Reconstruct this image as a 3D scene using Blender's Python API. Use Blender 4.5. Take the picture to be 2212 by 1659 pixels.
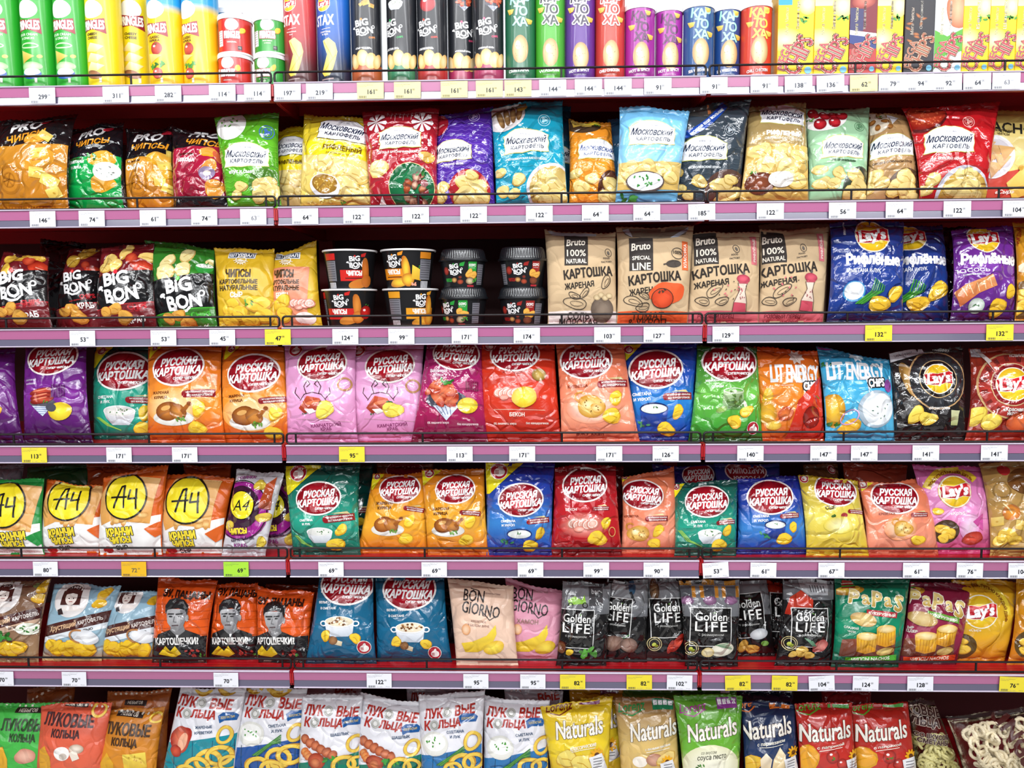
import bpy, math, random
import numpy as np
from mathutils import Vector, Matrix, geometry as G

# ------------------------------------------------------------------ scene, camera, light, exposure
for o in list(bpy.data.objects):
    bpy.data.objects.remove(o)
SC = bpy.context.scene
COL = SC.collection
F, CXP, CYP = 1700.0, 1106.0, 829.5
PITCH, YAW, ROLL = -0.0917, -0.0279, -0.0074
CAM = np.array([0.1007, -1.851, 1.5])
_f = np.array([math.sin(YAW) * math.cos(PITCH), math.cos(YAW) * math.cos(PITCH), math.sin(PITCH)])
_r = np.array([math.cos(YAW), -math.sin(YAW), 0.0])
_u = np.cross(_r, _f)
RGT = math.cos(ROLL) * _r + math.sin(ROLL) * _u
UPV = -math.sin(ROLL) * _r + math.cos(ROLL) * _u
FWD = _f
cd = bpy.data.cameras.new('camera')
cd.sensor_width = 36.0
cd.lens = F / 2212.0 * 36.0
cd.clip_start = 0.05
co = bpy.data.objects.new('camera', cd)
COL.objects.link(co)
co.matrix_world = Matrix(((RGT[0], UPV[0], -FWD[0], CAM[0]), (RGT[1], UPV[1], -FWD[1], CAM[1]),
                          (RGT[2], UPV[2], -FWD[2], CAM[2]), (0, 0, 0, 1)))
SC.camera = co
SC.view_settings.view_transform = 'Standard'
SC.view_settings.look = 'None'
SC.view_settings.gamma = 1.0
SC.view_settings.use_curve_mapping = False
SC.view_settings.exposure = -0.72
SC.cycles.use_denoising = True
SC.cycles.max_bounces = 6
SC.cycles.diffuse_bounces = 3
SC.cycles.glossy_bounces = 3
SC.cycles.transparent_max_bounces = 12

world = bpy.data.worlds.new('store_air')
SC.world = world
world.use_nodes = True
_bg = world.node_tree.nodes['Background']
_bg.inputs[0].default_value = (0.93, 0.95, 1.0, 1)
_bg.inputs[1].default_value = 0.18


def area(name, loc, aim, sx, sy, power, color=(1, 1, 1)):
    l = bpy.data.lights.new(name, 'AREA')
    l.shape = 'RECTANGLE'
    l.size, l.size_y, l.energy, l.color = sx, sy, power, color
    o = bpy.data.objects.new(name, l)
    COL.objects.link(o)
    o.location = loc
    o.rotation_euler = (Vector(aim) - Vector(loc)).to_track_quat('-Z', 'Y').to_euler()
    return o


# rows of ceiling tube lamps running along the aisle, above and behind the photographer, and one over the next aisle
area('ceiling_tube_light', (0.1, -0.95, 3.15), (0.1, -0.35, 1.4), 6.0, 0.1, 75, (1.0, 0.98, 0.97))
area('ceiling_tube_light', (0.1, -2.1, 3.15), (0.1, -0.6, 1.2), 6.0, 0.1, 125, (0.97, 0.98, 1.0))
area('ceiling_tube_light', (0.1, -3.4, 3.15), (0.1, -0.6, 1.0), 6.0, 0.1, 130, (0.97, 0.98, 1.0))
area('ceiling_tube_light', (0.1, -4.5, 3.15), (0.1, -0.6, 1.4), 7.0, 0.3, 45, (0.97, 0.98, 1.0))
area('ceiling_tube_light', (0.1, -6.6, 3.15), (0.1, -0.6, 1.6), 9.0, 0.4, 60, (0.97, 0.98, 1.0))
area('ceiling_tube_light', (0.1, -9.5, 3.15), (0.1, -0.6, 1.8), 12.0, 0.6, 90, (0.97, 0.98, 1.0))
area('ceiling_tube_light', (0.0, 1.3, 3.15), (0.0, 1.9, 1.8), 6.0, 0.2, 140, (0.98, 0.99, 1.0))


# ------------------------------------------------------------------ measuring: photograph pixel <-> place on the shelves
def ray(px, py):
    return FWD + RGT * ((px - CXP) / F) + UPV * ((CYP - py) / F)


def at(px, py, Y):
    d = ray(px, py)
    return CAM + d * ((Y - CAM[1]) / d[1])


def proj(P):
    d = np.asarray(P, float) - CAM
    w = d @ FWD
    return CXP + F * (d @ RGT) / w, CYP - F * (d @ UPV) / w


def x_at(px, Y, Z):
    lo, hi = -3.0, 3.0
    for _ in range(40):
        m = (lo + hi) / 2
        if proj((m, Y, Z))[0] < px:
            lo = m
        else:
            hi = m
    return m


RAILZ = [1.9861, 1.7043, 1.4236, 1.1424, 0.8598, 0.5793, 0.228]     # lower edge of each price rail
RAILH = 0.043
DECK = [z + 0.041 for z in RAILZ]                                     # top of each shelf


# ------------------------------------------------------------------ colour and materials
def C(h):
    if not isinstance(h, str):
        return np.array(h, float)
    h = h.lstrip('#')
    if len(h) == 3:
        h = ''.join(c + c for c in h)
    v = np.array([int(h[i:i + 2], 16) / 255 for i in (0, 2, 4)])
    return np.where(v <= 0.04045, v / 12.92, ((v + 0.055) / 1.055) ** 2.4)


MATS = {}


def mat(name, rough=0.4, color=None, bump=0.0, bscale=1.0, coat=0.0, metallic=0.0, spec=0.5, fine=0.0, edge=0.0):
    if name in MATS:
        return MATS[name]
    m = bpy.data.materials.new(name)
    m.use_nodes = True
    nt = m.node_tree
    N, L = nt.nodes, nt.links
    b = N['Principled BSDF']
    b.inputs['Roughness'].default_value = rough
    b.inputs['Metallic'].default_value = metallic
    b.inputs['Specular IOR Level'].default_value = spec
    b.inputs['Coat Weight'].default_value = coat
    b.inputs['Coat Roughness'].default_value = 0.08
    if color is None:
        a = N.new('ShaderNodeAttribute')
        a.attribute_name = 'Col'
        L.new(a.outputs['Color'], b.inputs['Base Color'])
    else:
        b.inputs['Base Color'].default_value = (*C(color), 1)
    tc = N.new('ShaderNodeTexCoord')
    oi = N.new('ShaderNodeObjectInfo')
    mul = N.new('ShaderNodeVectorMath')
    mul.operation = 'MULTIPLY'
    mul.inputs[1].default_value = (7.3, 0.0, 11.7)
    L.new(oi.outputs['Location'], mul.inputs[0])
    add = N.new('ShaderNodeVectorMath')
    L.new(tc.outputs['Object'], add.inputs[0])
    L.new(mul.outputs[0], add.inputs[1])
    vec = add.outputs[0]
    last = None
    if bump > 0:
        nz = N.new('ShaderNodeTexNoise')
        nz.inputs['Scale'].default_value = 9 * bscale
        nz.inputs['Detail'].default_value = 2
        L.new(vec, nz.inputs['Vector'])
        sc = N.new('ShaderNodeVectorMath')
        sc.operation = 'SCALE'
        sc.inputs['Scale'].default_value = 0.16 / bscale
        L.new(nz.outputs['Color'], sc.inputs[0])
        ad = N.new('ShaderNodeVectorMath')
        L.new(vec, ad.inputs[0])
        L.new(sc.outputs[0], ad.inputs[1])
        vo = N.new('ShaderNodeTexVoronoi')
        vo.feature = 'DISTANCE_TO_EDGE'
        vo.inputs['Scale'].default_value = 17 * bscale
        L.new(ad.outputs[0], vo.inputs['Vector'])
        mr = N.new('ShaderNodeMapRange')
        mr.inputs['From Min'].default_value = 0.0
        mr.inputs['From Max'].default_value = 0.14
        L.new(vo.outputs['Distance'], mr.inputs['Value'])
        bp = N.new('ShaderNodeBump')
        bp.inputs['Strength'].default_value = bump
        bp.inputs['Distance'].default_value = 0.004
        L.new(mr.outputs[0], bp.inputs['Height'])
        last = bp
    if fine > 0:
        n2 = N.new('ShaderNodeTexNoise')
        n2.inputs['Scale'].default_value = 55 * bscale
        n2.inputs['Detail'].default_value = 3
        n2.inputs['Distortion'].default_value = 0.6
        L.new(vec, n2.inputs['Vector'])
        b2 = N.new('ShaderNodeBump')
        b2.inputs['Strength'].default_value = fine
        b2.inputs['Distance'].default_value = 0.004
        L.new(n2.outputs['Fac'], b2.inputs['Height'])
        if last:
            L.new(last.outputs[0], b2.inputs['Normal'])
        last = b2
    if last:
        L.new(last.outputs[0], b.inputs['Normal'])
        if coat:
            L.new(last.outputs[0], b.inputs['Coat Normal'])
    MATS[name] = m
    return m


FILM = dict(
    gloss=mat('glossy_film', 0.17, bump=0.55, fine=0.2, coat=0.35),
    foil=mat('crinkled_foil_film', 0.11, bump=0.8, fine=0.26, coat=0.6),
    satin=mat('satin_film', 0.34, bump=0.45, fine=0.22, coat=0.1),
    paper=mat('kraft_paper', 0.72, bump=0.3, fine=0.12, spec=0.25),
    tin=mat('printed_can_wrap', 0.3, coat=0.2),
    card=mat('printed_card', 0.42, spec=0.4),
    tag=mat('price_paper', 0.6, spec=0.3),
)


# ------------------------------------------------------------------ objects
PEND = []           # new objects, linked to the scene at the end so that the lettering stays quick


def empty(name, loc, label=None, cat=None, group=None, kind=None):
    o = bpy.data.objects.new(name, None)
    o.empty_display_size = 0.02
    PEND.append(o)
    o.location = loc
    tagp(o, label, cat, group, kind)
    return o


def tagp(o, label=None, cat=None, group=None, kind=None):
    if label: o['label'] = label
    if cat: o['category'] = cat
    if group: o['group'] = group
    if kind: o['kind'] = kind
    return o


def mesh_np(name, V, faces, m, parent=None, col=None, normals=None, smooth=True):
    """V (n,3); faces: (m,k) array or list of arrays with a common width each"""
    me = bpy.data.meshes.new(name)
    if not isinstance(faces, list):
        faces = [faces]
    faces = [np.asarray(f, np.int32) for f in faces if len(f)]
    tot = np.concatenate([np.full(len(f), f.shape[1], np.int32) for f in faces])
    idx = np.concatenate([f.ravel() for f in faces])
    st = np.concatenate([[0], np.cumsum(tot)[:-1]]).astype(np.int32)
    me.vertices.add(len(V))
    me.vertices.foreach_set('co', np.asarray(V, np.float32).ravel())
    me.loops.add(len(idx))
    me.loops.foreach_set('vertex_index', idx)
    me.polygons.add(len(tot))
    me.polygons.foreach_set('loop_start', st)
    me.polygons.foreach_set('use_smooth', np.full(len(tot), smooth, bool))
    if col is not None:
        ca = me.color_attributes.new('Col', 'FLOAT_COLOR', 'POINT')
        c4 = np.ones((len(V), 4), np.float32)
        c4[:, :3] = col
        ca.data.foreach_set('color', c4.ravel())
    me.update(calc_edges=True)
    if normals is not None:
        me.normals_split_custom_set_from_vertices(np.asarray(normals, np.float32))
    me.materials.append(m)
    o = bpy.data.objects.new(name, me)
    PEND.append(o)
    if parent is not None:
        o.parent = parent
    return o


class MB:
    """collects boxes, tubes and lathes into one mesh"""

    def __init__(s):
        s.v, s.f, s.n = [], {3: [], 4: []}, 0

    def add(s, V, Fc):
        Fc = np.asarray(Fc)
        s.v.append(np.asarray(V, float))
        s.f[Fc.shape[1]].append(Fc + s.n)
        s.n += len(V)

    def box(s, x0, x1, y0, y1, z0, z1):
        V = [(x, y, z) for x in (x0, x1) for y in (y0, y1) for z in (z0, z1)]
        s.add(V, [(0, 1, 3, 2), (4, 6, 7, 5), (0, 4, 5, 1), (2, 3, 7, 6), (0, 2, 6, 4), (1, 5, 7, 3)])
        return s

    def prism(s, prof, x0, x1):
        """profile of (y,z) points swept along x"""
        n = len(prof)
        V = [(x, y, z) for x in (x0, x1) for y, z in prof]
        s.add(V, [(i, (i + 1) % n, (i + 1) % n + n, i + n) for i in range(n)])
        for k, off in ((0, 0), (1, n)):
            s.add([V[off + i] for i in range(n)] + [np.mean(V[off:off + n], axis=0)],
                  [((i + 1) % n, i, n) if k == 0 else (i, (i + 1) % n, n) for i in range(n)])
        return s

    def tube(s, pts, r, n=8, closed=False):
        P = np.asarray(pts, float)
        m = len(P)
        T = np.roll(P, -1, 0) - np.roll(P, 1, 0) if closed else np.gradient(P, axis=0)
        T /= np.linalg.norm(T, axis=1)[:, None] + 1e-12
        ref = np.array([0.0, 1.0, 0.0])
        V = []
        for i in range(m):
            a = np.cross(T[i], ref)
            if np.linalg.norm(a) < 1e-3:
                a = np.cross(T[i], (1, 0, 0))
            a /= np.linalg.norm(a)
            b = np.cross(T[i], a)
            for k in range(n):
                t = 2 * math.pi * k / n
                V.append(P[i] + r * (a * math.cos(t) + b * math.sin(t)))
        Fc = []
        for i in range(m if closed else m - 1):
            j = (i + 1) % m
            for k in range(n):
                l = (k + 1) % n
                Fc.append((i * n + k, i * n + l, j * n + l, j * n + k))
        s.add(V, Fc)
        return s

    def lathe(s, prof, n=48, c=(0, 0), rib=0):
        """profile of (r,z)"""
        V = []
        for r, z in prof:
            for k in range(n):
                t = 2 * math.pi * k / n
                rr = r
                if rib and r > 0.001:
                    rr = r + (rib if k % 2 else 0)
                V.append((c[0] + rr * math.sin(t), c[1] - rr * math.cos(t), z))
        Fc = [(i * n + k, i * n + (k + 1) % n, (i + 1) * n + (k + 1) % n, (i + 1) * n + k)
              for i in range(len(prof) - 1) for k in range(n)]
        s.add(V, Fc)
        return s

    def build(s, name, m, parent=None, smooth=False, color=None):
        V = np.concatenate(s.v)
        fs = [np.concatenate(s.f[k]) for k in (3, 4) if s.f[k]]
        col = np.tile(C(color), (len(V), 1)) if color is not None else None
        o = mesh_np(name, V, fs, m, parent, col, smooth=smooth)
        if smooth:
            o.data.set_sharp_from_angle(angle=math.radians(40))
        return o


# ------------------------------------------------------------------ lettering: outlines of the built-in font, filled by winding
_TXT = {}
_tc = bpy.data.curves.new('lettering', 'FONT')
_to = bpy.data.objects.new('lettering', _tc)
COL.objects.link(_to)
_tc.resolution_u = 2
_tc.fill_mode = 'NONE'


def glyphs(s, sp=1.0):
    key = (s, sp)
    if key in _TXT:
        return _TXT[key]
    if not s.strip():
        return (np.zeros((0, 3, 2)), np.zeros((0, 2, 2)), 1.0, 0.0, 1.0)
    _tc.body = s
    _tc.space_character = sp
    dg = bpy.context.evaluated_depsgraph_get()
    ev = _to.evaluated_get(dg)
    me = ev.to_mesh()
    V = np.array([v.co[:2] for v in me.vertices], float).reshape(-1, 2)
    E = np.array([e.vertices[:] for e in me.edges], int).reshape(-1, 2)
    ev.to_mesh_clear()
    if not len(V):
        _TXT[key] = (np.zeros((0, 3, 2)), np.zeros((0, 2, 2)), 1.0, 0.0, 1.0)
        return _TXT[key]
    nxt = {}
    for a, b in E:
        a, b = min(a, b), max(a, b)
        if b == a + 1:
            nxt[a] = b
        else:
            nxt[b] = a          # closing edge runs from the last vertex of a loop to its first
    segs = np.array([(V[a], V[b]) for a, b in nxt.items()])
    r = G.delaunay_2d_cdt([Vector(v) for v in V], [tuple(map(int, e)) for e in E], [], 1, 1e-6)
    ov = np.array([v[:] for v in r[0]])
    tr = np.array([f for f in r[2] if len(f) == 3], int)
    T = ov[tr]
    c = T.mean(1)
    ax, ay, bx, by = segs[:, 0, 0], segs[:, 0, 1], segs[:, 1, 0], segs[:, 1, 1]
    cy, cx = c[:, 1:2], c[:, 0:1]
    up = (ay[None] <= cy) & (by[None] > cy)
    dn = (ay[None] > cy) & (by[None] <= cy)
    side = (bx - ax)[None] * (cy - ay[None]) - (cx - ax[None]) * (by - ay)[None]
    wn = (up & (side > 0)).sum(1) - (dn & (side < 0)).sum(1)
    T = T[wn != 0]
    x0, x1, y0, y1 = V[:, 0].min(), V[:, 0].max(), V[:, 1].min(), V[:, 1].max()
    off = np.array([(x0 + x1) / 2, (y0 + y1) / 2])
    _TXT[key] = (T - off, segs - off, x1 - x0, y0, y1 - y0)
    return _TXT[key]


def stroke_segs(segs, b):
    """quads of half-width b along segments, ends a little longer"""
    if not len(segs):
        return np.zeros((0, 3, 2))
    d = segs[:, 1] - segs[:, 0]
    l = np.linalg.norm(d, axis=1)[:, None] + 1e-9
    t = d / l
    n = np.stack([-t[:, 1], t[:, 0]], 1) * b
    e = t * b * 0.6
    a0, a1 = segs[:, 0] - e, segs[:, 1] + e
    p, q, r, s = a0 - n, a1 - n, a1 + n, a0 + n
    return np.concatenate([np.stack([p, q, r], 1), np.stack([p, r, s], 1)])


def subdivide(S, L):
    """split every triangle edge longer than L in px (same cut on both sides of an edge); S is (n,3,2)"""
    for _ in range(9):
        e = np.linalg.norm(S - np.roll(S, -1, 1), axis=2) > L         # edges 01,12,20
        k = e.sum(1)
        if not k.any():
            break
        out = [S[k == 0]]
        mid = (S + np.roll(S, -1, 1)) / 2                              # m01,m12,m20
        t = k == 3
        if t.any():
            A, M = S[t], mid[t]
            out += [np.stack([A[:, 0], M[:, 0], M[:, 2]], 1), np.stack([M[:, 0], A[:, 1], M[:, 1]], 1),
                    np.stack([M[:, 2], M[:, 1], A[:, 2]], 1), np.stack([M[:, 0], M[:, 1], M[:, 2]], 1)]
        for i in range(3):
            j, l = (i + 1) % 3, (i + 2) % 3
            t = (k == 1) & e[:, i]
            if t.any():
                A, M = S[t], mid[t]
                out += [np.stack([A[:, i], M[:, i], A[:, l]], 1), np.stack([M[:, i], A[:, j], A[:, l]], 1)]
            t = (k == 2) & ~e[:, i]                                    # edge i whole, edges j and l cut
            if t.any():
                A, M = S[t], mid[t]
                out += [np.stack([A[:, i], A[:, j], M[:, j]], 1), np.stack([A[:, i], M[:, j], M[:, l]], 1),
                        np.stack([M[:, l], M[:, j], A[:, l]], 1)]
        S = np.concatenate(out)
    return S


def clip(S, ax, lim, keep_greater):
    d = (S[:, :, ax] - lim) * (1 if keep_greater else -1)
    ins = d >= 0
    k = ins.sum(1)
    if (k == 3).all():
        return S
    out = [S[k == 3]]
    for i in range(3):
        j, l = (i + 1) % 3, (i + 2) % 3
        t = (k == 1) & ins[:, i]
        if t.any():
            A, D = S[t], d[t]
            w = (D[:, i] / (D[:, i] - D[:, j]))[:, None]
            x = (D[:, i] / (D[:, i] - D[:, l]))[:, None]
            out.append(np.stack([A[:, i], A[:, i] + (A[:, j] - A[:, i]) * w, A[:, i] + (A[:, l] - A[:, i]) * x], 1))
        t = (k == 2) & ~ins[:, i]
        if t.any():
            A, D = S[t], d[t]
            w = (D[:, j] / (D[:, j] - D[:, i]))[:, None]
            x = (D[:, l] / (D[:, l] - D[:, i]))[:, None]
            p = A[:, j] + (A[:, i] - A[:, j]) * w
            q = A[:, l] + (A[:, i] - A[:, l]) * x
            out += [np.stack([A[:, j], A[:, l], p], 1), np.stack([A[:, l], q, p], 1)]
    return np.concatenate(out)


# ------------------------------------------------------------------ flat print: shapes in photograph pixels, wrapped on a pack
class Art:
    def __init__(s, seed=0):
        s.sh = []
        s.rng = random.Random(seed)
        s.part = None

    def add(s, T, col, part, grad=None):
        T = np.asarray(T, float).reshape(-1, 3, 2)
        if len(T):
            s.sh.append((T, col, s.part or part, grad))

    def poly(s, pts, col, part='food_print'):
        pts = [Vector((p[0], p[1], 0)) for p in pts]
        t = G.tessellate_polygon([pts])
        P = np.array([(p.x, p.y) for p in pts])
        T = P[np.array(t, int)]
        s.add(T, col, part, ('v', P[:, 1].min(), P[:, 1].max()) if isinstance(col, tuple) else None)

    def ell(s, cx, cy, rx, ry=None, col='#fff', rot=0, n=26, wob=0.0, part='food_print', a0=0, a1=360):
        ry = rx if ry is None else ry
        t = np.radians(np.linspace(a0, a1, n + 1))
        r = np.ones(n + 1)
        if wob:
            for k in (2, 3, 5):
                r += wob * s.rng.uniform(-1, 1) * np.sin(k * t + s.rng.uniform(0, 6.3)) / (k ** 0.5)
        c, q = math.cos(math.radians(rot)), math.sin(math.radians(rot))
        x, y = rx * r * np.cos(t), ry * r * np.sin(t)
        X, Y = cx + x * c + y * q, cy - x * q + y * c
        P = np.stack([X, Y], 1)
        O = np.tile([[cx, cy]], (n, 1))
        s.add(np.stack([O, P[:-1], P[1:]], 1), col, part, ('r', cx, cy, rx, ry) if isinstance(col, tuple) else None)

    def ring(s, cx, cy, rx, ry, w, col, rot=0, n=26, a0=0, a1=360, part='food_print', wob=0):
        t = np.radians(np.linspace(a0, a1, n + 1))
        c, q = math.cos(math.radians(rot)), math.sin(math.radians(rot))
        r = np.ones(n + 1)
        if wob:
            r += wob * np.sin(2 * t + s.rng.uniform(0, 6)) + wob * np.sin(3 * t + s.rng.uniform(0, 6))

        def pt(a, b):
            x, y = a * r * np.cos(t), b * r * np.sin(t)
            return np.stack([cx + x * c + y * q, cy - x * q + y * c], 1)
        A, B = pt(rx - w / 2, ry - w / 2), pt(rx + w / 2, ry + w / 2)
        s.add(np.concatenate([np.stack([A[:-1], B[:-1], B[1:]], 1), np.stack([A[:-1], B[1:], A[1:]], 1)]), col, part)

    def rect(s, x0, y0, x1, y1, col, part='printed_panel', rot=0):
        cx, cy = (x0 + x1) / 2, (y0 + y1) / 2
        c, q = math.cos(math.radians(rot)), math.sin(math.radians(rot))
        P = [(cx + (x - cx) * c + (y - cy) * q, cy - (x - cx) * q + (y - cy) * c)
             for x, y in ((x0, y0), (x1, y0), (x1, y1), (x0, y1))]
        s.poly(P, col, part)

    def line(s, pts, w, col, part='food_print'):
        P = np.asarray(pts, float)
        s.add(stroke_segs(np.stack([P[:-1], P[1:]], 1), w / 2), col, part)

    def text(s, t, cx, cy, w=None, col='#fff', h=None, b=0.0, rot=0, sh=0.0, part='lettering', arc=0.0, ol=None, sp=1.0):
        """t centred on (cx,cy); w width and/or h height in px; b stroke added (share of height); arc radius, + bends like a rainbow"""
        T, E, gw, gy, gh = glyphs(t, sp)
        if not len(T):
            return
        kx = w / gw if w else h / gh
        ky = h / gh if h else kx

        def put(S):
            S = S.copy()
            S[..., 0] = S[..., 0] * kx + S[..., 1] * ky * sh
            S[..., 1] = -S[..., 1] * ky
            if arc:
                a = S[..., 0] / arc
                R = arc - S[..., 1]
                S[..., 0], S[..., 1] = R * np.sin(a), arc - R * np.cos(a)
            c, q = math.cos(math.radians(rot)), math.sin(math.radians(rot))
            X = cx + S[..., 0] * c + S[..., 1] * q
            Y = cy - S[..., 0] * q + S[..., 1] * c
            return np.stack([X, Y], -1)
        hh = gh * ky
        if ol:
            s.add(np.concatenate([put(T), stroke_segs(put(E), hh * (b + ol[1]))]), ol[0], part)
        TT = put(T)
        if b > 0:
            TT = np.concatenate([TT, stroke_segs(put(E), hh * b)])
        s.add(TT, col, part, ('v', cy - hh / 2, cy + hh / 2) if isinstance(col, tuple) else None)

    def lines(s, ts, cx, cy, w, col, lh, **k):
        for i, t in enumerate(ts):
            g = glyphs(t)
            wm = max(glyphs(x)[2] for x in ts)
            s.text(t, cx, cy + (i - (len(ts) - 1) / 2) * lh, w * g[2] / wm, col, **k)

    def emit(s, surf, parent, m, L=6.5):
        """wrap all shapes on the surface; one mesh for each part name"""
        lev, boxes, parts = [], [], {}
        for T, col, part, grad in s.sh:
            bb = (T[..., 0].min(), T[..., 1].min(), T[..., 0].max(), T[..., 1].max())
            k = 0
            for b2, l2 in zip(boxes, lev):
                if b2[0] < bb[2] and bb[0] < b2[2] and b2[1] < bb[3] and bb[1] < b2[3]:
                    k = max(k, l2 + 1)
            k = min(k, 24)
            lev.append(k)
            boxes.append(bb)
            S = subdivide(T, L)
            P = S.reshape(-1, 2)
            if isinstance(col, tuple):
                a, b = C(col[0]), C(col[1])
                if grad[0] == 'v':
                    t = (P[:, 1] - grad[1]) / (grad[2] - grad[1] + 1e-9)
                else:
                    t = np.clip(np.hypot((P[:, 0] - grad[1]) / grad[3], (P[:, 1] - grad[2]) / grad[4]), 0, 1) ** 1.5
                cc = a + (b - a) * np.clip(t, 0, 1)[:, None]
            else:
                cc = np.tile(C(col), (len(P), 1))
            UV = surf.uv(P)
            Q = np.concatenate([UV, cc], 1).reshape(-1, 3, 5)
            for ax, lim, g in surf.limits:
                Q = clip(Q, ax, lim, g)
                if not len(Q):
                    break
            if not len(Q):
                continue
            Q = Q.reshape(-1, 5)
            key = np.round((Q[:, 0] + 4) * 2e5).astype(np.int64) * 4000000 + np.round((Q[:, 1] + 4) * 2e5).astype(np.int64)
            _, first, inv = np.unique(key, return_index=True, return_inverse=True)
            fc = inv.reshape(-1, 3)
            Q = Q[first]
            pos, nrm = surf.pos(Q[:, :2])
            fn = np.cross(pos[fc[:, 1]] - pos[fc[:, 0]], pos[fc[:, 2]] - pos[fc[:, 0]])
            flip = (fn * nrm[fc[:, 0]]).sum(1) < 0
            fc[flip] = fc[flip][:, ::-1]
            fc = fc[(np.linalg.norm(fn, axis=1) > 1e-11) & (fc[:, 0] != fc[:, 1]) & (fc[:, 1] != fc[:, 2]) & (fc[:, 0] != fc[:, 2])]
            pos = pos + nrm * (surf.lift + (0.0003 * min(k, 8) + 0.00012 * max(k - 8, 0)) * surf.step)
            if len(fc):
                parts.setdefault(part, []).append((pos, nrm, Q[:, 2:], fc))
        for part, ls in parts.items():
            n0, fcs = 0, []
            for l in ls:
                fcs.append(l[3] + n0)
                n0 += len(l[0])
            mesh_np(part, np.concatenate([l[0] for l in ls]), np.concatenate(fcs), m, parent, np.concatenate([l[2] for l in ls]), np.concatenate([l[1] for l in ls]))


# ------------------------------------------------------------------ surfaces
class BagSurf:
    """pillow pack: quad of four photograph corners stood on a shelf, blown up, pleated at the seals and creased"""
    lift, step = 0.0007, 1.0
    limits = ((0, 0.012, True), (0, 0.988, False), (1, 0.008, True), (1, 0.992, False))

    def __init__(s, row, top, bot, Y, lean, T, pinch, seed, wr, topwave, zb=0.0):
        zt = DECK[row] + zb
        s.T = T
        Y = .036 + (Y - .056) * 2.2 if Y < .1 else Y
        BL, BR = np.array([x_at(bot[0], Y, zt), Y, zt]), np.array([x_at(bot[1], Y, zt), Y, zt])
        TL, TR = at(top[0], top[1], Y + lean), at(top[2], top[3], Y + lean)
        dx = .018 * (BR - BL)[0]
        for p, k in ((TL, -1), (TR, 1), (BR, 1), (BL, -1)):
            p[0] += k * dx
        s.org = (BL + BR) / 2
        s.c = [p - s.org for p in (TL, TR, BR, BL)]
        s.q = np.array([proj(p - (0, .75 * T, 0)) for p in (TL, TR, BR, BL)])
        s.W = np.linalg.norm(BR - BL)
        s.H = np.linalg.norm((TL + TR) / 2 - s.org)
        e1, e2 = (TR + BR - TL - BL), (TL + TR - BL - BR)
        n = np.cross(e1, e2)
        s.n = n / np.linalg.norm(n)
        s.pinch, s.lean, s.wr, s.tw = pinch, lean, wr, topwave
        g = np.random.default_rng(seed)
        k = 7
        s.pl = []
        for base in (0, 1):
            for _ in range(k):
                s.pl.append((base, g.uniform(.06, .94), g.uniform(-.5, .5), g.uniform(.022, .05),
                             g.choice([-1, 1]) * g.uniform(.0007, .0024) * wr, g.uniform(.05, .2)))
        s.cr = [(g.uniform(.1, .9), g.uniform(.1, .9), g.uniform(0, math.pi), g.uniform(.018, .05), g.uniform(.0055, .009),
                 g.choice([-1, 1]) * g.uniform(.0007, .0019) * wr) for _ in range(9)]
        s.lo = [(g.uniform(1, 3.2), g.uniform(1, 3.2), g.uniform(0, 6.3), g.uniform(.0004, .0011) * wr) for _ in range(4)]
        s.ph = g.uniform(0, 6.3, 4)
        s.sg = g.uniform(-.006, .006)

    def uv(s, P):
        q = s.q
        u = np.full(len(P), .5)
        v = np.full(len(P), .5)
        for _ in range(8):
            X = ((1 - u) * (1 - v))[:, None] * q[0] + (u * (1 - v))[:, None] * q[1] + (u * v)[:, None] * q[2] + ((1 - u) * v)[:, None] * q[3]
            R = P - X
            du = (1 - v)[:, None] * (q[1] - q[0]) + v[:, None] * (q[2] - q[3])
            dv = (1 - u)[:, None] * (q[3] - q[0]) + u[:, None] * (q[2] - q[1])
            det = du[:, 0] * dv[:, 1] - du[:, 1] * dv[:, 0]
            u = u + (R[:, 0] * dv[:, 1] - R[:, 1] * dv[:, 0]) / det
            v = v + (du[:, 0] * R[:, 1] - du[:, 1] * R[:, 0]) / det
        return np.stack([u, v], 1)

    def base(s, u, v):
        w = 1 - s.pinch * np.sin(np.pi * np.clip(v, 0, 1)) ** .5
        uu = .5 + (u - .5) * w
        c = s.c
        P = ((1 - uu) * (1 - v))[:, None] * c[0] + (uu * (1 - v))[:, None] * c[1] + (uu * v)[:, None] * c[2] + ((1 - uu) * v)[:, None] * c[3]
        t = (1 - v)
        P[:, 1] += s.lean * (t ** 1.6 - t)
        P[:, 2] += s.sg * np.sin(np.pi * uu) * np.exp(-v / .12) + .0016 * np.sin(9 * uu + s.ph[0]) * np.exp(-v / .05)
        fw = s.tw * (np.sin(5.1 * uu + s.ph[1]) + .6 * np.sin(11 * uu + s.ph[2])) * np.exp(-v / .1)
        P[:, 1] += fw
        return P

    def bulge(s, u, v):
        a = np.clip(1 - np.abs(2 * u - 1) ** 2.3, 0, 1) ** .62
        vv = np.clip((v - .05) / .91, 0, 1)
        b = np.clip(np.sin(np.pi * vv ** .86), 0, 1) ** .5
        return s.T * a * b

    def wrk(s, u, v):
        d = np.zeros_like(u)
        x, y = u * s.W, v * s.H
        for base, c, sl, w, a, dec in s.pl:
            h = v if base == 0 else 1 - v
            d += a * np.exp(-((u - c - sl * h) / w) ** 2) * np.exp(-h / dec)
        for cu, cv, an, l, w, a in s.cr:
            X, Y = x - cu * s.W, y - cv * s.H
            p, q = X * math.cos(an) + Y * math.sin(an), -X * math.sin(an) + Y * math.cos(an)
            d += a * np.exp(-(q / w) ** 2 - (p / l) ** 2)
        for fu, fv, ph, a in s.lo:
            d += a * np.sin(6.283 * (fu * u + fv * v) + ph)
        e = np.clip(np.minimum(u, 1 - u) / .06, 0, 1)
        return d * e

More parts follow.
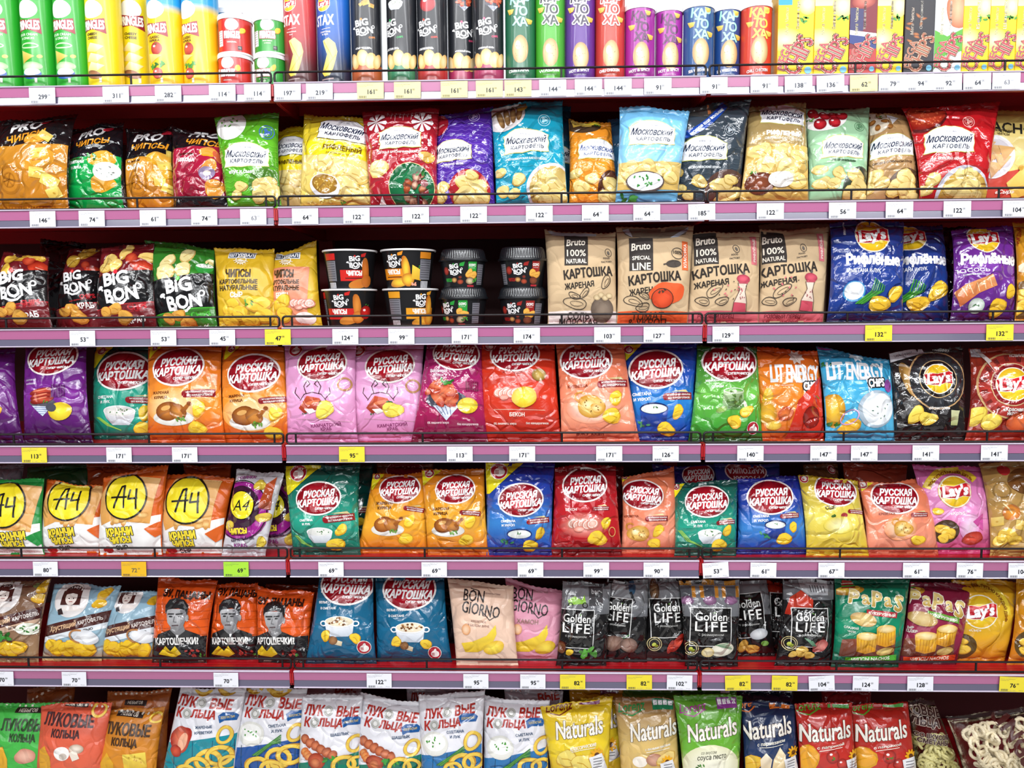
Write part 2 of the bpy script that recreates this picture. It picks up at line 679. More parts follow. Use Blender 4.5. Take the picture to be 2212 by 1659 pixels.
    def S(s, u, v, side=1):
        d = np.maximum(s.bulge(u, v), .0004)
        P = s.base(u, v)
        if side > 0:
            return P + s.n * (d + s.wrk(u, v))[:, None]
        return P - s.n * (d * .72)[:, None]

    def pos(s, UV):
        u, v = UV[:, 0], UV[:, 1]
        e = .004
        P = s.S(u, v)
        A = s.S(u + e, v) - s.S(u - e, v)
        B = s.S(u, v - e) - s.S(u, v + e)
        n = np.cross(A, B)
        n /= np.linalg.norm(n, axis=1)[:, None] + 1e-12
        return P, n


class CylSurf:
    """upright can or cup: px x wraps round the front, px y runs up the side"""
    lift, step = 0.0003, 0.5
    limits = ((0, -1.45, True), (0, 1.45, False), (1, 0.004, True), (1, 0.996, False))

    def __init__(s, cxp, wpx, ytop, ybot, X, Y, z0, z1, r0, r1, sq=0.0, turn=0.0):
        s.a = (cxp, wpx, ytop, ybot, X, Y, z0, z1, r0, r1, sq, turn)

    def uv(s, P):
        cxp, wpx, yt, yb = s.a[:4]
        return np.stack([(P[:, 0] - cxp) / (wpx / 2), (yb - P[:, 1]) / (yb - yt)], 1)

    def pos(s, UV):
        cxp, wpx, yt, yb, X, Y, z0, z1, r0, r1, sq, turn = s.a
        th, t = UV[:, 0] + turn, UV[:, 1]
        R = r0 + (r1 - r0) * t
        P = np.stack([R * np.sin(th), -R * np.cos(th), z0 + (z1 - z0) * t], 1)
        sl = (r0 - r1) / (z1 - z0)
        n = np.stack([np.sin(th), -np.cos(th), np.full_like(th, sl)], 1)
        return P, n / np.linalg.norm(n, axis=1)[:, None]


class FlatSurf:
    lift, step = 0.00015, 0.4
    limits = ((0, 0.0, True), (0, 1.0, False), (1, 0.0, True), (1, 1.0, False))

    def __init__(s, x0, y0, x1, y1, O, A, B):
        """px rectangle -> O + u*A + v*B (v downwards)"""
        s.r, s.O, s.A, s.B = (x0, y0, x1, y1), np.asarray(O, float), np.asarray(A, float), np.asarray(B, float)
        n = np.cross(s.A, -s.B)
        s.n = n / np.linalg.norm(n)

    def uv(s, P):
        x0, y0, x1, y1 = s.r
        return np.stack([(P[:, 0] - x0) / (x1 - x0), (P[:, 1] - y0) / (y1 - y0)], 1)

    def pos(s, UV):
        return s.O + UV[:, :1] * s.A + UV[:, 1:] * s.B, np.tile(s.n, (len(UV), 1))


SHORT = []          # (row, px x, short description) for wording the price tags
SEED = [11]


# ------------------------------------------------------------------ the setting: shelving bays
RED = mat('red_shelf_enamel', .38, '#a8101a', coat=.1)
DARKRED = mat('dark_red_back_panel', .55, '#4a1218')
PINK = mat('pink_price_channel', .28, '#b06690', coat=1.0)
LAV = mat('grey_price_channel', .28, '#625e74', coat=.8)
LIP = mat('clear_channel_edge', .15, '#cfc3d6', coat=.6)
WIRE = mat('dark_wire', .4, '#1c181a', spec=.3)
WHITE = mat('white_store_wall', .8, '#eceff4')
FLOORM = mat('grey_floor_tiles', .3, '#b9b6b2')

mb = MB()
mb.box(-4, 4, -5, 3.2, -.02, 0)
tagp(mb.build('floor', FLOORM), 'pale grey store floor', kind='structure')
mb = MB()
mb.box(-4, 4, 2.6, 2.7, 0, 3.4)
tagp(mb.build('wall_rear', WHITE), 'white store wall beyond the shelving', kind='structure')
BAYX = [(-1.8, -.5), (-.5, .5), (.5, 1.8)]
for j in range(3):
    mb = MB()
    mb.box(BAYX[j][0] - (.3 if j == 0 else -.002), BAYX[j][1] + (.3 if j == 2 else -.002), .47, .485, .1, 2.13)
    tagp(mb.build('wall_back.%03d' % j if j else 'wall_back', DARKRED), 'dark red back panel of the shelving', kind='structure')
for j in range(4):
    x = (-1.8, -.5, .5, 1.8)[j]
    mb = MB()
    mb.box(x - .02, x + .02, .44, .468, 0, 2.15)
    for k in range(40):
        z = .12 + k * .05
        mb.box(x - .004, x + .004, .436, .44, z, z + .03)
    tagp(mb.build('trim_%d' % (j + 1), RED), 'red slotted upright of the shelving', kind='structure')

SHELF_WORDS = [
    ['carrying tall green and yellow chip cans', 'carrying black and purple chip cans', 'carrying the row of yellow chip boxes'],
    ['carrying the black and orange chip bags', 'carrying the red snowflake and teal bags', 'carrying the mint and tan bags'],
    ['carrying black crab chip bags', 'carrying stacked black snack cups', 'carrying navy ruffled chip bags'],
    ['carrying purple sausage and orange chicken bags', 'carrying two pale pink crab bags', 'carrying orange and cyan energy bags'],
    ['carrying orange bags with yellow discs', 'carrying small orange chicken and red bacon bags', 'carrying small blue and yellow bags'],
    ['carrying orange portrait and girl bags', 'carrying blue mushroom and black olive bags', 'carrying green and maroon corn bags'],
    ['carrying green and orange ring bags', 'carrying white onion ring bags', 'carrying red bags and clear ring bags'],
]


def guard_path(x0, x1, y, z0, z1, r=.007):
    p = []
    for cx, cz, a0 in ((x1 - r, z1 - r, 90), (x1 - r, z0 + r, 0), (x0 + r, z0 + r, -90), (x0 + r, z1 - r, 180)):
        for k in range(5):
            a = math.radians(a0 - k * 22.5)
            p.append((cx + r * math.cos(a), y, cz + r * math.sin(a)))
    return p


for i in range(7):
    zr, zt = RAILZ[i], DECK[i]
    for j in range(3):
        x0, x1 = BAYX[j]
        g = .0055
        root = empty('store_shelf', ((x0 + x1) / 2, .2, zr), 'red metal shelf with pink price rail ' + SHELF_WORDS[i][j], 'shelf',
                     'store shelves with pink price rails')
        ox, oy, oz = (x0 + x1) / 2, .2, zr

        def loc(b):
            b.v = [np.asarray(v) - (ox, oy, oz) for v in b.v]
            return b
        d = MB()
        d.box(x0 + .001, x1 - .001, .006, .455, zt - .003, zt)
        d.box(x0 + .001, x1 - .001, .006, .03, zr + .004, zt - .003)
        d.box(x0 + .001, x1 - .001, .43, .455, zr + .004, zt - .003)
        d.box(x0 + .004, x1 - .004, .2, .24, zr + .016, zt - .003)
        loc(d).build('shelf_deck', RED, root)
        for s in (0, 1):
            b = MB()
            bx = x0 + .0005 if s == 0 else x1 - .0045
            b.prism([(-.001, zr + .012), (.06, zr + .006), (.44, zr + .001), (.44, zt - .004), (-.001, zt - .004)], bx, bx + .004)
            loc(b).build('bracket', RED, root)
        rb = MB()
        a0, a1 = x0 + g, x1 - g
        rb.prism([(.004, zr), (.0055, zr), (.0055, zr + RAILH), (.004, zr + RAILH)], a0, a1)
        rail = loc(rb).build('price_rail', LAV, root)
        up = MB()
        up.prism([(.0040, zr + .018), (.0018, zr + .0185), (.0002, zr + RAILH - .003), (.0040, zr + RAILH - .002)], a0, a1)
        loc(up).build('upper_channel', PINK, rail)
        lo = MB()
        lo.prism([(.0040, zr + .002), (.0004, zr + .002), (.0024, zr + .0178), (.0040, zr + .0178)], a0, a1)
        loc(lo).build('lower_channel', LAV, rail)
        for zz, h in ((zr, .0026), (zr + RAILH - .0028, .0028)):
            lp = MB()
            lp.prism([(.004, zz), (-.0022, zz), (-.003, zz + h * .5), (-.0018, zz + h), (.004, zz + h)], a0, a1)
            loc(lp).build('channel_lip', LIP, rail)
        wz0, wz1, wy = zt + .0035, zt + .028, .012
        gr = empty('wire_guard', (ox, wy, zt), 'dark wire guard fronting the shelf ' + SHELF_WORDS[i][j], 'wire guard', 'wire guards along the shelf fronts')
        oy, oz = wy, zt
        w = MB()
        w.tube(guard_path(x0 + .004, x1 - .004, wy, wz0, wz1), .0026, 8, True)
        loc(w).build('guard_frame', WIRE, gr, smooth=True)
        for px in ((-1.5, -1.167, -.833, -.526), (-.474, -.167, .167, .474), (.526, .833, 1.167, 1.5))[j]:
            w = MB()
            w.tube([(px, wy + .001, wz0), (px, wy + .001, (wz0 + wz1) / 2), (px, wy + .001, wz1)], .0026, 8)
            loc(w).build('guard_post', WIRE, gr, smooth=True)


# ------------------------------------------------------------------ packs
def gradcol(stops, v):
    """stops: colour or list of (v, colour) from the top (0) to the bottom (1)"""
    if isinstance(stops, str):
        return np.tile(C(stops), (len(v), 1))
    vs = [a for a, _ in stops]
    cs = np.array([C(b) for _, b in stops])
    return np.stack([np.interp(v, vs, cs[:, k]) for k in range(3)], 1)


def bag(row, top, bot, body, label, short=None, art=None, film='gloss', Y=.062, lean=.055, T=.027, pinch=.045, wr=1.0, tw=.004,
        group=None, seal=None, name='chip_bag', back=None, L=5.4, cat='chip bag', sv=.045, sb=.035, zb=0.0, m=None):
    SEED[0] += 1
    sf = BagSurf(row, top, bot, Y, lean, T, pinch, SEED[0], wr, tw, zb)
    root = empty(name, sf.org, label, cat, group)
    mm = m or FILM[film]
    nu = max(10, int(sf.W / .0055))
    us = np.linspace(0, 1, nu + 1)
    us = us * .75 + .25 * (.5 - .5 * np.cos(np.pi * us))

    def slab(nm, v0, v1, nv, col, serr=0):
        vs = np.linspace(v0, v1, nv + 1)
        U, V = np.meshgrid(us, vs)
        u, v = U.ravel(), V.ravel()
        A, B = sf.S(u, v, 1), sf.S(u, v, -1)
        if serr:
            k = np.tile(np.arange(nu + 1), nv + 1)
            edge = np.isclose(v, v0 if serr > 0 else v1)
            d = np.where(edge & (k % 2 == 1), .0022 * serr, 0)
            A[:, 2] += d
            B[:, 2] += d
        n = len(u)
        i = np.arange(nv)[:, None] * (nu + 1) + np.arange(nu)[None]
        i = i.ravel()
        w = nu + 1
        fr = np.stack([i, i + w, i + w + 1, i + 1], 1)
        bk = fr[:, ::-1] + n
        j = np.arange(nv) * w
        lf = np.stack([j, j + n, j + w + n, j + w], 1)
        k2 = j + nu
        rt = np.stack([k2, k2 + w, k2 + w + n, k2 + n], 1)
        t0 = np.arange(nu)
        tp = np.stack([t0, t0 + 1, t0 + 1 + n, t0 + n], 1)
        b0 = nv * w + t0
        bt = np.stack([b0, b0 + n, b0 + 1 + n, b0 + 1], 1)
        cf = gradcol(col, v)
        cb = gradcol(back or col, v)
        return mesh_np(nm, np.concatenate([A, B]), np.concatenate([fr, bk, lf, rt, tp, bt]), mm, root, np.concatenate([cf, cb]))
    slab('bag_body', sv, 1 - sb, max(10, int(sf.H / .0055)), body)
    slab('top_seal', 0, sv, 3, seal or body, 1)
    slab('bottom_seal', 1 - sb, 1, 3, seal or body, -1)
    if art:
        a = Art(SEED[0])
        art(a)
        a.emit(sf, root, mm, L)
    if short:
        SHORT.append((row, (bot[0] + bot[1]) / 2, short))
    return root


def lathe_part(root, name, prof, m, color, n=56, rib=0):
    mb = MB()
    mb.lathe(prof, n, rib=rib)
    return mb.build(name, m, root, smooth=True, color=color)


def can(row, cx, w, body, label, short=None, art=None, ytop=-45, Yf=.03, lid='#f4f4f6', rim='#c9ccd2', group=None, name='chip_can',
        stack=0.0, base=None, turn=0.0, cat='chip can', lidh=.012, lidded=True):
    """round can: cx,w px at its front; ytop px of its top"""
    SEED[0] += 1
    z0 = DECK[row] + stack
    R = w / 2 / 925.0
    Y = Yf + R
    X = x_at(cx, Yf + R * .4, z0 + .08)
    zt = at(cx, ytop, Yf)[2]
    H = zt - z0
    root = empty(name, (X, Y, z0), label, cat, group)
    m = FILM['tin']
    b = body if isinstance(body, list) else [(0, body), (1, body)]
    n = 56
    zs = np.linspace(.003, H - lidh, 24)
    V, cols = [], []
    for z in zs:
        t = 2 * np.pi * np.arange(n) / n
        V.append(np.stack([R * np.sin(t), -R * np.cos(t), np.full(n, z)], 1))
        cols.append(gradcol(b, np.full(n, 1 - z / H)))
    V, cols = np.concatenate(V), np.concatenate(cols)
    Fc = np.array([(i * n + k, i * n + (k + 1) % n, (i + 1) * n + (k + 1) % n, (i + 1) * n + k) for i in range(len(zs) - 1) for k in range(n)])
    mesh_np('can_body', V, Fc, m, root, cols)
    lathe_part(root, 'base_rim', [(0, .001), (R * .93, .001), (R * 1.02, 0), (R * 1.025, .002), (R * 1.0, .0045)], m, base or rim)
    if lidded:
        lathe_part(root, 'lid', [(R * 1.0, H - lidh), (R * 1.045, H - lidh), (R * 1.05, H - .003), (R * 1.02, H), (R * .95, H - .0008), (R * .93, H - .004), (0, H - .004)], m, lid)
    else:
        lathe_part(root, 'lid', [(R * 1.0, H - lidh), (R * 1.03, H - .003), (R * 1.01, H), (R * .95, H), (R * .94, H - .004), (0, H - .004)], m, rim)
    if art:
        a = Art(SEED[0])
        art(a)
        yb = proj((X, Yf, z0))[1]
        a.emit(CylSurf(cx, w, ytop, yb, X, Y, 0, H, R, R, 0, turn), root, m, 5.0)
    if short:
        SHORT.append((row, cx, short))
    return root


def carton(row, x0, x1, ytop, body, label, short=None, art=None, Yf=.03, depth=.055, yaw=0.0, group=None, side=None, name='chip_box'):
    SEED[0] += 1
    z0 = DECK[row]
    X0, X1 = x_at(x0, Yf, z0 + .1), x_at(x1, Yf, z0 + .1)
    zt = at((x0 + x1) / 2, ytop, Yf)[2]
    W, H = X1 - X0 - .001, zt - z0
    root = empty(name, ((X0 + X1) / 2, Yf, z0), label, 'chip box', group)
    root.rotation_euler.z = yaw
    bv = .0012
    x, d = W / 2, depth
    mb = MB()
    ring = [(-x + bv, 0), (x - bv, 0), (x, bv), (x, d - bv), (x - bv, d), (-x + bv, d), (-x, d - bv), (-x, bv)]
    n = 8
    V = [(p[0], p[1], z) for z in (.0005, H) for p in ring]
    mb.add(V, [(i, (i + 1) % n, (i + 1) % n + n, i + n) for i in range(n)])
    mb.add([V[i] for i in range(8)] + [(0, d / 2, .0005)], [((i + 1) % n, i, n) for i in range(n)])
    mb.build('carton_body', FILM['card'], root, color=body)
    fl = MB()
    fl.box(-x + .0005, x - .0005, .0008, d - .0008, H - .0008, H + .0006)
    fl.box(-x + .002, x - .002, .0008, .0016, H - .016, H)
    fl.build('top_flap', FILM['card'], root, color=body)
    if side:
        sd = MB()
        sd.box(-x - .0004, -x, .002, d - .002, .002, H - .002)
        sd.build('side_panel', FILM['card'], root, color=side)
    if art:
        a = Art(SEED[0])
        art(a)
        yb = proj(((X0 + X1) / 2, Yf, z0))[1]
        a.emit(FlatSurf(x0, ytop, x1, yb, (-x, 0, H), (W, 0, 0), (0, 0, -H)), root, FILM['card'], 40.0)
    if short:
        SHORT.append((row, (x0 + x1) / 2, short))
    return root


def cup(row, cx, wtop, wbot, ytop, ybot, body, label, short=None, art=None, Yf=.03, stack=0.0, lid=None, group=None, name='snack_cup', rim='#ededed', H=None):
    """tapered paper tub; lid=None: rolled white rim and foil, else a ribbed plastic lid of lid px height"""
    SEED[0] += 1
    z0 = DECK[row] + stack
    R1, R0 = wtop / 2 / 915.0, wbot / 2 / 915.0
    Y = Yf + R1
    X = x_at(cx, Yf + .4 * R1, z0 + .04)
    k = 1 / 915.0
    Hb = H if H else (ybot - ytop) * k
    root = empty(name, (X, Y, z0), label, 'snack cup', group)
    m = FILM['tin']
    lathe_part(root, 'cup_body', [(0, .002), (R0 * .94, .002), (R0 * .985, 0), (R0, .001)] + [(R0 + (R1 - R0) * t, .001 + (Hb - .001) * t) for t in np.linspace(.02, 1, 12)], m, body)
    if lid is None:
        lathe_part(root, 'rolled_rim', [(R1, Hb - .003), (R1 + .0025, Hb - .0032), (R1 + .0035, Hb - .001), (R1 + .0025, Hb + .001), (R1 - .001, Hb + .001)], m, rim)
        lathe_part(root, 'foil_cover', [(R1, Hb + .0008), (R1 * .9, Hb + .0004), (0, Hb + .0004)], m, '#b9bcc4')
    else:
        h = lid * k
        lathe_part(root, 'lid_flange', [(R1, Hb - .002), (R1 + .004, Hb - .002), (R1 + .0048, Hb), (R1 + .004, Hb + .003), (R1 + .001, Hb + .0045)], m, '#17191d')
        lathe_part(root, 'ribbed_lid', [(R1 + .0012, Hb + .004), (R1 - .001, Hb + h * .55), (R1 - .004, Hb + h - .003)], MATS['black_plastic'], '#1b1d22', 120, rib=-.0011)
        lathe_part(root, 'lid_top', [(R1 - .004, Hb + h - .0032), (R1 - .006, Hb + h), (R1 * .86, Hb + h - .0005), (R1 * .84, Hb + h - .004), (0, Hb + h - .004)], MATS['black_plastic'], '#1b1d22')
    if art:
        a = Art(SEED[0])
        art(a)
        a.emit(CylSurf(cx, (wtop + wbot) / 2, ytop, ybot, X, Y, 0, Hb, R0, R1), root, m, 5.0)
    if short:
        SHORT.append((row, cx, short))
    return root


MATS['black_plastic'] = mat('black_glossy_plastic', .22, coat=.3)


# ------------------------------------------------------------------ printed pictures (flat print on the packs)
def chip(a, x, y, r, rot=0, c='#f3d23c', k=.72, dark='#d59a1e'):
    g = a.rng
    n = 15
    P, Q = [], []
    ph, am, am2 = g.uniform(0, 6.3), g.uniform(.06, .16), g.uniform(.04, .1)
    d = math.radians(rot)
    for i in range(n):
        t = 2 * math.pi * i / n
        q = r * (1 + am * math.sin(2 * t + ph) + am2 * math.sin(3 * t + 2 * ph) + g.uniform(-.05, .05))
        X, Y = q * math.cos(t), q * k * math.sin(t)
        P.append((x + X * math.cos(d) + Y * math.sin(d), y - X * math.sin(d) + Y * math.cos(d)))
        Q.append((x + (P[-1][0] - x) * .9 - r * .04, y + (P[-1][1] - y) * .86 - r * .07))
    a.poly(P, dark)
    a.poly(Q, (c, tuple(C(c) * .72 + C(dark) * .28)))
    a.line([(x + (P[2][0] - x) * .6, y + (P[2][1] - y) * .5), (x, y - r * .06), (x + (P[9][0] - x) * .55, y + (P[9][1] - y) * .3)], r * .07, dark)


def chips(a, pts, c='#f0c94a', dark='#cf9a2e'):
    for p in pts:
        chip(a, p[0], p[1], p[2], p[3] if len(p) > 3 else 0, c, .75, dark)


def potato_chips(a, pts):
    chips(a, pts, '#e9d38a', '#c9a552')


def fan(x, y, rx, ry, rot, n):
    t = np.linspace(0, 2 * np.pi, n + 1)
    d = math.radians(rot)
    X, Y = rx * np.cos(t), ry * np.sin(t)
    P = np.stack([x + X * math.cos(d) + Y * math.sin(d), y - X * math.sin(d) + Y * math.cos(d)], 1)
    return np.stack([np.tile([[x, y]], (n, 1)), P[:-1], P[1:]], 1)


def leafs(a, x, y, w, c='#3a8a2c', n=5):
    for q, cc in ((0, tuple(C(c) * .55)), (1, c)):
        a.add(np.concatenate([fan(x + a.rng.uniform(-1, 1) * w, y + a.rng.uniform(-.4, .4) * w, w * .42, w * .19, a.rng.uniform(0, 180), 9) for _ in range(n // 2 + q)]), cc if q else C(c) * .5, 'food_print')


def specks(a, x, y, rx, ry, n, c, r=1.3):
    L = []
    for _ in range(n):
        t, q = a.rng.uniform(0, 6.28), a.rng.uniform(0, .85) ** .5
        L.append(fan(x + rx * q * math.cos(t), y + ry * q * math.sin(t), r * a.rng.uniform(.7, 1.5), r * .7, a.rng.uniform(0, 180), 6))
    a.add(np.concatenate(L), c, 'food_print')


def bowl(a, x, y, w, cream='#f3f4ee', c='#eef0f2', dk='#b9c0c8', sp='#3c7a38', n=9):
    a.poly([(x - w * .5, y), (x - w * .44, y + w * .22), (x - w * .26, y + w * .42), (x + w * .26, y + w * .42), (x + w * .44, y + w * .22), (x + w * .5, y)], (c, dk))
    a.ell(x, y, w * .5, w * .17, c)
    a.ell(x, y, w * .46, w * .14, (cream, '#dfe2dc'))
    specks(a, x, y, w * .4, w * .1, n, sp, w * .025)


def pot_blue(a, x, y, w):
    a.poly([(x - w * .5, y), (x - w * .44, y + w * .5), (x - w * .3, y + w * .62), (x + w * .3, y + w * .62), (x + w * .44, y + w * .5), (x + w * .5, y)], ('#2a4fb0', '#1a2a70'))
    a.ell(x, y, w * .5, w * .2, '#16235e')
    a.ell(x, y + 1, w * .46, w * .165, ('#f4f6f2', '#d3dbd8'))
    leafs(a, x + 1, y - 1, w * .1, '#5c8a5a', 4)


def chicken(a, x, y, w):
    a.ell(x, y + w * .17, w * .55, w * .2, ('#f6f4ee', '#d9d4ca'))
    a.ell(x - w * .13, y, w * .33, w * .24, ('#c47a34', '#7a3d14'), 8, 20, .06)
    a.ell(x + w * .14, y + w * .02, w * .24, w * .2, ('#d08a40', '#8a4a1a'), -20, 18, .06)
    a.poly([(x + w * .2, y - w * .02), (x + w * .42, y - w * .2), (x + w * .47, y - w * .14), (x + w * .28, y + w * .08)], ('#b06a2c', '#8a4a1a'))
    a.ell(x + w * .46, y - w * .19, w * .06, w * .05, '#8a4a22')
    a.ell(x - w * .18, y - w * .08, w * .14, w * .06, '#dfa860', 15, 10)
    leafs(a, x + w * .2, y + w * .22, w * .13, '#6a9a3a', 7)


def bacon(a, x, y, w):
    for i in range(5):
        t = (i - 2) * w * .16
        a.ell(x + t, y + (i % 2) * w * .03, w * .2, w * .17, ('#f0c8b8', '#c8705e'), 20, 14, .08)
        a.ring(x + t, y + (i % 2) * w * .03, w * .14, w * .11, w * .03, '#f7e6dc', 20, 14)
    a.ell(x - w * .12, y + w * .17, w * .17, w * .1, ('#f2b6a6', '#d27a68'), 0, 14)


def crabmeat(a, x, y, w):
    a.line([(x - w * .45, y - w * .15), (x - w * .3, y - w * .36), (x, y - w * .42), (x + w * .3, y - w * .36), (x + w * .48, y - w * .15)], 1.6, '#3a1a20')
    for s in (-1, 1):
        a.line([(x + s * w * .22, y - w * .38), (x + s * w * .3, y - w * .62), (x + s * w * .18, y - w * .82), (x + s * w * .08, y - w * .7), (x + s * w * .2, y - w * .6)], 1.8, '#3a1a20')
        a.line([(x + s * w * .45, y - w * .2), (x + s * w * .62, y - w * .4), (x + s * w * .58, y - w * .58)], 1.6, '#3a1a20')
    a.poly([(x - w * .5, y + w * .1), (x - w * .2, y - w * .3), (x + w * .25, y - w * .22), (x + w * .42, y + w * .02), (x + w * .1, y + w * .16), (x - w * .3, y + w * .28)], ('#c9583a', '#8f2c1c'))
    a.ell(x, y - w * .08, w * .26, w * .06, '#dd7a52', 12, 12)
    leafs(a, x + w * .33, y - w * .08, w * .1, '#2f7a3c', 5)
    a.poly([(x - w * .3, y + w * .14), (x, y + w * .12), (x + w * .12, y + w * .22), (x - w * .12, y + w * .3)], '#efe6e2')
    leafs(a, x - w * .3, y + w * .3, w * .08, '#2f7a3c', 3)
    chip(a, x + w * .42, y + w * .16, w * .34, 10, '#f0e060', .8, '#d9b83a')


def crayfish(a, x, y, w):
    a.ell(x, y + w * .18, w * .46, w * .2, '#4a4a58')
    a.poly([(x - w * .3, y + w * .3), (x + w * .3, y + w * .3), (x, y + w * .62)], '#cfd6e6')
    for i in range(4):
        a.line([(x - w * .22 + i * w * .1, y + w * .32), (x - w * .08 + i * w * .06, y + w * .5)], 1.2, '#3a4a80')
    for i in range(13):
        r = a.rng.uniform(.08, .16) * w
        a.ell(x + a.rng.uniform(-.42, .42) * w, y + a.rng.uniform(-.18, .24) * w, r * 1.5, r * .7, ('#e8825a', '#a8321c'), a.rng.uniform(0, 180), 12, .1)
    leafs(a, x, y - w * .2, w * .14, '#3c8a34', 6)


def shrimp(a, x, y, w):
    a.ell(x, y, w * .42, w * .3, ('#f2d478', '#c98a2a'), 0, 22, .1)
    a.ell(x - w * .1, y - w * .05, w * .2, w * .14, ('#f8ecb8', '#dcae4a'), 20, 14, .1)
    a.ell(x + w * .16, y + w * .05, w * .18, w * .12, ('#f6e0a0', '#d79b3a'), -20, 14, .12)
    a.ring(x - w * .32, y - w * .26, w * .14, w * .12, w * .06, '#cf8a3a', 0, 12, 90, 330)
    specks(a, x, y, w * .35, w * .22, 8, '#8a5a1c', w * .025)


def sausage(a, x, y, w):
    a.ell(x, y + w * .26, w * .5, w * .16, '#5a5560')
    for dy in (-.12, .04, .16):
        a.ell(x, y + dy * w, w * .46, w * .13, ('#c8503a', '#7a1a18'), 10, 18, .03)
        a.ell(x - w * .05, y + dy * w - w * .05, w * .3, w * .025, '#e58a6a', 10, 10)
    leafs(a, x + w * .12, y + w * .22, w * .1, '#5a8a3a', 4)
    a.poly([(x - w * .4, y + w * .36), (x + w * .35, y + w * .4), (x, y + w * .72)], '#cfd8ec')
    for i in range(4):
        a.line([(x - w * .3 + i * .06 * w, y + w * .42 + i * w * .07), (x + w * .28 - i * w * .07, y + w * .43 + i * w * .07)], 1.1, '#5a6aa0')


def pickles(a, x, y, w):
    a.poly([(x - w * .36, y - w * .3), (x - w * .4, y + w * .1), (x - w * .3, y + w * .34), (x + w * .3, y + w * .34), (x + w * .4, y + w * .1), (x + w * .36, y - w * .3)], ('#a8c090', '#5c8a4a'))
    for i in range(9):
        a.ell(x + a.rng.uniform(-.26, .26) * w, y + a.rng.uniform(-.2, .26) * w, w * .15, w * .055, ('#7aa05a', '#4a7030'), a.rng.uniform(0, 180), 10)
    a.ring(x, y - w * .3, w * .36, w * .09, 1.6, '#e6f2dc', 0, 20)
    a.ell(x - w * .42, y + w * .34, w * .2, w * .11, ('#9ac05c', '#6a9040'), 20, 14)
    a.ell(x + w * .46, y + w * .2, w * .06, w * .2, '#d9d2c4', 20, 12)


def mushpot(a, x, y, w):
    a.poly([(x - w * .46, y), (x - w * .4, y + w * .34), (x - w * .26, y + w * .44), (x + w * .26, y + w * .44), (x + w * .4, y + w * .34), (x + w * .46, y)], ('#f4f6fa', '#c2ccd8'))
    for s in (-1, 1):
        a.ring(x + s * w * .5, y + w * .05, w * .09, w * .07, w * .04, '#eef2f6', 0, 12)
    a.ell(x, y, w * .46, w * .17, '#f2f4f6')
    a.ell(x, y - 1, w * .42, w * .14, '#e9dcc0')
    for i in range(26):
        t, q = a.rng.uniform(0, 6.28), a.rng.uniform(0, .9) ** .5
        a.ell(x + w * .38 * q * math.cos(t), y - 1 + w * .12 * q * math.sin(t), w * .04, w * .03, a.rng.choice(['#8a5a34', '#c9a070', '#f4ead6', '#6a4020']), 0, 8)
    chip(a, x - w * .44, y + w * .42, w * .19, 60)
    chip(a, x + w * .48, y + w * .5, w * .2, -20)
    a.poly([(x - w * .2, y + w * .5), (x + w * .08, y + w * .6), (x + w * .04, y + w * .74), (x - w * .24, y + w * .66)], ('#efe4c8', '#cdb894'))
    a.ell(x - w * .2, y + w * .55, w * .14, w * .13, ('#a8784a', '#70482a'), 30, 14)


def cheesecubes(a, pts, c='#f0d870'):
    for x, y, w, r in pts:
        a.rect(x - w, y - w * .7, x + w, y + w * .7, (c, '#d8b048'), 'food_print', r)
        a.ell(x, y, w * .18, w * .14, '#c89a34', 0, 8)


def onionring(a, x, y, r, rot=0, c='#ecc24a', k=.8, w=.34):
    a.ring(x, y, r, r * k, r * w * 1.25, '#c08a2a', rot, 20, part='food_print', wob=.03)
    a.ring(x, y, r, r * k, r * w, c, rot, 20, part='food_print', wob=.03)


def tagline(a, x, y, w, rot=5):
    """dark red capsule with the two-line frying claim"""
    h = w * .2
    a.rect(x - w / 2, y - h * .62, x + w / 2, y + h * .62, '#8c1a22', 'claim_print', rot)
    a.ell(x - w / 2, y + w * .5 * math.sin(math.radians(rot)), h * .55, h * .6, '#8c1a22', 0, 12, part='claim_print')
    d = math.radians(rot)
    a.text('МГНОВЕННАЯ ОБЖАРКА', x - h * .28 * math.sin(d), y - h * .28, w * .9, '#f2e6e2', b=.05, rot=rot, part='claim_print')
    a.text('БЕЗ КАНЦЕРОГЕНОВ', x + h * .28 * math.sin(d), y + h * .3, w * .82, '#f2e6e2', b=.05, rot=rot, part='claim_print')
    a.poly([(x - w * .3, y - h * .8), (x + w * .25, y - h * 1.2), (x + w * .35, y - h * .75)], '#d8c890', 'claim_print')


def thumb(a, x, y, r):
    a.ell(x, y, r, r, '#f6f0ea', part='emblem_print')
    a.ell(x, y, r * .92, r * .92, '#b02030', part='emblem_print')
    a.ell(x + r * .05, y + r * .15, r * .62, r * .5, '#f6f0ea', part='emblem_print')
    a.ell(x + r * .05, y - r * .25, r * .2, r * .42, '#f6f0ea', -15, part='emblem_print')
    for i in range(3):
        a.line([(x - r * .45, y + r * (.02 + .16 * i)), (x - r * .05, y + r * (.02 + .16 * i))], r * .08, '#b02030', 'emblem_print')


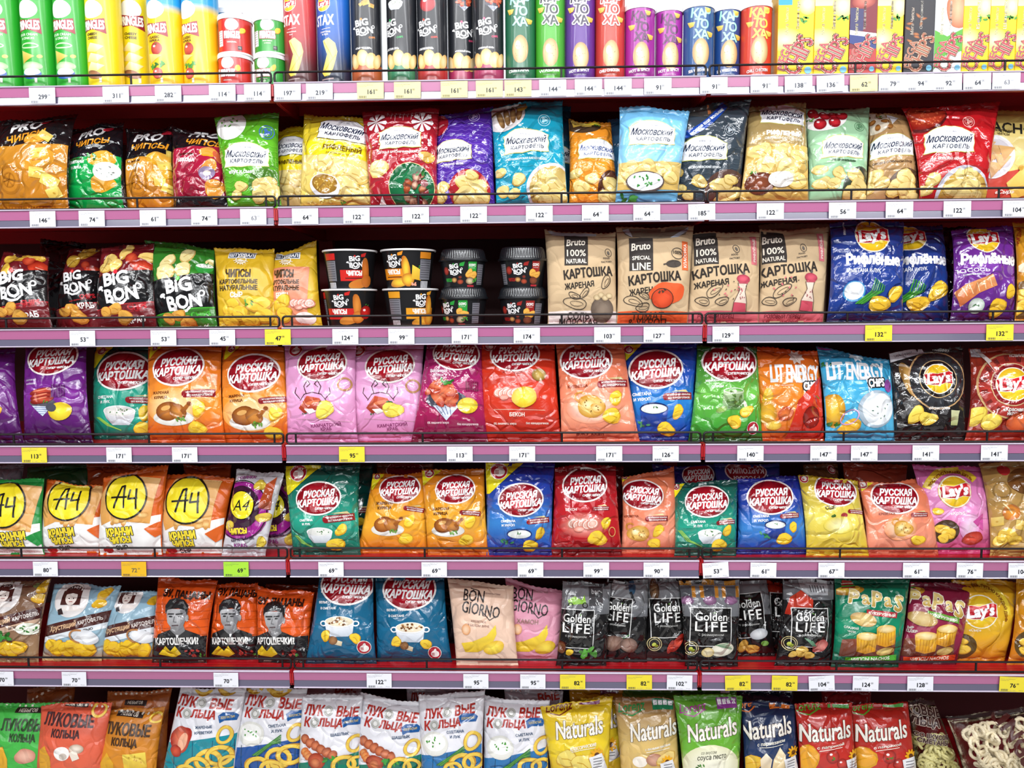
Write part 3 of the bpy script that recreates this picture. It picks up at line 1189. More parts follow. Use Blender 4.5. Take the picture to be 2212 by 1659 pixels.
def rk(a, cx, cy, w, fl=(), fx=0, fy=0, fw=30, fcol='#ffffff', rot=4, tag=None, corner=None, k=.7, lh=None):
    h = w * k
    a.part = 'emblem_print'
    a.ell(cx, cy, w * .51, h * .51, ('#bb1a2b', '#7e0f1c'), rot, 32)
    a.ring(cx, cy, w * .518, h * .522, w * .035, '#f6eeea', rot, 36)
    a.part = None
    d = math.radians(rot)
    for t, dy, tw, dx in (('РУССКАЯ', -.15, .7, .03), ('КАРТОШКА', .12, .95, 0)):
        a.text(t, cx + dx * w + dy * h * math.sin(d), cy + dy * h, w * tw, '#fff', h=h * .22, b=.055, rot=rot, sh=.22, part='brand_lettering')
    a.text('СУПЕР ЧИПСЫ', cx + .16 * w, cy + .32 * h, w * .44, '#fff', b=.06, rot=rot * .6, sh=.2, part='brand_lettering')
    if fl:
        a.lines(fl, fx, fy, fw, fcol, lh or fw * .28, b=.05, rot=2, part='flavour_lettering')
    if tag:
        tagline(a, *tag)
    if corner:
        x0, y0, cw, chh = corner
        a.poly([(x0, y0), (x0 + cw, y0), (x0 + cw * .1, y0 + chh), (x0, y0 + chh)], '#ecdf24', 'corner_print')
        thumb(a, x0 + cw * .32, y0 + chh * .36, cw * .2)


def plaque(a, cx, cy, w, rot=0, h=None, line='#c9c060', ink='#1c2a44'):
    """white scalloped label with the two-line name"""
    h = h or w * .52
    c, q = math.cos(math.radians(rot)), math.sin(math.radians(rot))

    def shape(g):
        P = []
        pr = [(-.5, -.22), (-.44, -.26), (-.36, -.36), (-.24, -.46), (-.1, -.5), (.1, -.5), (.24, -.44), (.36, -.33), (.44, -.25), (.5, -.22),
              (.48, -.08), (.5, .1), (.48, .28), (.5, .42), (.3, .46), (.1, .44), (-.1, .5), (-.3, .47), (-.5, .5), (-.47, .3), (-.5, .12), (-.48, -.05)]
        for x, y in pr:
            x, y = x * (w + g), y * (h + g)
            P.append((cx + x * c + y * q, cy - x * q + y * c))
        return P
    a.poly(shape(3.2), line, 'name_plaque')
    a.poly(shape(0), '#f6f7fb', 'name_plaque')
    sx, sy = q, c
    a.text('в 90-м году', cx - .3 * h * sx, cy - .3 * h * sy, w * .26, '#8a8ea0', rot=rot, sh=.3, part='brand_lettering')
    a.text('Московский', cx - .04 * h * sx, cy - .04 * h * sy, w * .88, ink, h=h * .3, rot=rot, sh=.34, b=.02, part='brand_lettering')
    a.text('КАРТОФЕЛЬ', cx + w * .02 + .27 * h * sx, cy + .27 * h * sy, w * .74, ink, h=h * .17, rot=rot, sh=.18, b=.025, sp=1.1, part='brand_lettering')


def waves(a, x0, x1, y0, y1, c, st=11, w=1.3):
    y = y0
    while y < y1:
        xs = np.linspace(x0, x1, 16)
        a.line([(x, y + 2.6 * math.sin(x * .32)) for x in xs], w, c, 'wave_pattern')
        y += st


def seal_stamp(a, x, y, r, c):
    a.ring(x, y, r, r, r * .12, c, part='stamp_print')
    a.ring(x, y, r * .66, r * .66, r * .1, c, part='stamp_print')
    for i in range(3):
        a.ell(x + r * .28 * math.cos(i * 2.1), y + r * .28 * math.sin(i * 2.1), r * .26, r * .26, c, part='stamp_print', n=10)


def mk(a, cx, cy, w, rot=0, fl=None, fy=0, fcol='#fff', fw=None, h=None, dish=None, stamp=None, flx=None, line='#c9c060', ink='#1c2a44'):
    plaque(a, cx, cy, w, rot, h, line, ink)
    if fl:
        a.text(fl, flx or cx, fy, fw or w * .8, fcol, b=.05, rot=rot * .8, sh=.1, part='flavour_lettering')
    if dish:
        dish(a)
    if stamp:
        seal_stamp(a, *stamp)


def bigbon(a, x, y, w, dot='#e0342c', rot=8, white='#f4f4f4'):
    """two-line fat white name with a coloured i dot and curls"""
    h = w * .36
    d = math.radians(rot)
    a.text('BiG', x - w * .03 - h * .55 * math.sin(d), y - h * .5, w * .6, white, h=h * .82, b=.055, rot=rot, part='brand_lettering')
    a.text('BON', x + w * .04 + h * .5 * math.sin(d), y + h * .52, w * .78, white, h=h * .8, b=.055, rot=rot, part='brand_lettering')
    a.ell(x - w * .02 - h * .9 * math.sin(d), y - h * .93, w * .055, w * .055, dot, part='brand_lettering', n=12)
    a.ell(x - w * .46, y + h * .12, w * .075, w * .045, white, 20, part='brand_lettering', n=12)
    a.line([(x - w * .45, y + h * .12), (x - w * .4, y + h * .28)], w * .045, white, 'brand_lettering')
    a.ring(x + w * .49, y - h * .02, w * .055, w * .06, w * .035, white, 0, 12, -160, 120, part='brand_lettering')
    a.line([(x - w * .22, y + h * .98), (x - w * .05, y + h * 1.16), (x + w * .12, y + h * 1.08), (x + w * .2, y + h * .9)], w * .06, white, 'brand_lettering')


def lays(a, x, y, r, rot=0, ol='#f6f0dc'):
    a.part = 'emblem_print'
    a.ell(x, y, r * 1.08, r * 1.04, ol, 0, 32)
    a.ell(x, y, r, r * .97, ('#f7df3a', '#e8b41c'), 0, 32)
    P = [(-1.06, -.3), (-.6, -.42), (-.1, -.36), (.4, -.5), (.8, -.62), (1.06, -.5), (1.0, .1), (1.05, .38), (.5, .3), (0, .48), (-.5, .5), (-1.0, .44), (-.94, .05)]
    a.poly([(x + p * r * 1.02, y + q * r * .95) for p, q in P], '#f6f0dc')
    a.poly([(x + p * r * .97, y + q * r * .86) for p, q in P], ('#d8242c', '#a81420'))
    a.part = None
    a.text("Lay's", x, y + r * .04, r * 1.66, '#fff', h=r * .86, b=.05, rot=7, sh=.16, part='brand_lettering')


def arctext(a, t, x, y, R, ang, col, h, **k):
    """text along the top of a circle centre (x,y) radius R, centred at angle ang (deg, 90 = top)"""
    d = math.radians(ang)
    a.text(t, x + R * math.cos(d), y - R * math.sin(d), None, col, h=h, arc=R, rot=ang - 90, **k)


def portrait(a, x, y, w, hair='#242426'):
    """grey young man in a dark jacket"""
    a.part = 'portrait_print'
    a.poly([(x - w * .95, y + w * 1.3), (x - w * .8, y + w * .72), (x - w * .22, y + w * .5), (x + w * .34, y + w * .5), (x + w * .9, y + w * .74), (x + w * 1.0, y + w * 1.3)], '#232325')
    a.poly([(x - w * .22, y + w * .25), (x + w * .3, y + w * .25), (x + w * .36, y + w * .56), (x + w * .04, y + w * .8), (x - w * .24, y + w * .54)], '#7c7c7e')
    a.poly([(x - w * .02, y + w * .72), (x + w * .1, y + w * .72), (x + w * .06, y + w * .84), (x, y + w * .84)], '#e8e8e8')
    a.poly([(x - w * .42, y - w * .3), (x + w * .42, y - w * .3), (x + w * .42, y + w * .08), (x + w * .28, y + w * .42), (x + w * .06, y + w * .56), (x - w * .14, y + w * .52), (x - w * .36, y + w * .24)], ('#bcbcbe', '#8a8a8c'))
    a.poly([(x + w * .16, y - w * .26), (x + w * .42, y - w * .26), (x + w * .42, y + w * .08), (x + w * .28, y + w * .42), (x + w * .1, y + w * .54), (x + w * .2, y + w * .2)], '#7e7e82')
    a.ell(x + w * .45, y + w * .06, w * .07, w * .13, '#8e8e90')
    a.poly([(x - w * .44, y - w * .1), (x - w * .46, y - w * .42), (x - w * .3, y - w * .64), (x, y - w * .72), (x + w * .3, y - w * .66), (x + w * .48, y - w * .42), (x + w * .45, y - w * .02), (x + w * .36, y - w * .24), (x + w * .1, y - w * .34), (x - w * .2, y - w * .3), (x - w * .36, y - w * .26)], hair)
    for s in (-.2, .13):
        a.line([(x + s * w - w * .12, y - w * .1), (x + s * w + w * .12, y - w * .11)], w * .05, '#323234')
        a.ell(x + s * w, y - w * .01, w * .08, w * .03, '#2c2c2e', n=10)
    a.line([(x - w * .06, y), (x - w * .1, y + w * .2), (x + w * .02, y + w * .22)], w * .035, '#6a6a6c')
    a.line([(x - w * .16, y + w * .35), (x + w * .1, y + w * .34)], w * .05, '#5c5052')
    a.part = None


def girl(a, x, y, w, band='#4a2420'):
    """pale round badge with a dark-haired girl resting on her arms"""
    a.part = 'emblem_print'
    a.ell(x, y, w * .62, w * .6, '#e9e4e2', 0, 26)
    a.ell(x, y - w * .12, w * .33, w * .34, '#4a2622', 0, 22)
    a.poly([(x - w * .33, y - w * .1), (x + w * .33, y - w * .1), (x + w * .36, y + w * .2), (x - w * .36, y + w * .2)], '#4a2622')
    a.ell(x, y - w * .02, w * .2, w * .24, '#efe2da', 0, 18)
    a.poly([(x - w * .2, y - w * .12), (x - w * .1, y - w * .26), (x + w * .12, y - w * .26), (x + w * .2, y - w * .12), (x, y - w * .16)], '#4a2622')
    a.ring(x, y - w * .14, w * .3, w * .28, w * .05, '#f4ece4', 0, 16, 200, 340)
    for s in (-.08, .08):
        a.ell(x + s * w, y, w * .025, w * .02, '#3a2220', n=8)
    a.line([(x - w * .06, y + w * .1), (x + w * .06, y + w * .1)], w * .025, '#a8605a')
    a.poly([(x - w * .42, y + w * .34), (x - w * .1, y + w * .22), (x + w * .3, y + w * .26), (x + w * .42, y + w * .38), (x - .1 * w, y + w * .4)], '#f3eae4')
    a.poly([(x - w * .44, y + w * .36), (x - w * .3, y + w * .3), (x - w * .2, y + w * .5), (x - w * .4, y + w * .52)], '#3a2c2c')
    a.part = None


def rings_pic(a, pts, c='#ecc850'):
    for p in pts:
        onionring(a, p[0], p[1], p[2], p[3] if len(p) > 3 else 0, c)


def shashlik(a, x, y, w):
    for i in range(6):
        a.ell(x - w * .4 + i * w * .14, y - w * .2 + i * w * .07, w * .13, w * .11, ('#d8825a', '#8f3a20'), a.rng.uniform(0, 90), 14, .14)
    for i in range(3):
        a.ell(x - w * .4 + i * w * .05, y + w * .08 + i * w * .06, w * .12, w * .08, ('#e8a05a', '#c05a2c'), 40, 12)
    a.ell(x - w * .1, y + w * .3, w * .22, w * .2, ('#d86a4a', '#8a2a18'), 0, 20, .1)
    a.ell(x - w * .12, y + w * .34, w * .13, w * .12, ('#e08a5a', '#a8482a'), 0, 14, .1)
    leafs(a, x + w * .28, y + w * .26, w * .17, '#3f9a3c', 8)


def potface(a, x, y, w):
    """plain potato and chip print"""
    a.ell(x, y, w * .36, w * .6, ('#e6cc98', '#b08a50'), 0, 24, .03)
    a.ell(x - w * .1, y - w * .18, w * .12, w * .2, '#f0dcb0', 0, 14)
    specks(a, x, y, w * .25, w * .4, 6, '#9a7440', w * .02)


def fruit(a, x, y, r, c, d):
    a.ell(x, y, r, r, (c, d), n=18)
    a.ell(x - r * .3, y - r * .35, r * .25, r * .18, '#ffe6e6', n=8)


# ================================================================== top shelf: cans and cartons
G1 = 'chip cans on the top shelf'


def pr(cx, word, col, kind, word_y=53):
    def f(a):
        a.ell(cx - 2, 18, 25, 20, '#f2f2f2', part='emblem_print', n=28)
        a.part = 'brand_lettering'
        W = 27
        y = word_y
        P = [(cx - W - 1, y - 16), (cx, y - 11), (cx + W - 1, y - 16), (cx + W + 2, y + 18), (cx, y + 9), (cx - W - 2, y + 13)]
        a.poly(P, '#9c2030')
        a.text('PRINGLES', cx, y - 1, 50, '#fff', h=19, b=.04)
        a.part = None
        if kind == 'green':
            a.lines(['SOUR CREAM', '& ONION'], cx - 2, 77, 44, '#d9f2d2', 8, b=.05, part='flavour_lettering')
            a.ring(cx, 97, 20, 5, 3, '#c8eeb4')
            a.poly([(cx - 22, 105), (cx + 12, 120), (cx - 18, 136)], ('#e8d070', '#c8a83a'))
            a.ell(cx + 22, 120, 6, 4, '#e0c050', 10, 12)
            a.ell(cx + 2, 142, 25, 10, ('#d4efc0', '#8cc878'), 0, 20)
            a.ell(cx + 2, 158, 22, 12, '#2a5aa8')
            a.ell(cx + 2, 154, 20, 8, '#e8eef4')
        elif kind == 'cheese':
            a.lines(['CHEESY', 'CHEESE'], cx - 3, 76, 26, '#3a2a10', 8, b=.06, part='flavour_lettering')
            for i, y2 in enumerate((100, 122, 142)):
                a.poly([(cx - 24, y2 + 8), (cx - 8, y2 - 10), (cx + 22, y2 - 2), (cx + 4, y2 + 12)], ('#f6ecc0', '#e6cf70'))
            a.ell(cx - 4, 160, 20, 9, ('#b07a50', '#8a5a3a'), -12)
        else:
            a.lines(['CLASSIC', 'PAPRIKA'], cx - 3, 82, 28, '#4a2a10', 7, b=.05, part='flavour_lettering')
            fruit(a, cx + 2, 103, 14, '#d85a4a', '#a02a24')
            leafs(a, cx + 2, 94, 4, '#4a8a30', 3)
            a.poly([(cx - 22, 112), (cx + 14, 118), (cx - 14, 136)], ('#f2dc8a', '#e0b850'))
            leafs(a, cx + 2, 139, 14, '#4a9a3a', 8)
            fruit(a, cx + 3, 157, 12, '#e07a6a', '#b83a34')
        a.rect(cx + 10, 168, cx + 15, 178, '#e9efe2', 'panel_print')
    return f


GRN = [(0, '#2ba12b'), (1, '#1f9a2c')]
for cx, w, lab, sh in ((2, 74, 'bright green chip can cut off by the frame edge on the top shelf', 'first green can'),
                       (76, 72, 'bright green chip can standing between two other green cans', 'second green can'),
                       (148, 73, 'bright green chip can touching the yellow cheese can', 'third green can')):
    can(0, cx, w, '#28a52c', lab, sh, pr(cx - 5, '', '', 'green'), group=G1)
can(0, 217, 73, '#f0d81c', 'yellow cheese chip can beside the last green can', 'yellow cheese can by the green can', pr(210, '', '', 'cheese'), group=G1)
can(0, 287, 66, '#f0d81c', 'yellow cheese chip can set back between yellow cans, print higher', 'second yellow cheese can', pr(294, '', '', 'cheese', 45), group=G1, Yf=.095)
for cx, lx, lab, sh in ((352, 342, 'yellow paprika chip can with blue top beside the cheese cans', 'first paprika can'),
                        (427, 409, 'yellow paprika chip can with blue top beside the small red cans', 'second paprika can')):
    can(0, cx, 77, [(0, '#2f9ed8'), (.25, '#2f9ed8'), (.255, '#f2c818'), (1, '#f2c41a')], lab, sh, pr(lx, '', '', 'paprika', 60), group=G1)


def small(cx, y, c2, lx):
    def f(a):
        a.ell(lx, y - 24, 15, 13, '#f2f2f2', part='emblem_print', n=22)
        a.text('PRINGLES', lx, y - 2, 33, '#fff', h=15, b=.06, part='brand_lettering', ol=('#9c2030', .08))
        a.lines(['ORIGINAL'] if c2 else ['SOUR CREAM', '& ONION'], lx, y + 14, 20, '#f6e8e0', 5, b=.05, part='flavour_lettering')
        chip(a, lx + 23, y - 12, 8, 60)
        a.rect(lx + 12, y + 22, lx + 21, y + 31, '#2a2a2a', 'panel_print')
        a.text('NEW', lx + 16, y + 26, 6, '#eee', part='panel_print')
        a.rect(lx - 35, y - 12, lx - 21, y + 22, '#e8e8ea', 'panel_print')
        for i in range(6):
            a.line([(lx - 34, y - 9 + i * 5), (lx - 23, y - 9 + i * 5)], 1, '#8a8a90', 'panel_print')
    return f


G1s = 'small chip cans stacked in pairs on the top shelf'
can(0, 500, 71, '#cf2a26', 'small red chip can standing under another small red can', 'small red cans', small(500, 158, 1, 494), ytop=111, group=G1s, rim='#e8e8e8')
can(0, 500, 71, '#cf2a26', 'small red chip can on top of another small red can', None, small(500, 76, 1, 504), ytop=27, group=G1s, stack=.0785, rim='#e8e8e8')
can(0, 577, 68, '#2c9a35', 'small green chip can standing under another small green can', 'small green cans', small(577, 158, 0, 570), ytop=112, group=G1s, rim='#e8e8e8')
can(0, 577, 68, '#2c9a35', 'small green chip can on top of another small green can', None, small(577, 76, 0, 580), ytop=30, group=G1s, stack=.0775, rim='#e8e8e8')
can(0, 490, 66, '#2f9ed8', 'blue-topped small can half hidden behind the small red cans', None, None, ytop=16, group=G1s, Yf=.12, rim='#e8e8e8')


def stax(cx, c):
    def f(a):
        lays(a, cx - 16, 6, 16)
        a.text('STAX', cx - 14, 41, 44, '#fff', h=22, b=.035, part='brand_lettering')
        a.line([(cx - 20, 61), (cx, 59)], 1, '#f2e0d8', 'flavour_lettering')
        a.lines(['сметана', 'и лук'] if c else ['насыщенный', 'краб'], cx - 12, 70, 24, '#f4ece8', 6, b=.03, part='flavour_lettering')
        a.poly([(cx - 18, 86), (cx - 4, 80), (cx + 10, 92), (cx + 14, 110), (cx + 10, 128), (cx + 4, 148), (cx - 4, 162), (cx - 16, 164), (cx - 22, 156), (cx - 14, 134), (cx - 8, 116), (cx - 14, 100)], ('#f2e08c', '#e2c84a'))
        a.line([(cx - 14, 90), (cx - 2, 112), (cx + 6, 128)], 2, '#cfae3c')
        a.line([(cx - 16, 154), (cx - 2, 134), (cx + 10, 118)], 2, '#cfae3c')
        a.line([(cx - 22, 171), (cx + 4, 169)], 3, '#b9a0a0', 'flavour_lettering')
    return f


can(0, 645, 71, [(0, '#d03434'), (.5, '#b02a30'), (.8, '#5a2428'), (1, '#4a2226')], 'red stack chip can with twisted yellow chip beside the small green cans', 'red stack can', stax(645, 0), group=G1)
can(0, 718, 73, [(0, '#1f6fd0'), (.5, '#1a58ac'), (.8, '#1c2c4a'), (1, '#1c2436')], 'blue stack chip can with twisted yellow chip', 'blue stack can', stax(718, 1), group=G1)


def bbcan(cx, lx, base, dot, word, top, dy=0):
    def f(a):
        a.rect(cx - 50, 138 + dy, cx + 50, 185, (base, base), 'coloured_base')
        for k, (dx, r) in enumerate(((-24, 11), (-4, 14), (15, 13), (30, 10))):
            a.ell(cx + dx, 130 + dy - (6 if k == 1 else 0), r, 18, ('#f6e2b0', '#dfae5c'), 20 - k * 15, 16)
        a.poly([(cx - 20, 185), (cx - 18, 168), (cx, 160), (cx + 18, 168), (cx + 20, 185)], (base, '#5a2a20'), 'coloured_base')
        bigbon(a, lx, 56 + dy, 47, dot, 8)
        a.text('CHIPS', lx + 20, 79 + dy, 14, dot, b=.06, part='flavour_lettering', rot=6)
        a.text(word, lx, 103 + dy, 36, '#e6e6e6', h=4.5, b=.06, part='flavour_lettering')
        top(a, cx)
    return f


GB = 'black big-lettered chip cans on the top shelf'
can(0, 789, 66, '#202228', 'black chip can with orange-brown base and wooden crate of cheese print', 'brown-based black can',
    bbcan(789, 787, '#b0582c', '#e08a3a', '«СЫР ЧЕДДЕР»', lambda a, x: cheesecubes(a, [(x + 6, 4, 8, 20), (x + 18, 10, 6, -10), (x - 4, 8, 5, 30)], '#c88a4a')), group=GB)
can(0, 866, 66, '#202228', 'black chip can with green base and sour cream bowl print', 'green-based black can',
    bbcan(866, 846, '#2a7a52', '#2fae5a', '«СМЕТАНА ЛУК»', lambda a, x: bowl(a, x - 10, 4, 36)), group=GB)
can(0, 932, 65, '#202228', 'black chip can with red base and red pepper print', 'red-based black can',
    bbcan(932, 920, '#b02a2a', '#e04a3a', '«ТОМАТНАЯ ПАПРИКА»', lambda a, x: fruit(a, x - 6, 6, 18, '#d8323a', '#8a1420')), group=GB)
can(0, 995, 60, '#202228', 'black chip can with pink base set back between two black cans', 'first pink-based black can',
    bbcan(995, 1002, '#a03058', '#e0507a', '«СНЕЖНЫЙ КРАБ»', lambda a, x: crayfish(a, x + 10, 2, 34), 6), group=GB, Yf=.06)
can(0, 1055, 65, '#202228', 'black chip can with pink base beside the dark green potato can', 'second pink-based black can',
    bbcan(1055, 1050, '#a83460', '#e0507a', '«СНЕЖНЫЙ КРАБ»', lambda a, x: crayfish(a, x + 12, 0, 38), -2), group=GB)


def karto(cx, ly, wc, word, chipc, py, wcol='#f2f2f2', wy=62, extra=None, lx=0, ol=None):
    def f(a):
        for t, dy, w in (('КАР', 0, 30), ('ТО', 23, 24), ('ХА', 46, 28)):
            for i, ch in enumerate(t):
                k = (i - (len(t) - 1) / 2)
                a.text(ch, cx + lx + k * 14, ly + dy + (i % 2) * 2, None, wc, h=19, b=.045, rot=(-8, 6, -4)[i], part='brand_lettering', ol=ol)
        for dx, dy2, r in ((-22, 24, 9), (14, -6, 8), (20, 46, 9)):
            a.poly([(cx + dx - r, ly + dy2 - r * .6), (cx + dx + r, ly + dy2 - r * .4), (cx + dx + r * .6, ly + dy2 + r * .6), (cx + dx - r * .3, ly + dy2 + r * .8)], ('#f0d468', '#d8a030'))
        potface(a, cx, py, 50)
        if extra:
            extra(a)
        a.text(word, cx - 4, 151, 46, '#f4f4f4', h=6, b=.06, part='flavour_lettering', rot=3)
        a.text('картофель чипсы', cx - 2, 160, 28, '#dfe6e0', part='flavour_lettering')
    return f


GK = 'potato-print chip cans on the top shelf'
can(0, 1124, 66, '#24694a', 'dark green chip can with potato print beside the black cans', 'dark green potato can', karto(1124, -2, '#a8d8e6', 'СМЕТАНА', '', 105), group=GK)
can(0, 1189, 64, '#4aa82c', 'bright green chip can with potato print, green plastic cap', 'bright green potato can',
    karto(1189, -6, '#3a3f44', 'WASABI', '', 112, ol=('#f4f4f4', .13)), group=GK)
can(0, 1254, 65, '#5a2a8c', 'dark purple tall chip can with potato print', 'dark purple potato can', karto(1254, -6, '#3a3048', 'HOT & SPICY', '', 120, ol=('#f4f4f4', .13)), group=GK)
can(0, 1319, 64, '#c03a2a', 'tall brick-red chip can with potato print between purple cans', 'tall red potato can', karto(1319, -6, '#b0382c', 'CHILI CHICKEN', '', 116, ol=('#f4f4f4', .13)), group=GK)
can(0, 1384, 64, '#a02a98', 'short magenta chip can standing beside the tall red can', 'first magenta can', karto(1384, 32, '#5a2458', 'HOT & SPICY', '', 120), ytop=4, group=GK)
can(0, 1447, 60, '#a02a98', 'short magenta chip can standing beside the blue cans', 'second magenta can', karto(1447, 38, '#5a2458', 'HOT & SPICY', '', 121), ytop=10, group=GK, Yf=.05)
can(0, 1512, 64, '#28558e', 'short blue chip can beside the magenta can', 'first blue potato can', karto(1512, 26, '#9fe0c8', 'SEA WEED NORI', '', 112), ytop=1, group=GK)
can(0, 1573, 58, '#1f4684', 'short blue chip can beside the orange-red can', 'second blue potato can', karto(1573, 33, '#9fe0c8', 'SEA WEED NORI', '', 116), ytop=8, group=GK, Yf=.05)
can(0, 1638, 65, '#d2402c', 'orange-red chip can with yellow letters beside the yellow boxes', 'orange-red potato can', karto(1638, 25, '#f4dc4a', 'CHILI CHICKEN', '', 108), ytop=0, group=GK)


def mega(x0, x1, kind, word):
    def f(a):
        w = x1 - x0
        yb = 0
        if kind == 'yellow':
            a.rect(x0, -60, x1, 0 + 12, ('#8ac04a', '#f6e6b0'), 'panel_print')
            a.ell(x0 + w * .8, 12, w * .3, 26, ('#f2ead0', '#e8c86a'))
            leafs(a, x0 + w * .8, 38, 12, '#4a9a3a', 7)
        elif kind == 'blue':
            a.rect(x0, -60, x0 + w * .38, 10, '#2f9ed8', 'panel_print')
            a.ell(x0 + w * .8, 8, w * .26, 24, ('#f6efd6', '#e6c45c'))
            leafs(a, x0 + w * .76, 42, 12, '#4a9a3a', 6)
        elif kind == 'lobster':
            a.rect(x0, -60, x1, 70, '#7a2430', 'panel_print')
            a.rect(x0, 16, x0 + w * .5, 66, '#3c3a66', 'panel_print')
            a.poly([(x0, 64), (x1, 80), (x1, 112), (x0, 92)], '#2f3f7e', 'panel_print')
            a.poly([(x0, 64), (x1, 72), (x1, 82), (x0, 74)], '#e9eaf0', 'panel_print')
            a.rect(x0, 105, x1, 170, '#b43a3a', 'panel_print')
            a.ell(x0 + w * .5, 2, w * .45, 16, ('#d87a6a', '#8a2a24'), 10)
        elif kind == 'dark':
            for i in range(9):
                a.ell(x0 + a.rng.uniform(0, w), a.rng.uniform(30, 120), 8, 3, ('#c8783c', '#5a3428'), a.rng.uniform(0, 180), 12, .2)
        elif kind == 'pizza':
            a.rect(x0, -60, x1, 66, '#eceef0', 'panel_print')
            a.ell(x0 + w * .8, 18, w * .4, 44, ('#e8b48c', '#b0603c'), 0, 22, .06)
            a.poly([(x0, 64), (x0 + w * .45, 78), (x1, 62), (x1, 110), (x0 + w * .4, 120), (x0, 150)], '#5aa83a', 'panel_print')
        if kind in ('yellow', 'blue'):
            a.ell(x0 + w * .2, 85, w * .5, 26, ('#fdf6c0', '#f6d838'), part='panel_print')
        yb = 155 - (x0 - 1680) * .018
        pale = '#fbf0c0' if kind != 'dark' else '#e8d8c8'
        a.text('Мега Чипсы', x0 + w * .24, 45, 58, pale, h=7, rot=90, sh=.2, b=.03, part='flavour_lettering')
        a.text(word, x0 + w * .55, 32, 60, '#f6f2e6', h=7, rot=90, b=.04, part='flavour_lettering')
        red = '#c4505a' if kind != 'dark' else '#b06a52'
        for bb, cc in ((.085, '#5a2a20'), (.05, '#f6d8bc'), (.012, red)):
            a.text('MEGA', x0 + w * .19, yb - 34, 60, cc, h=w * .25, rot=72, b=bb, part='brand_lettering')
            a.text('CHIPS', x0 + w * .57, yb - 36, 84, cc, h=w * .46, rot=66, b=bb, part='brand_lettering')
        a.ell(x0 + w * .85, yb - 3, w * .1, w * .1, '#7ac0e0', part='panel_print', n=12)
    return f


GM = 'chip boxes on the top shelf'
YEL = '#f2c81e'
for x0, x1, kind, word, body, lab, sh in (
        (1680, 1759, 'blue', 'Сметана и лук', YEL, 'wide yellow chip box with blue flash beside the orange-red can', 'first wide yellow box'),
        (1759, 1835, 'yellow', 'Сметана и зелень', YEL, 'wide yellow chip box with green leaves beside the lobster box', 'second wide yellow box'),
        (1835, 1894, 'lobster', 'Норвежский лобстер', '#7a2430', 'dark red and navy chip box with lobster', 'lobster box'),
        (1894, 1952, 'yellow', 'Холодец с хреном', YEL, 'yellow chip box between the lobster box and the black box', 'yellow box by the lobster box'),
        (1954, 2019, 'dark', 'Осторожно!', '#2c2a30', 'black chip box with flames', 'black flame box'),
        (2019, 2080, 'pizza', 'Пицца пеперони', '#e9ecee', 'white and green chip box with pizza', 'white pizza box'),
        (2080, 2138, 'yellow', 'Бекон', YEL, 'yellow chip box next to the white pizza box', 'yellow box by the pizza box'),
        (2138, 2196, 'yellow', 'Шашлык', YEL, 'yellow chip box second from the frame edge', 'second last yellow box'),
        (2196, 2256, 'yellow', 'Сыр', YEL, 'yellow chip box cut off by the frame edge', 'last yellow box')):
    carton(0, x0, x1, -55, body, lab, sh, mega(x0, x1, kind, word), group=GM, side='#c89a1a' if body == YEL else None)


# ================================================================== second shelf
G2 = 'chip bags on the second shelf from the top'


def pro(a, x, y, w, split, c2, c3, word, wx, wy, wcol, pic, x0, x1, yb=450, rot=10):
    a.poly([(x0, split + 6), (x1, split - 4), (x1, yb), (x0, yb)], (c2, c3), 'panel_print')
    a.text('PRO', x, y - w * .15, w * .78, '#f4f4f4', h=w * .24, b=.06, rot=rot, sh=.35, part='brand_lettering')
    a.ell(x + w * .46, y - w * .3, w * .14, w * .06, '#c02438', rot + 10, part='emblem_print')
    a.text('ЧИПСЫ', x + w * .03, y + w * .15, w, '#f0a02c', h=w * .17, b=.05, rot=rot, sh=.3, part='brand_lettering')
    a.text('СО ВКУСОМ', wx, wy - 10, 32, '#3a2410', h=4, b=.08, part='flavour_lettering')
    a.lines(word, wx, wy + 2, 36, wcol, 12, b=.09, part='flavour_lettering')
    pic(a)


def wheel(a, x, y, r):
    a.ring(x, y, r, r * 1.1, 5, '#a86a1c')
    a.ring(x, y, r * .55, r * .6, 3, '#a86a1c')
    for t in range(6):
        a.line([(x, y), (x + r * .6 * math.cos(t), y + r * .6 * math.sin(t))], 2, '#a86a1c')


bag(1, (2, 264, 160, 245), (-6, 150), '#1b1a1c', 'large black and orange cheese chip bag with crumpled top cut off by the frame', 'large black and orange cheese bag',
    lambda a: pro(a, 58, 287, 86, 318, '#c98a2e', '#b9741c', [''], 20, 330, '#fff',
                  lambda a: (chip(a, 80, 308, 22, 10, '#e8a83a', .6, '#b87820'), chip(a, 95, 355, 40, 20, '#dd9a30', .5, '#b87820'), wheel(a, 24, 395, 24),
                             cheesecubes(a, [(92, 338, 15, 10), (86, 380, 15, -5), (112, 396, 18, -28), (104, 300, 13, -30), (118, 420, 14, 20)])), -30, 170, rot=14),
    film='foil', group=G2, wr=1.5, tw=.008, Y=.055)
bag(1, (150, 280, 265, 264), (148, 277), '#15171c', 'black and green sour cream chip bag', 'black and green sour cream bag',
    lambda a: pro(a, 200, 303, 72, 345, '#12a04a', '#0c8a3c', ['СМЕТАНЫ', 'И ЛУКА'], 170, 362, '#f4f4f4',
                  lambda a: (chip(a, 226, 350, 30, 0, '#e0a038', .55), chip(a, 226, 402, 28, 0, '#d89430', .6), a.ell(236, 377, 27, 19, '#eef0f0', 10, wob=.05),
                             specks(a, 236, 377, 20, 12, 9, '#707a70', 2), leafs(a, 215, 346, 16, '#2a8a3a', 3))
                  , 140, 262, rot=12), film='foil', group=G2, wr=1.3, tw=.007, Y=.07)
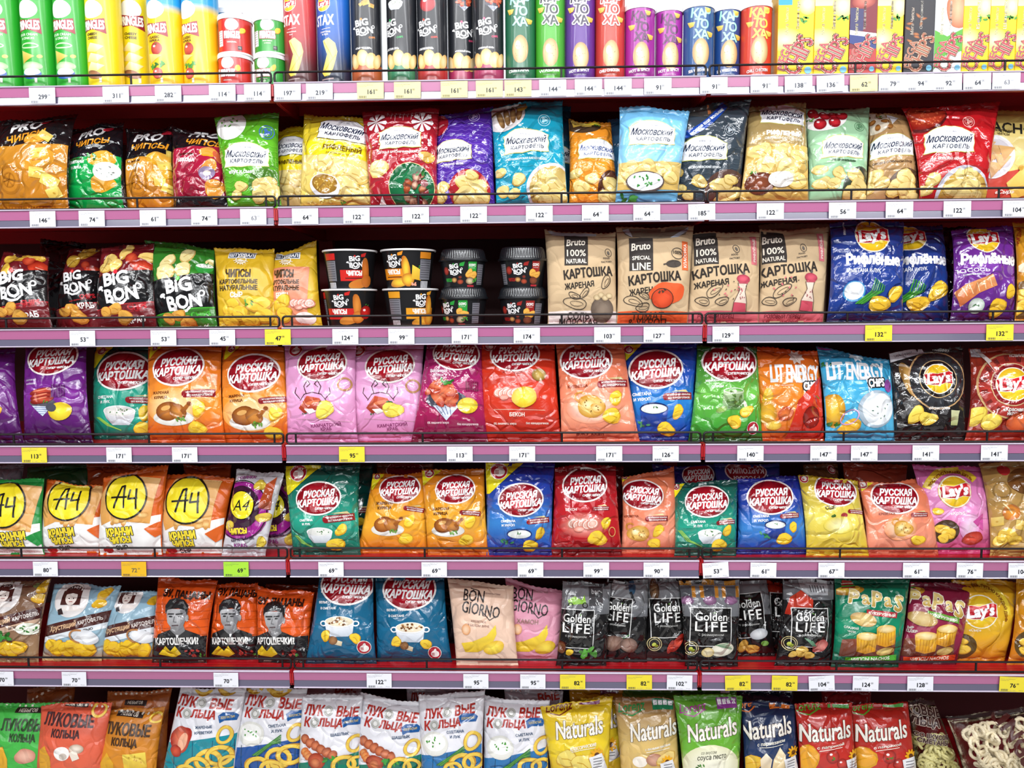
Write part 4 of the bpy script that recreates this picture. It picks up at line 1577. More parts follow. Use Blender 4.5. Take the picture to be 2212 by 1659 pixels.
bag(1, (277, 280, 372, 271), (276, 383), '#17161a', 'black and orange cheese chip bag between green and crimson bags', 'small black and orange cheese bag',
    lambda a: pro(a, 322, 311, 76, 345, '#d0902e', '#b9721a', ['СЫРА'], 293, 366, '#f4ead6',
                  lambda a: (wheel(a, 300, 400, 22), chip(a, 350, 350, 26, 0, '#e2a83a', .6), chip(a, 348, 385, 26, 20, '#d99a30', .5),
                             cheesecubes(a, [(358, 364, 12, 10), (350, 400, 12, 0), (366, 412, 12, -20), (370, 335, 10, 0)])), 268, 392, rot=4),
    film='foil', group=G2, wr=1.2, tw=.007, Y=.075)
bag(1, (375, 274, 480, 286), (378, 497), '#1a161a', 'black and crimson bacon chip bag', 'black and crimson bacon bag',
    lambda a: pro(a, 440, 301, 78, 322, '#a81c3c', '#8c1430', ['БЕКОНА'], 406, 352, '#f6e8e4',
                  lambda a: (chip(a, 454, 335, 20, 0, '#e09a4a', .6), chip(a, 455, 372, 22, 60, '#d8883a', .6), a.ell(452, 382, 17, 13, '#8a7a9a', 20), a.ell(452, 382, 8, 5, '#e6d8c8', 20),
                             chip(a, 465, 412, 24, 0, '#d88a3a', .7), a.ell(472, 345, 6, 14, '#c05a3a', 30)), 370, 500, yb=428, rot=-2),
    film='foil', group=G2, wr=1.2, tw=.007, Y=.066)
bag(1, (465, 255, 602, 246), (496, 608), '#58a828', 'bright green chip bag with white spiked disc and blue stamp', 'bright green bag',
    lambda a: (waves(a, 470, 610, 320, 440, '#6cbc38'), a.ell(497, 276, 34, 33, '#f2f4f0'), specks(a, 494, 268, 24, 16, 10, '#4a9a34', 3),
               mk(a, 536, 343, 98, -1, '«лук и сметана»', 380, stamp=(578, 290, 15, '#4a74c0'), line='#d9e08a'),
               a.ell(580, 405, 40, 36, '#4a7a2a'), potato_chips(a, [(522, 408, 15), (510, 424, 13, 30), (574, 404, 24, 20), (590, 418, 22, -20), (560, 425, 18)])),
    film='foil', group=G2, wr=1.2, Y=.058)
bag(1, (601, 284, 672, 276), (602, 684), '#e6cf1a', 'small yellow chip bag half hidden behind the large yellow bag', 'small yellow bag',
    lambda a: (mk(a, 630, 322, 82, 1, 'РИФЛЕНЫЙ', 357, '#5a4610', 60, line='#6a6a30'),
               a.rect(590, 375, 690, 450, ('#e0c88a', '#c8a868'), 'panel_print'),
               potato_chips(a, [(620, 392, 20), (645, 395, 18), (622, 420, 18), (655, 420, 16)])), group=G2, Y=.1, T=.025)
bag(1, (658, 247, 795, 256), (650, 803), [(0, '#d8c030'), (.5, '#ecd23a'), (1, '#e0c860')], 'large yellow ruffled chip bag with bowl of mustard', 'large yellow mustard bag',
    lambda a: (a.rect(640, 310, 815, 450, ('#e8d488', '#dcbc54'), 'panel_print'), a.poly([(655, 306), (800, 322), (800, 352), (655, 340)], '#e8cf22', 'panel_print'),
               mk(a, 742, 285, 104, -8, 'РИФЛЕНЫЙ', 328, '#6a5210', 84, line='#504a20'),
               a.text('дижонская горчица', 742, 343, 70, '#6a5210', rot=-6, part='flavour_lettering'),
               potato_chips(a, [(740, 372, 28), (700, 360, 24), (775, 385, 26), (750, 410, 30), (785, 425, 22)]),
               a.ell(704, 407, 34, 24, '#ececf0', -8), a.ell(704, 403, 29, 19, ('#b88a34', '#8a6420'), -8), specks(a, 704, 403, 25, 15, 26, '#d8b860', 1.8),
               specks(a, 690, 436, 30, 5, 14, '#e8d47a', 2.4), leafs(a, 735, 438, 8, '#5a9a3a', 3)), film='foil', group=G2, wr=1.2, Y=.06)


def flake(a, x, y, r):
    for t in range(8):
        d = math.radians(t * 45)
        a.poly([(x, y), (x + r * math.cos(d - .25), y + r * math.sin(d - .25)), (x + r * 1.1 * math.cos(d), y + r * 1.1 * math.sin(d)), (x + r * math.cos(d + .25), y + r * math.sin(d + .25))],
               '#f0e8ea', 'snowflake_print')


bag(1, (783, 242, 947, 236), (803, 944), '#a8202e', 'red winter chip bag with white snowflakes', 'red snowflake bag',
    lambda a: (flake(a, 813, 270, 21), flake(a, 914, 268, 22), [a.ell(800 + i * 13, 247 + (i % 3) * 4, 1.8, 1.8, '#f2e4e4', n=6, part='snowflake_print') for i in range(11)],
               [a.line([(835 + i * 9, 240), (835 + i * 9, 252 + (i * 7) % 16)], 1, '#e8d0d4', 'snowflake_print') for i in range(9)],
               specks(a, 815, 310, 18, 10, 5, '#f0e0e4', 3), specks(a, 925, 312, 12, 14, 5, '#f0e0e4', 3),
               mk(a, 866, 305, 92, 1, '«УТКА В БРУСНИЧНОМ СОУСЕ»', 337, '#f6e6e4', 96),
               [a.line([(845 + 5 * k, 350 + 9 * k), (875 + 4 * k, 344 + 9 * k), (905, 350 + 7 * k)], 1, '#d86a70') for k in range(4)],
               chip(a, 817, 370, 22, 40, '#eee0a0', .9, '#d8b868'), chip(a, 925, 345, 12, 80, '#d8b060', 1.4),
               a.ell(890, 408, 50, 48, ('#1f7a4a', '#145a34')), a.ring(890, 408, 50, 48, 1.5, '#d8c890'),
               [a.ell(880 + a.rng.uniform(-20, 40), 405 + a.rng.uniform(-22, 32), 10, 7, (a.rng.choice(['#b0562c', '#8a1c34', '#c87a4a', '#e0b090']), '#6a2a1c'), a.rng.uniform(0, 180), 12, .1) for _ in range(18)],
               leafs(a, 915, 380, 12, '#3a7a3a', 4), a.poly([(816, 442), (824, 425), (832, 442)], '#f0e0e0')), film='foil', group=G2, wr=1.2, tw=.006, Y=.055)
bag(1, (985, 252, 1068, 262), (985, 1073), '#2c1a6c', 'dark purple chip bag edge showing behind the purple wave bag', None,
    lambda a: mk(a, 1030, 335, 82, 0), group=G2, Y=.125, T=.022)
bag(1, (945, 252, 1064, 230), (940, 1068), '#4c2a98', 'purple chip bag with white wave lines and red bowl of chips', 'purple wave bag',
    lambda a: (waves(a, 940, 1065, 268, 440, '#7a58c0', 10), a.ell(948, 270, 20, 26, '#a82030'), seal_stamp(a, 1025, 255, 12, '#c8b8ec'),
               mk(a, 978, 333, 84, 2, '«СЛАДКИЙ ЧИЛИ»', 362, '#e6dcf6', 50),
               a.ell(1015, 415, 46, 42, '#a8242c'), potato_chips(a, [(955, 408, 16), (950, 428, 15), (1010, 400, 24), (1030, 415, 26, 30), (1005, 425, 26), (1040, 430, 20), (1020, 385, 14)])),
    film='foil', group=G2, wr=1.2, Y=.06)
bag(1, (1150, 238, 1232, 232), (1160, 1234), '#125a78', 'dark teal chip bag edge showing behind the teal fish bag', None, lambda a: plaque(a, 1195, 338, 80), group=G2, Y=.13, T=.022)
bag(1, (1061, 236, 1213, 217), (1074, 1226), '#1796b4', 'teal chip bag with plate of fried fish', 'teal fish bag',
    lambda a: (waves(a, 1065, 1225, 300, 440, '#2aa8c4'), a.ell(1092, 255, 44, 34, '#ece6e4', 20), a.ell(1092, 255, 44, 34, '#ece6e4', 20),
               [a.ell(1080 + i * 14, 262 - i * 5, 7, 22, ('#b08a58', '#6a4a2c'), 20 - 8 * i, 14) for i in range(4)],
               a.ell(1128, 236, 12, 8, '#e8c84a', 20), a.line([(1062, 252), (1100, 236), (1135, 228)], 5, '#6a5034'),
               mk(a, 1137, 313, 98, 2, '«ЧЕРНОМОРСКАЯ БАРАБУЛЬКА»', 351, '#dff2f6', 92, stamp=(1177, 266, 13, '#a8dce8')),
               a.ell(1195, 410, 58, 52, '#cfd0d8'), a.ell(1197, 412, 53, 47, ('#e0c880', '#b89a50')),
               potato_chips(a, [(1078, 378, 14), (1120, 393, 17), (1085, 415, 16), (1110, 420, 14), (1180, 385, 18), (1200, 400, 22), (1170, 415, 22), (1205, 425, 22), (1180, 435, 18)])),
    film='foil', group=G2, wr=1.3, tw=.007, Y=.058)
bag(1, (1230, 258, 1318, 264), (1230, 1337), '#e8922a', 'orange chip bag with cheese slices on its corner', 'orange cheese bag',
    lambda a: (waves(a, 1228, 1340, 300, 440, '#f0a845'), a.ell(1262, 268, 38, 24, '#4a3a2a'), cheesecubes(a, [(1250, 262, 15, 15), (1268, 268, 11, -10)], '#e6d470'),
               a.poly([(1264, 262), (1290, 256), (1300, 266), (1280, 272)], '#e8d040'), leafs(a, 1288, 272, 7, '#5a9a3a', 5),
               mk(a, 1290, 330, 84, -1, None, ink='#24407e'), a.ell(1325, 415, 34, 42, '#5a3424'),
               potato_chips(a, [(1242, 380, 15), (1278, 392, 16), (1255, 408, 18), (1320, 402, 20), (1312, 428, 20), (1335, 420, 18)])), film='foil', group=G2, wr=1.1, Y=.065)
bag(1, (1313, 258, 1400, 258), (1325, 1420), '#4a94c8', 'light blue chip bag edge peeking out beside the orange bag', None, lambda a: potato_chips(a, [(1335, 395, 14), (1340, 418, 14)]), group=G2, Y=.13, T=.022)
bag(1, (1475, 236, 1618, 217), (1457, 1596), '#39444e', 'slate grey chip bag with blue ribbon', 'slate grey ribbon bag',
    lambda a: (waves(a, 1470, 1600, 320, 440, '#4c5862'), a.ell(1525, 228, 55, 24, '#4a4a48'), a.poly([(1532, 215), (1538, 245), (1530, 248)], '#c87a4a'),
               a.add(stroke_segs(np.array([[(1478 + i * 9, 290 - i * 2 - i * i * .42), (1487 + i * 9, 290 - (i + 1) * 2 - (i + 1) ** 2 * .42)] for i in range(10)]), 8), '#1f4aa8', 'ribbon_print'),
               a.text('ВКУСОВ ЕЩЕ БОЛЬШЕ', 1528, 264, 90, '#e6ecf6', h=6, b=.08, rot=36, part='flavour_lettering'),
               mk(a, 1521, 322, 98, 0, '«КОРОЛЕВСКИЙ КРАБ»', 361, '#dfe6ea', 72, line='#d0d26a', stamp=(1577, 282, 12, '#9aa4ac')),
               a.ell(1575, 410, 52, 44, '#5a4038'), potato_chips(a, [(1462, 372, 14), (1510, 392, 18), (1470, 408, 14), (1488, 420, 14), (1560, 400, 24), (1580, 388, 16), (1570, 425, 24), (1590, 415, 18)])),
    film='foil', group=G2, wr=1.3, tw=.008, Y=.068, lean=.006)
bag(1, (1340, 230, 1488, 243), (1330, 1460), [(0, '#6cb4e0'), (.55, '#8ccaee'), (1, '#6ab0dc')], 'light blue chip bag with bowl of sour cream and herbs', 'light blue sour cream bag',
    lambda a: (mk(a, 1408, 290, 102, -2, '«сметана и зелень»', 326, '#cfe8f6', 64), a.rect(1325, 352, 1480, 410, ('#dcc074', '#d0ae60'), 'panel_print'),
               potato_chips(a, [(1360, 362, 18), (1400, 358, 16), (1435, 366, 20), (1450, 385, 18), (1345, 385, 16)]),
               a.ell(1393, 394, 42, 22, '#5a4a48'), a.ell(1393, 393, 39, 19, '#f0f2f4'), specks(a, 1393, 393, 33, 15, 12, '#3a8a3a', 3), leafs(a, 1392, 388, 8, '#3a8a3a', 4),
               leafs(a, 1355, 428, 18, '#4a9a44', 8)), film='gloss', group=G2, Y=.053, lean=.02)
bag(1, (1618, 233, 1738, 224), (1597, 1745), [(0, '#a08a58'), (.5, '#b09662'), (1, '#c8ac70')], 'beige ruffled chip bag with white name plate at its top', 'beige ruffled bag',
    lambda a: (a.rect(1600, 320, 1750, 450, ('#dcba68', '#c49c50'), 'panel_print'), mk(a, 1692, 250, 98, -6, None),
               a.text('РИФЛЕНЫЙ', 1692, 295, 78, '#f4ecd8', h=13, b=.07, rot=-3, part='flavour_lettering'), a.text('свиные ребрышки', 1690, 308, 84, '#f4ecd8', part='flavour_lettering', rot=-2),
               potato_chips(a, [(1640, 335, 26), (1690, 340, 26), (1725, 345, 22), (1650, 365, 24), (1700, 370, 28), (1725, 395, 22)]),
               a.ell(1640, 400, 32, 22, ('#8a4a30', '#5a2a1c'), 0, wob=.1), a.ell(1685, 392, 28, 16, '#e6e2dc'), leafs(a, 1625, 378, 7, '#5a9a3a', 4), specks(a, 1685, 392, 20, 8, 5, '#a8a098', 1.6)),
    film='foil', group=G2, wr=1.2, Y=.06)
bag(1, (1738, 237, 1877, 232), (1747, 1866), '#98c49c', 'mint green chip bag with red cherries', 'mint green cherry bag',
    lambda a: (a.ell(1785, 262, 44, 26, '#e8e4e2', 10), [fruit(a, x, y, 13, '#c82a34', '#7a0c18') for x, y in ((1760, 246), (1783, 250), (1803, 248), (1770, 272), (1800, 270), (1818, 252))],
               leafs(a, 1752, 262, 8, '#5a9a3a', 4), mk(a, 1818, 325, 92, -2, '«не тривиальные»', 355, '#3c5a40', 56, stamp=(1857, 278, 11, '#5a8a64')),
               a.ell(1858, 412, 38, 46, '#3c4438'), potato_chips(a, [(1768, 372, 15), (1810, 380, 16), (1775, 400, 18), (1800, 400, 16), (1848, 385, 20), (1858, 405, 22), (1840, 420, 20), (1862, 428, 18)])),
    film='gloss', group=G2, Y=.064)
bag(1, (1878, 246, 1962, 254), (1868, 1984), '#b08c5e', 'tan chip bag with nuts and white folded corner', 'tan nut bag',
    lambda a: (a.ell(1890, 262, 30, 32, '#d8cdb8'), [a.ell(1880 + i * 8, 252 + (i % 3) * 14, 8, 5, ('#b0783a', '#7a4a20'), i * 40, 10) for i in range(6)], leafs(a, 1910, 252, 8, '#4a8a3a', 4),
               a.poly([(1920, 248), (1948, 254), (1926, 274)], '#eceef2', 'panel_print'),
               mk(a, 1925, 322, 94, 2, 'ОРЕХИ В СЛИВОЧНОМ СОУСЕ', 358, '#4a3420', 84), a.ell(1960, 412, 46, 42, '#5c4430'),
               potato_chips(a, [(1885, 385, 20), (1875, 410, 16), (1905, 400, 16), (1935, 410, 22), (1955, 390, 22), (1960, 415, 24), (1975, 430, 18)])), film='gloss', group=G2, Y=.068)
bag(1, (2085, 238, 2295, 238), (2095, 2300), [(0, '#d8c060'), (.5, '#e2d08a'), (.75, '#e6cc70'), (1, '#c84a38')], 'large pale yellow corn nachos bag behind the red caviar bag', 'pale yellow nachos bag',
    lambda a: (a.text('NACHOS', 2180, 283, 130, '#1c2420', h=24, b=.03, rot=-8, part='brand_lettering'), a.lines(['КУКУРУЗНЫЕ', 'ЧИПСЫ'], 2160, 293, 48, '#5a4a20', 8, b=.03, rot=-6, part='flavour_lettering'),
               a.poly([(2080, 395), (2200, 372), (2220, 450), (2080, 450)], '#c8483a', 'panel_print'), a.ell(2140, 345, 42, 46, '#e6e4e6'), a.ell(2138, 347, 37, 41, '#cfcad0'),
               [a.poly([(x, y), (x + 34, y + 8), (x + 10, y + 36)], ('#deb06a', '#b87a38')) for x, y in ((2110, 306), (2130, 318), (2112, 335), (2140, 340), (2100, 350), (2125, 355), (2148, 322))],
               a.poly([(2170, 400), (2212, 360), (2230, 420), (2190, 430)], ('#ecd070', '#d8b048')), a.ell(2198, 370, 6, 6, '#c89a34', n=10), a.text('«Сыр»', 2170, 417, 40, '#f4ece4', h=9, b=.03, sh=.2, part='flavour_lettering')),
    film='satin', group=G2, Y=.1)
bag(1, (1952, 234, 2160, 219), (1986, 2128), '#b81c22', 'red chip bag with red caviar and flared top corner', 'red caviar bag',
    lambda a: (a.ell(1998, 255, 46, 34, '#5a1c1c', 20), a.ell(1998, 252, 44, 30, ('#c84a30', '#8a1c14'), 20), specks(a, 1998, 252, 38, 24, 50, '#d86a44', 2.2),
               seal_stamp(a, 2090, 270, 13, '#e8a8a0'), waves(a, 1985, 2100, 345, 400, '#d0484a', 9),
               mk(a, 2045, 310, 110, -1, '«КРАСНАЯ ИКРА»', 351, '#f4dcd8', 56), a.ell(2085, 418, 62, 54, '#c6c4d0'), a.ell(2088, 422, 56, 50, ('#dcc070', '#b8923c')),
               potato_chips(a, [(2012, 392, 18), (1998, 412, 16), (2075, 385, 18), (2095, 380, 16), (2065, 410, 24), (2100, 405, 22), (2085, 430, 26), (2115, 425, 16)])),
    film='foil', group=G2, wr=1.3, tw=.008, Y=.058, pinch=.09)


# ================================================================== third shelf
G3 = 'chip bags on the third shelf from the top'


def bbbag(a, x, y, w, top, dot, foot, fcol, word, x0, x1, pic, rot=8, yt=595, yb=660):
    a.poly([(x0, 500), (x1, 500), (x1, yt - 8), (x0, yt + 12)], (top, top), 'panel_print')
    pic(a)
    a.poly([(x0, yt + 10), (x1, yt - 12), (x1, yb - 8), (x0, yb + 10)], '#161618', 'panel_print')
    a.poly([(x0, yb + 12), (x1, yb - 10), (x1, 712), (x0, 712)], (foot, foot), 'panel_print')
    a.line([(x0, yb + 13), (x1, yb - 8)], 1.6, fcol, 'panel_print')
    bigbon(a, x, y, w, dot, rot)
    a.text('CHIPS', x + w * .42, y + w * .46, w * .42, fcol, b=.06, rot=rot, part='flavour_lettering')
    a.text('картофельные чипсы', x + w * .2, y + w * .58, w * .72, fcol, rot=rot, part='flavour_lettering')
    a.text(word, x + w * .35, y + w * .75, w * .44, '#f2ece8', h=11, b=.05, rot=rot, part='flavour_lettering')
    chips(a, [(x - w * .1, yb + 12, 16, 10), (x + w * .1, yb + 28, 18), (x - w * .35, yb + 18, 14)], '#e0a84a', '#b87428')


def crabclaw(a, x, y, w):
    a.ell(x, y, w * .5, w * .26, ('#d8482c', '#8a1c14'), -30, 18, .08)
    a.ell(x - w * .42, y - w * .3, w * .22, w * .2, ('#d85a3a', '#9a241a'), 0, 14)
    a.poly([(x - .2 * w, y - .1 * w), (x + w * .5, y + .1 * w), (x + w * .45, y + w * .42), (x - w * .1, y + w * .2)], ('#c83c26', '#84180f'))
    a.line([(x - w * .1, y - w * .02), (x + w * .42, y + w * .16)], 2, '#f0a890')


MAR = '#6c1c22'
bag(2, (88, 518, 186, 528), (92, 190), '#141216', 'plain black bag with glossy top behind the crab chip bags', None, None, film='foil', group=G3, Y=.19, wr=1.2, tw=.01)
bag(2, (6, 544, 106, 556), (-8, 114), '#45181c', 'black and maroon crab chip bag cut off by the frame edge', 'first crab bag',
    lambda a: bbbag(a, 36, 620, 86, MAR, '#d8302c', MAR, '#c02c34', 'КРАБ', -15, 125,
                    lambda a: (chips(a, [(45, 552, 26, 10), (20, 562, 16, 40), (75, 560, 16), (15, 588, 16, 60)], '#e8c04c', '#c08a2a'), crabclaw(a, 85, 585, 56))), group=G3, wr=1.2, Y=.058)
bag(2, (150, 540, 222, 536), (122, 222), '#45181c', 'black and maroon crab chip bag set back between two crab bags', 'second crab bag',
    lambda a: bbbag(a, 166, 615, 66, MAR, '#d8302c', MAR, '#c02c34', 'КРАБ', 118, 235,
                    lambda a: (chips(a, [(185, 548, 20, 40), (160, 570, 18)], '#e8c04c', '#c08a2a'), crabclaw(a, 205, 590, 40))), group=G3, wr=1.2, Y=.09)
bag(2, (222, 536, 334, 527), (214, 340), '#45181c', 'black and maroon crab chip bag beside the black and green bag', 'third crab bag',
    lambda a: bbbag(a, 262, 625, 90, MAR, '#e0303c', MAR, '#c02c34', 'КРАБ', 205, 350,
                    lambda a: (chips(a, [(272, 548, 18, 70), (238, 566, 18), (228, 585, 16), (318, 560, 18, 30), (255, 580, 16, 30)], '#ecd078', '#c89a40'), crabclaw(a, 312, 582, 60))), group=G3, wr=1.2, Y=.058)
bag(2, (318, 520, 465, 542), (346, 470), '#2c6a24', 'black and green chip bag with clear crumpled top', 'black and green onion bag',
    lambda a: bbbag(a, 396, 640, 92, '#2f7a28', '#4ac034', '#3a7a2c', '#4cb83a', 'И ЛУК', 320, 480,
                    lambda a: (chips(a, [(405, 558, 19, 80), (365, 572, 19, 20), (360, 596, 24, 0), (400, 590, 20, 40), (455, 572, 12)], '#ece0a0', '#c8a85c'),
                               bowl(a, 443, 580, 36, c='#3fae4c', dk='#2a8a3a'), leafs(a, 445, 575, 6, '#3a9a3a', 3)), yt=604, yb=672), group=G3, wr=1.2, Y=.064, tw=.008)


def shtur(a, x, y, pan, ttl, fl, pic, x0, x1):
    if pan:
        a.poly([(x0, y + 28), (x1, y + 26), (x1 - 8, 712), (x0, 712)], pan, 'panel_print')
    a.rect(x - 30, y - 8, x + 30, y + 8, '#d8dce0', 'name_plaque')
    a.rect(x - 27, y - 6, x + 27, y + 6, '#2c3a4c', 'name_plaque')
    a.text('ШТУРВАЛ', x, y, 50, '#f0f2f4', h=8, b=.05, part='brand_lettering')
    a.ring(x, y + 12, 11, 8, 2, '#efe6d0', part='emblem_print')
    for t in range(7):
        d = math.radians(20 + t * 24)
        a.line([(x, y + 12), (x + 16 * math.cos(d), y + 12 + 12 * math.sin(d))], 1.4, '#efe6d0', 'emblem_print')
    for i, (t, w, h) in enumerate((('ЧИПСЫ', 55, 17), ('КАРТОФЕЛЬНЫЕ', 86, 10), ('НАТУРАЛЬНЫЕ', 86, 10))):
        a.text(t, x - 4, y + 42 + (0, 18, 31)[i], w * ttl, '#3a2a14', h=h, b=.05, part='flavour_lettering')
    a.text(fl, x - 8, y + 88, 28, '#f6efd8', h=11, b=.06, part='flavour_lettering')
    pic(a)


bag(2, (466, 535, 592, 539), (476, 600), '#cfa824', 'mustard yellow chip bag with dark stencil letters and cheese', 'mustard yellow cheese bag',
    lambda a: shtur(a, 522, 555, None, 1, 'СЫР', lambda a: (chips(a, [(500, 668, 22, 20), (520, 680, 20), (495, 695, 18), (560, 662, 26, 10), (572, 685, 20), (540, 695, 18)], '#eec83c', '#c8922a'), leafs(a, 540, 660, 10, '#5a9a3a', 5)), 460, 610),
    film='satin', group=G3, Y=.062)
bag(2, (588, 552, 683, 521), (594, 696), '#cfa824', 'mustard yellow and salmon bacon chip bag with raised corner', 'mustard and salmon bacon bag',
    lambda a: shtur(a, 620, 556, '#dc8a6a', .82, 'БЕКОН', lambda a: (chips(a, [(610, 660, 22, 20), (615, 682, 20)], '#eec83c', '#c8922a'), bacon(a, 655, 660, 52), a.ell(660, 690, 22, 12, '#efe2dc')), 585, 672),
    film='satin', group=G3, Y=.066)

GC = 'black snack cups stacked in pairs on the third shelf'


def bucket(lx, y, c, pic, side):
    def f(a):
        a.rect(lx - 28, y + 20, lx + 38, y + 44, c, 'panel_print')
        bigbon(a, lx + 6, y + 2, 36, c, 4)
        a.poly([(lx + 18, y - 14), (lx + 30, y - 18), (lx + 27, y - 9), (lx + 18, y - 8)], c, 'panel_print')
        a.text('ЧИПСЫ', lx + 4, y + 27, 34, '#f6f2ea', h=10, b=.07, part='flavour_lettering')
        a.line([(lx - 16, y + 38), (lx + 24, y + 38)], 2, '#4a1a14', 'flavour_lettering')
        pic(a)
        a.rect(side - 14, y - 16, side + 16, y - 2, c, 'nutrition_print')
        a.rect(side - 14, y, side + 16, y + 44, '#77777e', 'nutrition_print')
        for k in range(8):
            a.line([(side - 12, y + 3 + k * 5), (side + 13, y + 3 + k * 5)], 1, '#3a3a40', 'nutrition_print')
        a.rect(side - 10, y + 47, side + 12, y + 62, '#d8d8dc', 'nutrition_print')
        for k in range(6):
            a.line([(side - 8 + k * 3.4, y + 48), (side - 8 + k * 3.4, y + 61)], 1.2, '#222', 'nutrition_print')
    return f


def tallchips(x, y, c, ex):
    def f(a):
        a.ell(x, y, 9, 28, (c, '#b8641c'), 8, 16, .06)
        a.ell(x - 16, y + 30, 26, 10, (c, '#c07a2c'), 10, 16, .06)
        a.ell(x + 4, y + 24, 15, 14, (c, '#b8641c'), 0, 14, .06)
        if ex == 'cheese':
            a.poly([(x + 14, y - 8), (x + 32, y + 2), (x + 34, y + 26), (x + 12, y + 22)], ('#f0cf4a', '#d8a42a'))
            leafs(a, x + 32, y - 4, 5, '#4a9a3a', 3)
            specks(a, x + 20, y + 32, 12, 5, 7, '#e8a088', 3)
        elif ex == 'pepper':
            fruit(a, x + 22, y + 14, 15, '#d02a24', '#8a1414')
            leafs(a, x + 24, y - 2, 5, '#4a9a3a', 2)
    return f


cup(2, 748, 119, 97, 623, 707, '#18181a', 'black snack cup with red band standing under another red-banded cup', 'red-banded snack cups', bucket(732, 645, '#c82420', tallchips(776, 660, '#e0903a', 'pepper'), 682), group=GC)
cup(2, 749, 117, 96, 536, 620, '#18181a', 'black snack cup with red band on top of another red-banded cup', None, bucket(766, 560, '#c82420', tallchips(797, 580, '#c8702a', ''), 712), group=GC, stack=.094)
cup(2, 882, 121, 98, 623, 707, '#18181a', 'black snack cup with orange band standing under another orange-banded cup', 'orange-banded snack cups', bucket(908, 645, '#e09a24', tallchips(934, 665, '#e8b43c', ''), 852), group=GC)
cup(2, 877, 119, 97, 536, 620, '#18181a', 'black snack cup with orange band and cheese wedge on top of another cup', None, bucket(845, 558, '#e08a20', tallchips(880, 578, '#ecc83c', 'cheese'), 925), group=GC, stack=.094)


def tub(lx, y, c, nx):
    def f(a):
        bigbon(a, lx, y + 10, 32, c, 6)
        a.poly([(lx + 12, y - 2), (lx + 23, y - 6), (lx + 20, y + 4), (lx + 11, y + 4)], c, 'panel_print')
        a.rect(lx + 30, y - 6, lx + 49, y + 22, c, 'panel_print')
        a.text('СОУС', lx + 39, y + 2, 15, '#f4f2ee', h=5.5, b=.07, part='flavour_lettering')
        a.text('в стакане', lx + 39, y + 8, 12, '#f4f2ee', part='flavour_lettering')
        a.ell(lx - 22, y + 14, 8, 9, ('#b03a30', '#5a1410'))
        chips(a, [(lx + 32, y + 20, 10, 70), (lx + 42, y + 24, 10, 40)], '#e8b450', '#c07a28')
        for dx, dy, r, cc in ((-2, 34, 7, '#d8a860'), (12, 38, 7, '#b84a30'), (12, 28, 4, '#8a2a20'), (34, 36, 10, '#d8c8a0' if c == '#2a9a3a' else '#8a4a30')):
            a.ell(lx + dx, y + dy, r, r * .8, (cc, '#5a2a1c'), 0, 12, .08)
        if c == '#2a9a3a':
            leafs(a, lx + 44, y + 34, 8, '#4a9a3a', 5)
        a.text('ЧИПСЫ', lx - 17, y + 34, 17, c, h=7, b=.05, part='flavour_lettering')
        a.rect(lx + 28, y + 45, lx + 44, y + 49, '#b02a34', 'panel_print')
        a.rect(nx - 9, y, nx + 9, y + 44, '#74747c', 'nutrition_print')
        for k in range(9):
            a.line([(nx - 8, y + 3 + k * 4.8), (nx + 7, y + 3 + k * 4.8)], 1, '#34343a', 'nutrition_print')
    return f


GT = 'black snack tubs with ribbed lids stacked in pairs on the third shelf'
cup(2, 999, 104, 88, 645, 707, '#16171a', 'black snack tub with green label under another green-labelled tub', 'green-labelled snack tubs', tub(962, 655, '#2a9a3a', 1031), lid=24, group=GT, name='snack_tub')
cup(2, 998, 101, 86, 561, 620, '#16171a', 'black snack tub with green label on top of another green-labelled tub', None, tub(983, 570, '#2a9a3a', 1044), lid=25, group=GT, name='snack_tub', stack=.094)
cup(2, 1129, 105, 88, 645, 707, '#16171a', 'black snack tub with red label under another red-labelled tub', 'red-labelled snack tubs', tub(1106, 657, '#9a2420', 1166), lid=24, group=GT, name='snack_tub')
cup(2, 1129, 103, 87, 561, 620, '#16171a', 'black snack tub with red label on top of another red-labelled tub', None, tub(1120, 570, '#9a2420', 1080), lid=28, group=GT, name='snack_tub', stack=.094)


def bruto(a, lx, ly, l2, tx, ty, tw, foot, fcol, words, pic, x0, x1, bw=52, bh=74, side=None):
    a.rect(lx - bw / 2, ly - bh / 2, lx + bw / 2, ly + bh / 2, '#3a3532', 'name_plaque', -1)
    a.text('Bruto', lx, ly - bh * .22, bw * .78, '#efe6d6', h=bh * .22, b=.03, sh=.15, rot=3, part='brand_lettering')
    for i, (t, h, w) in enumerate(l2):
        a.text(t, lx, ly + bh * (.13 + .25 * i), bw * w, '#efe6d6', h=bh * h, b=.025, part='brand_lettering')
    a.text('КАРТОШКА', tx, ty, tw, '#2c2622', h=20, b=.04, rot=6, part='brand_lettering')
    a.text('ЖАРЕНАЯ', tx - tw * .18, ty + 27, tw * .6, '#2c2622', h=12, b=.04, rot=6, part='brand_lettering')
    a.rect(x0, 675, x1, 712, foot, 'panel_print')
    a.lines(words, (x0 + x1) / 2 - 10, 691, 84, fcol, 12, b=.02, part='flavour_lettering')
    pic(a)
    if side:
        a.rect(side[0] - 7, side[1] - 32, side[0] + 7, side[1] + 32, side[2], 'panel_print')
        a.text(side[3], side[0], side[1], 52, '#f6e8dc', h=7, rot=90, b=.03, part='flavour_lettering')


def foodfac(a, x, y):
    a.lines(['FOOD', 'FACTORY'], x, y, 24, '#4a423c', 8, b=.04, rot=8, part='stamp_print')
    a.ring(x + 4, y - 17, 7, 9, 1.4, '#4a423c', 20, 16, part='stamp_print')
    a.ell(x + 4, y - 16, 3, 5, '#6a625a', 20, 10, part='stamp_print')


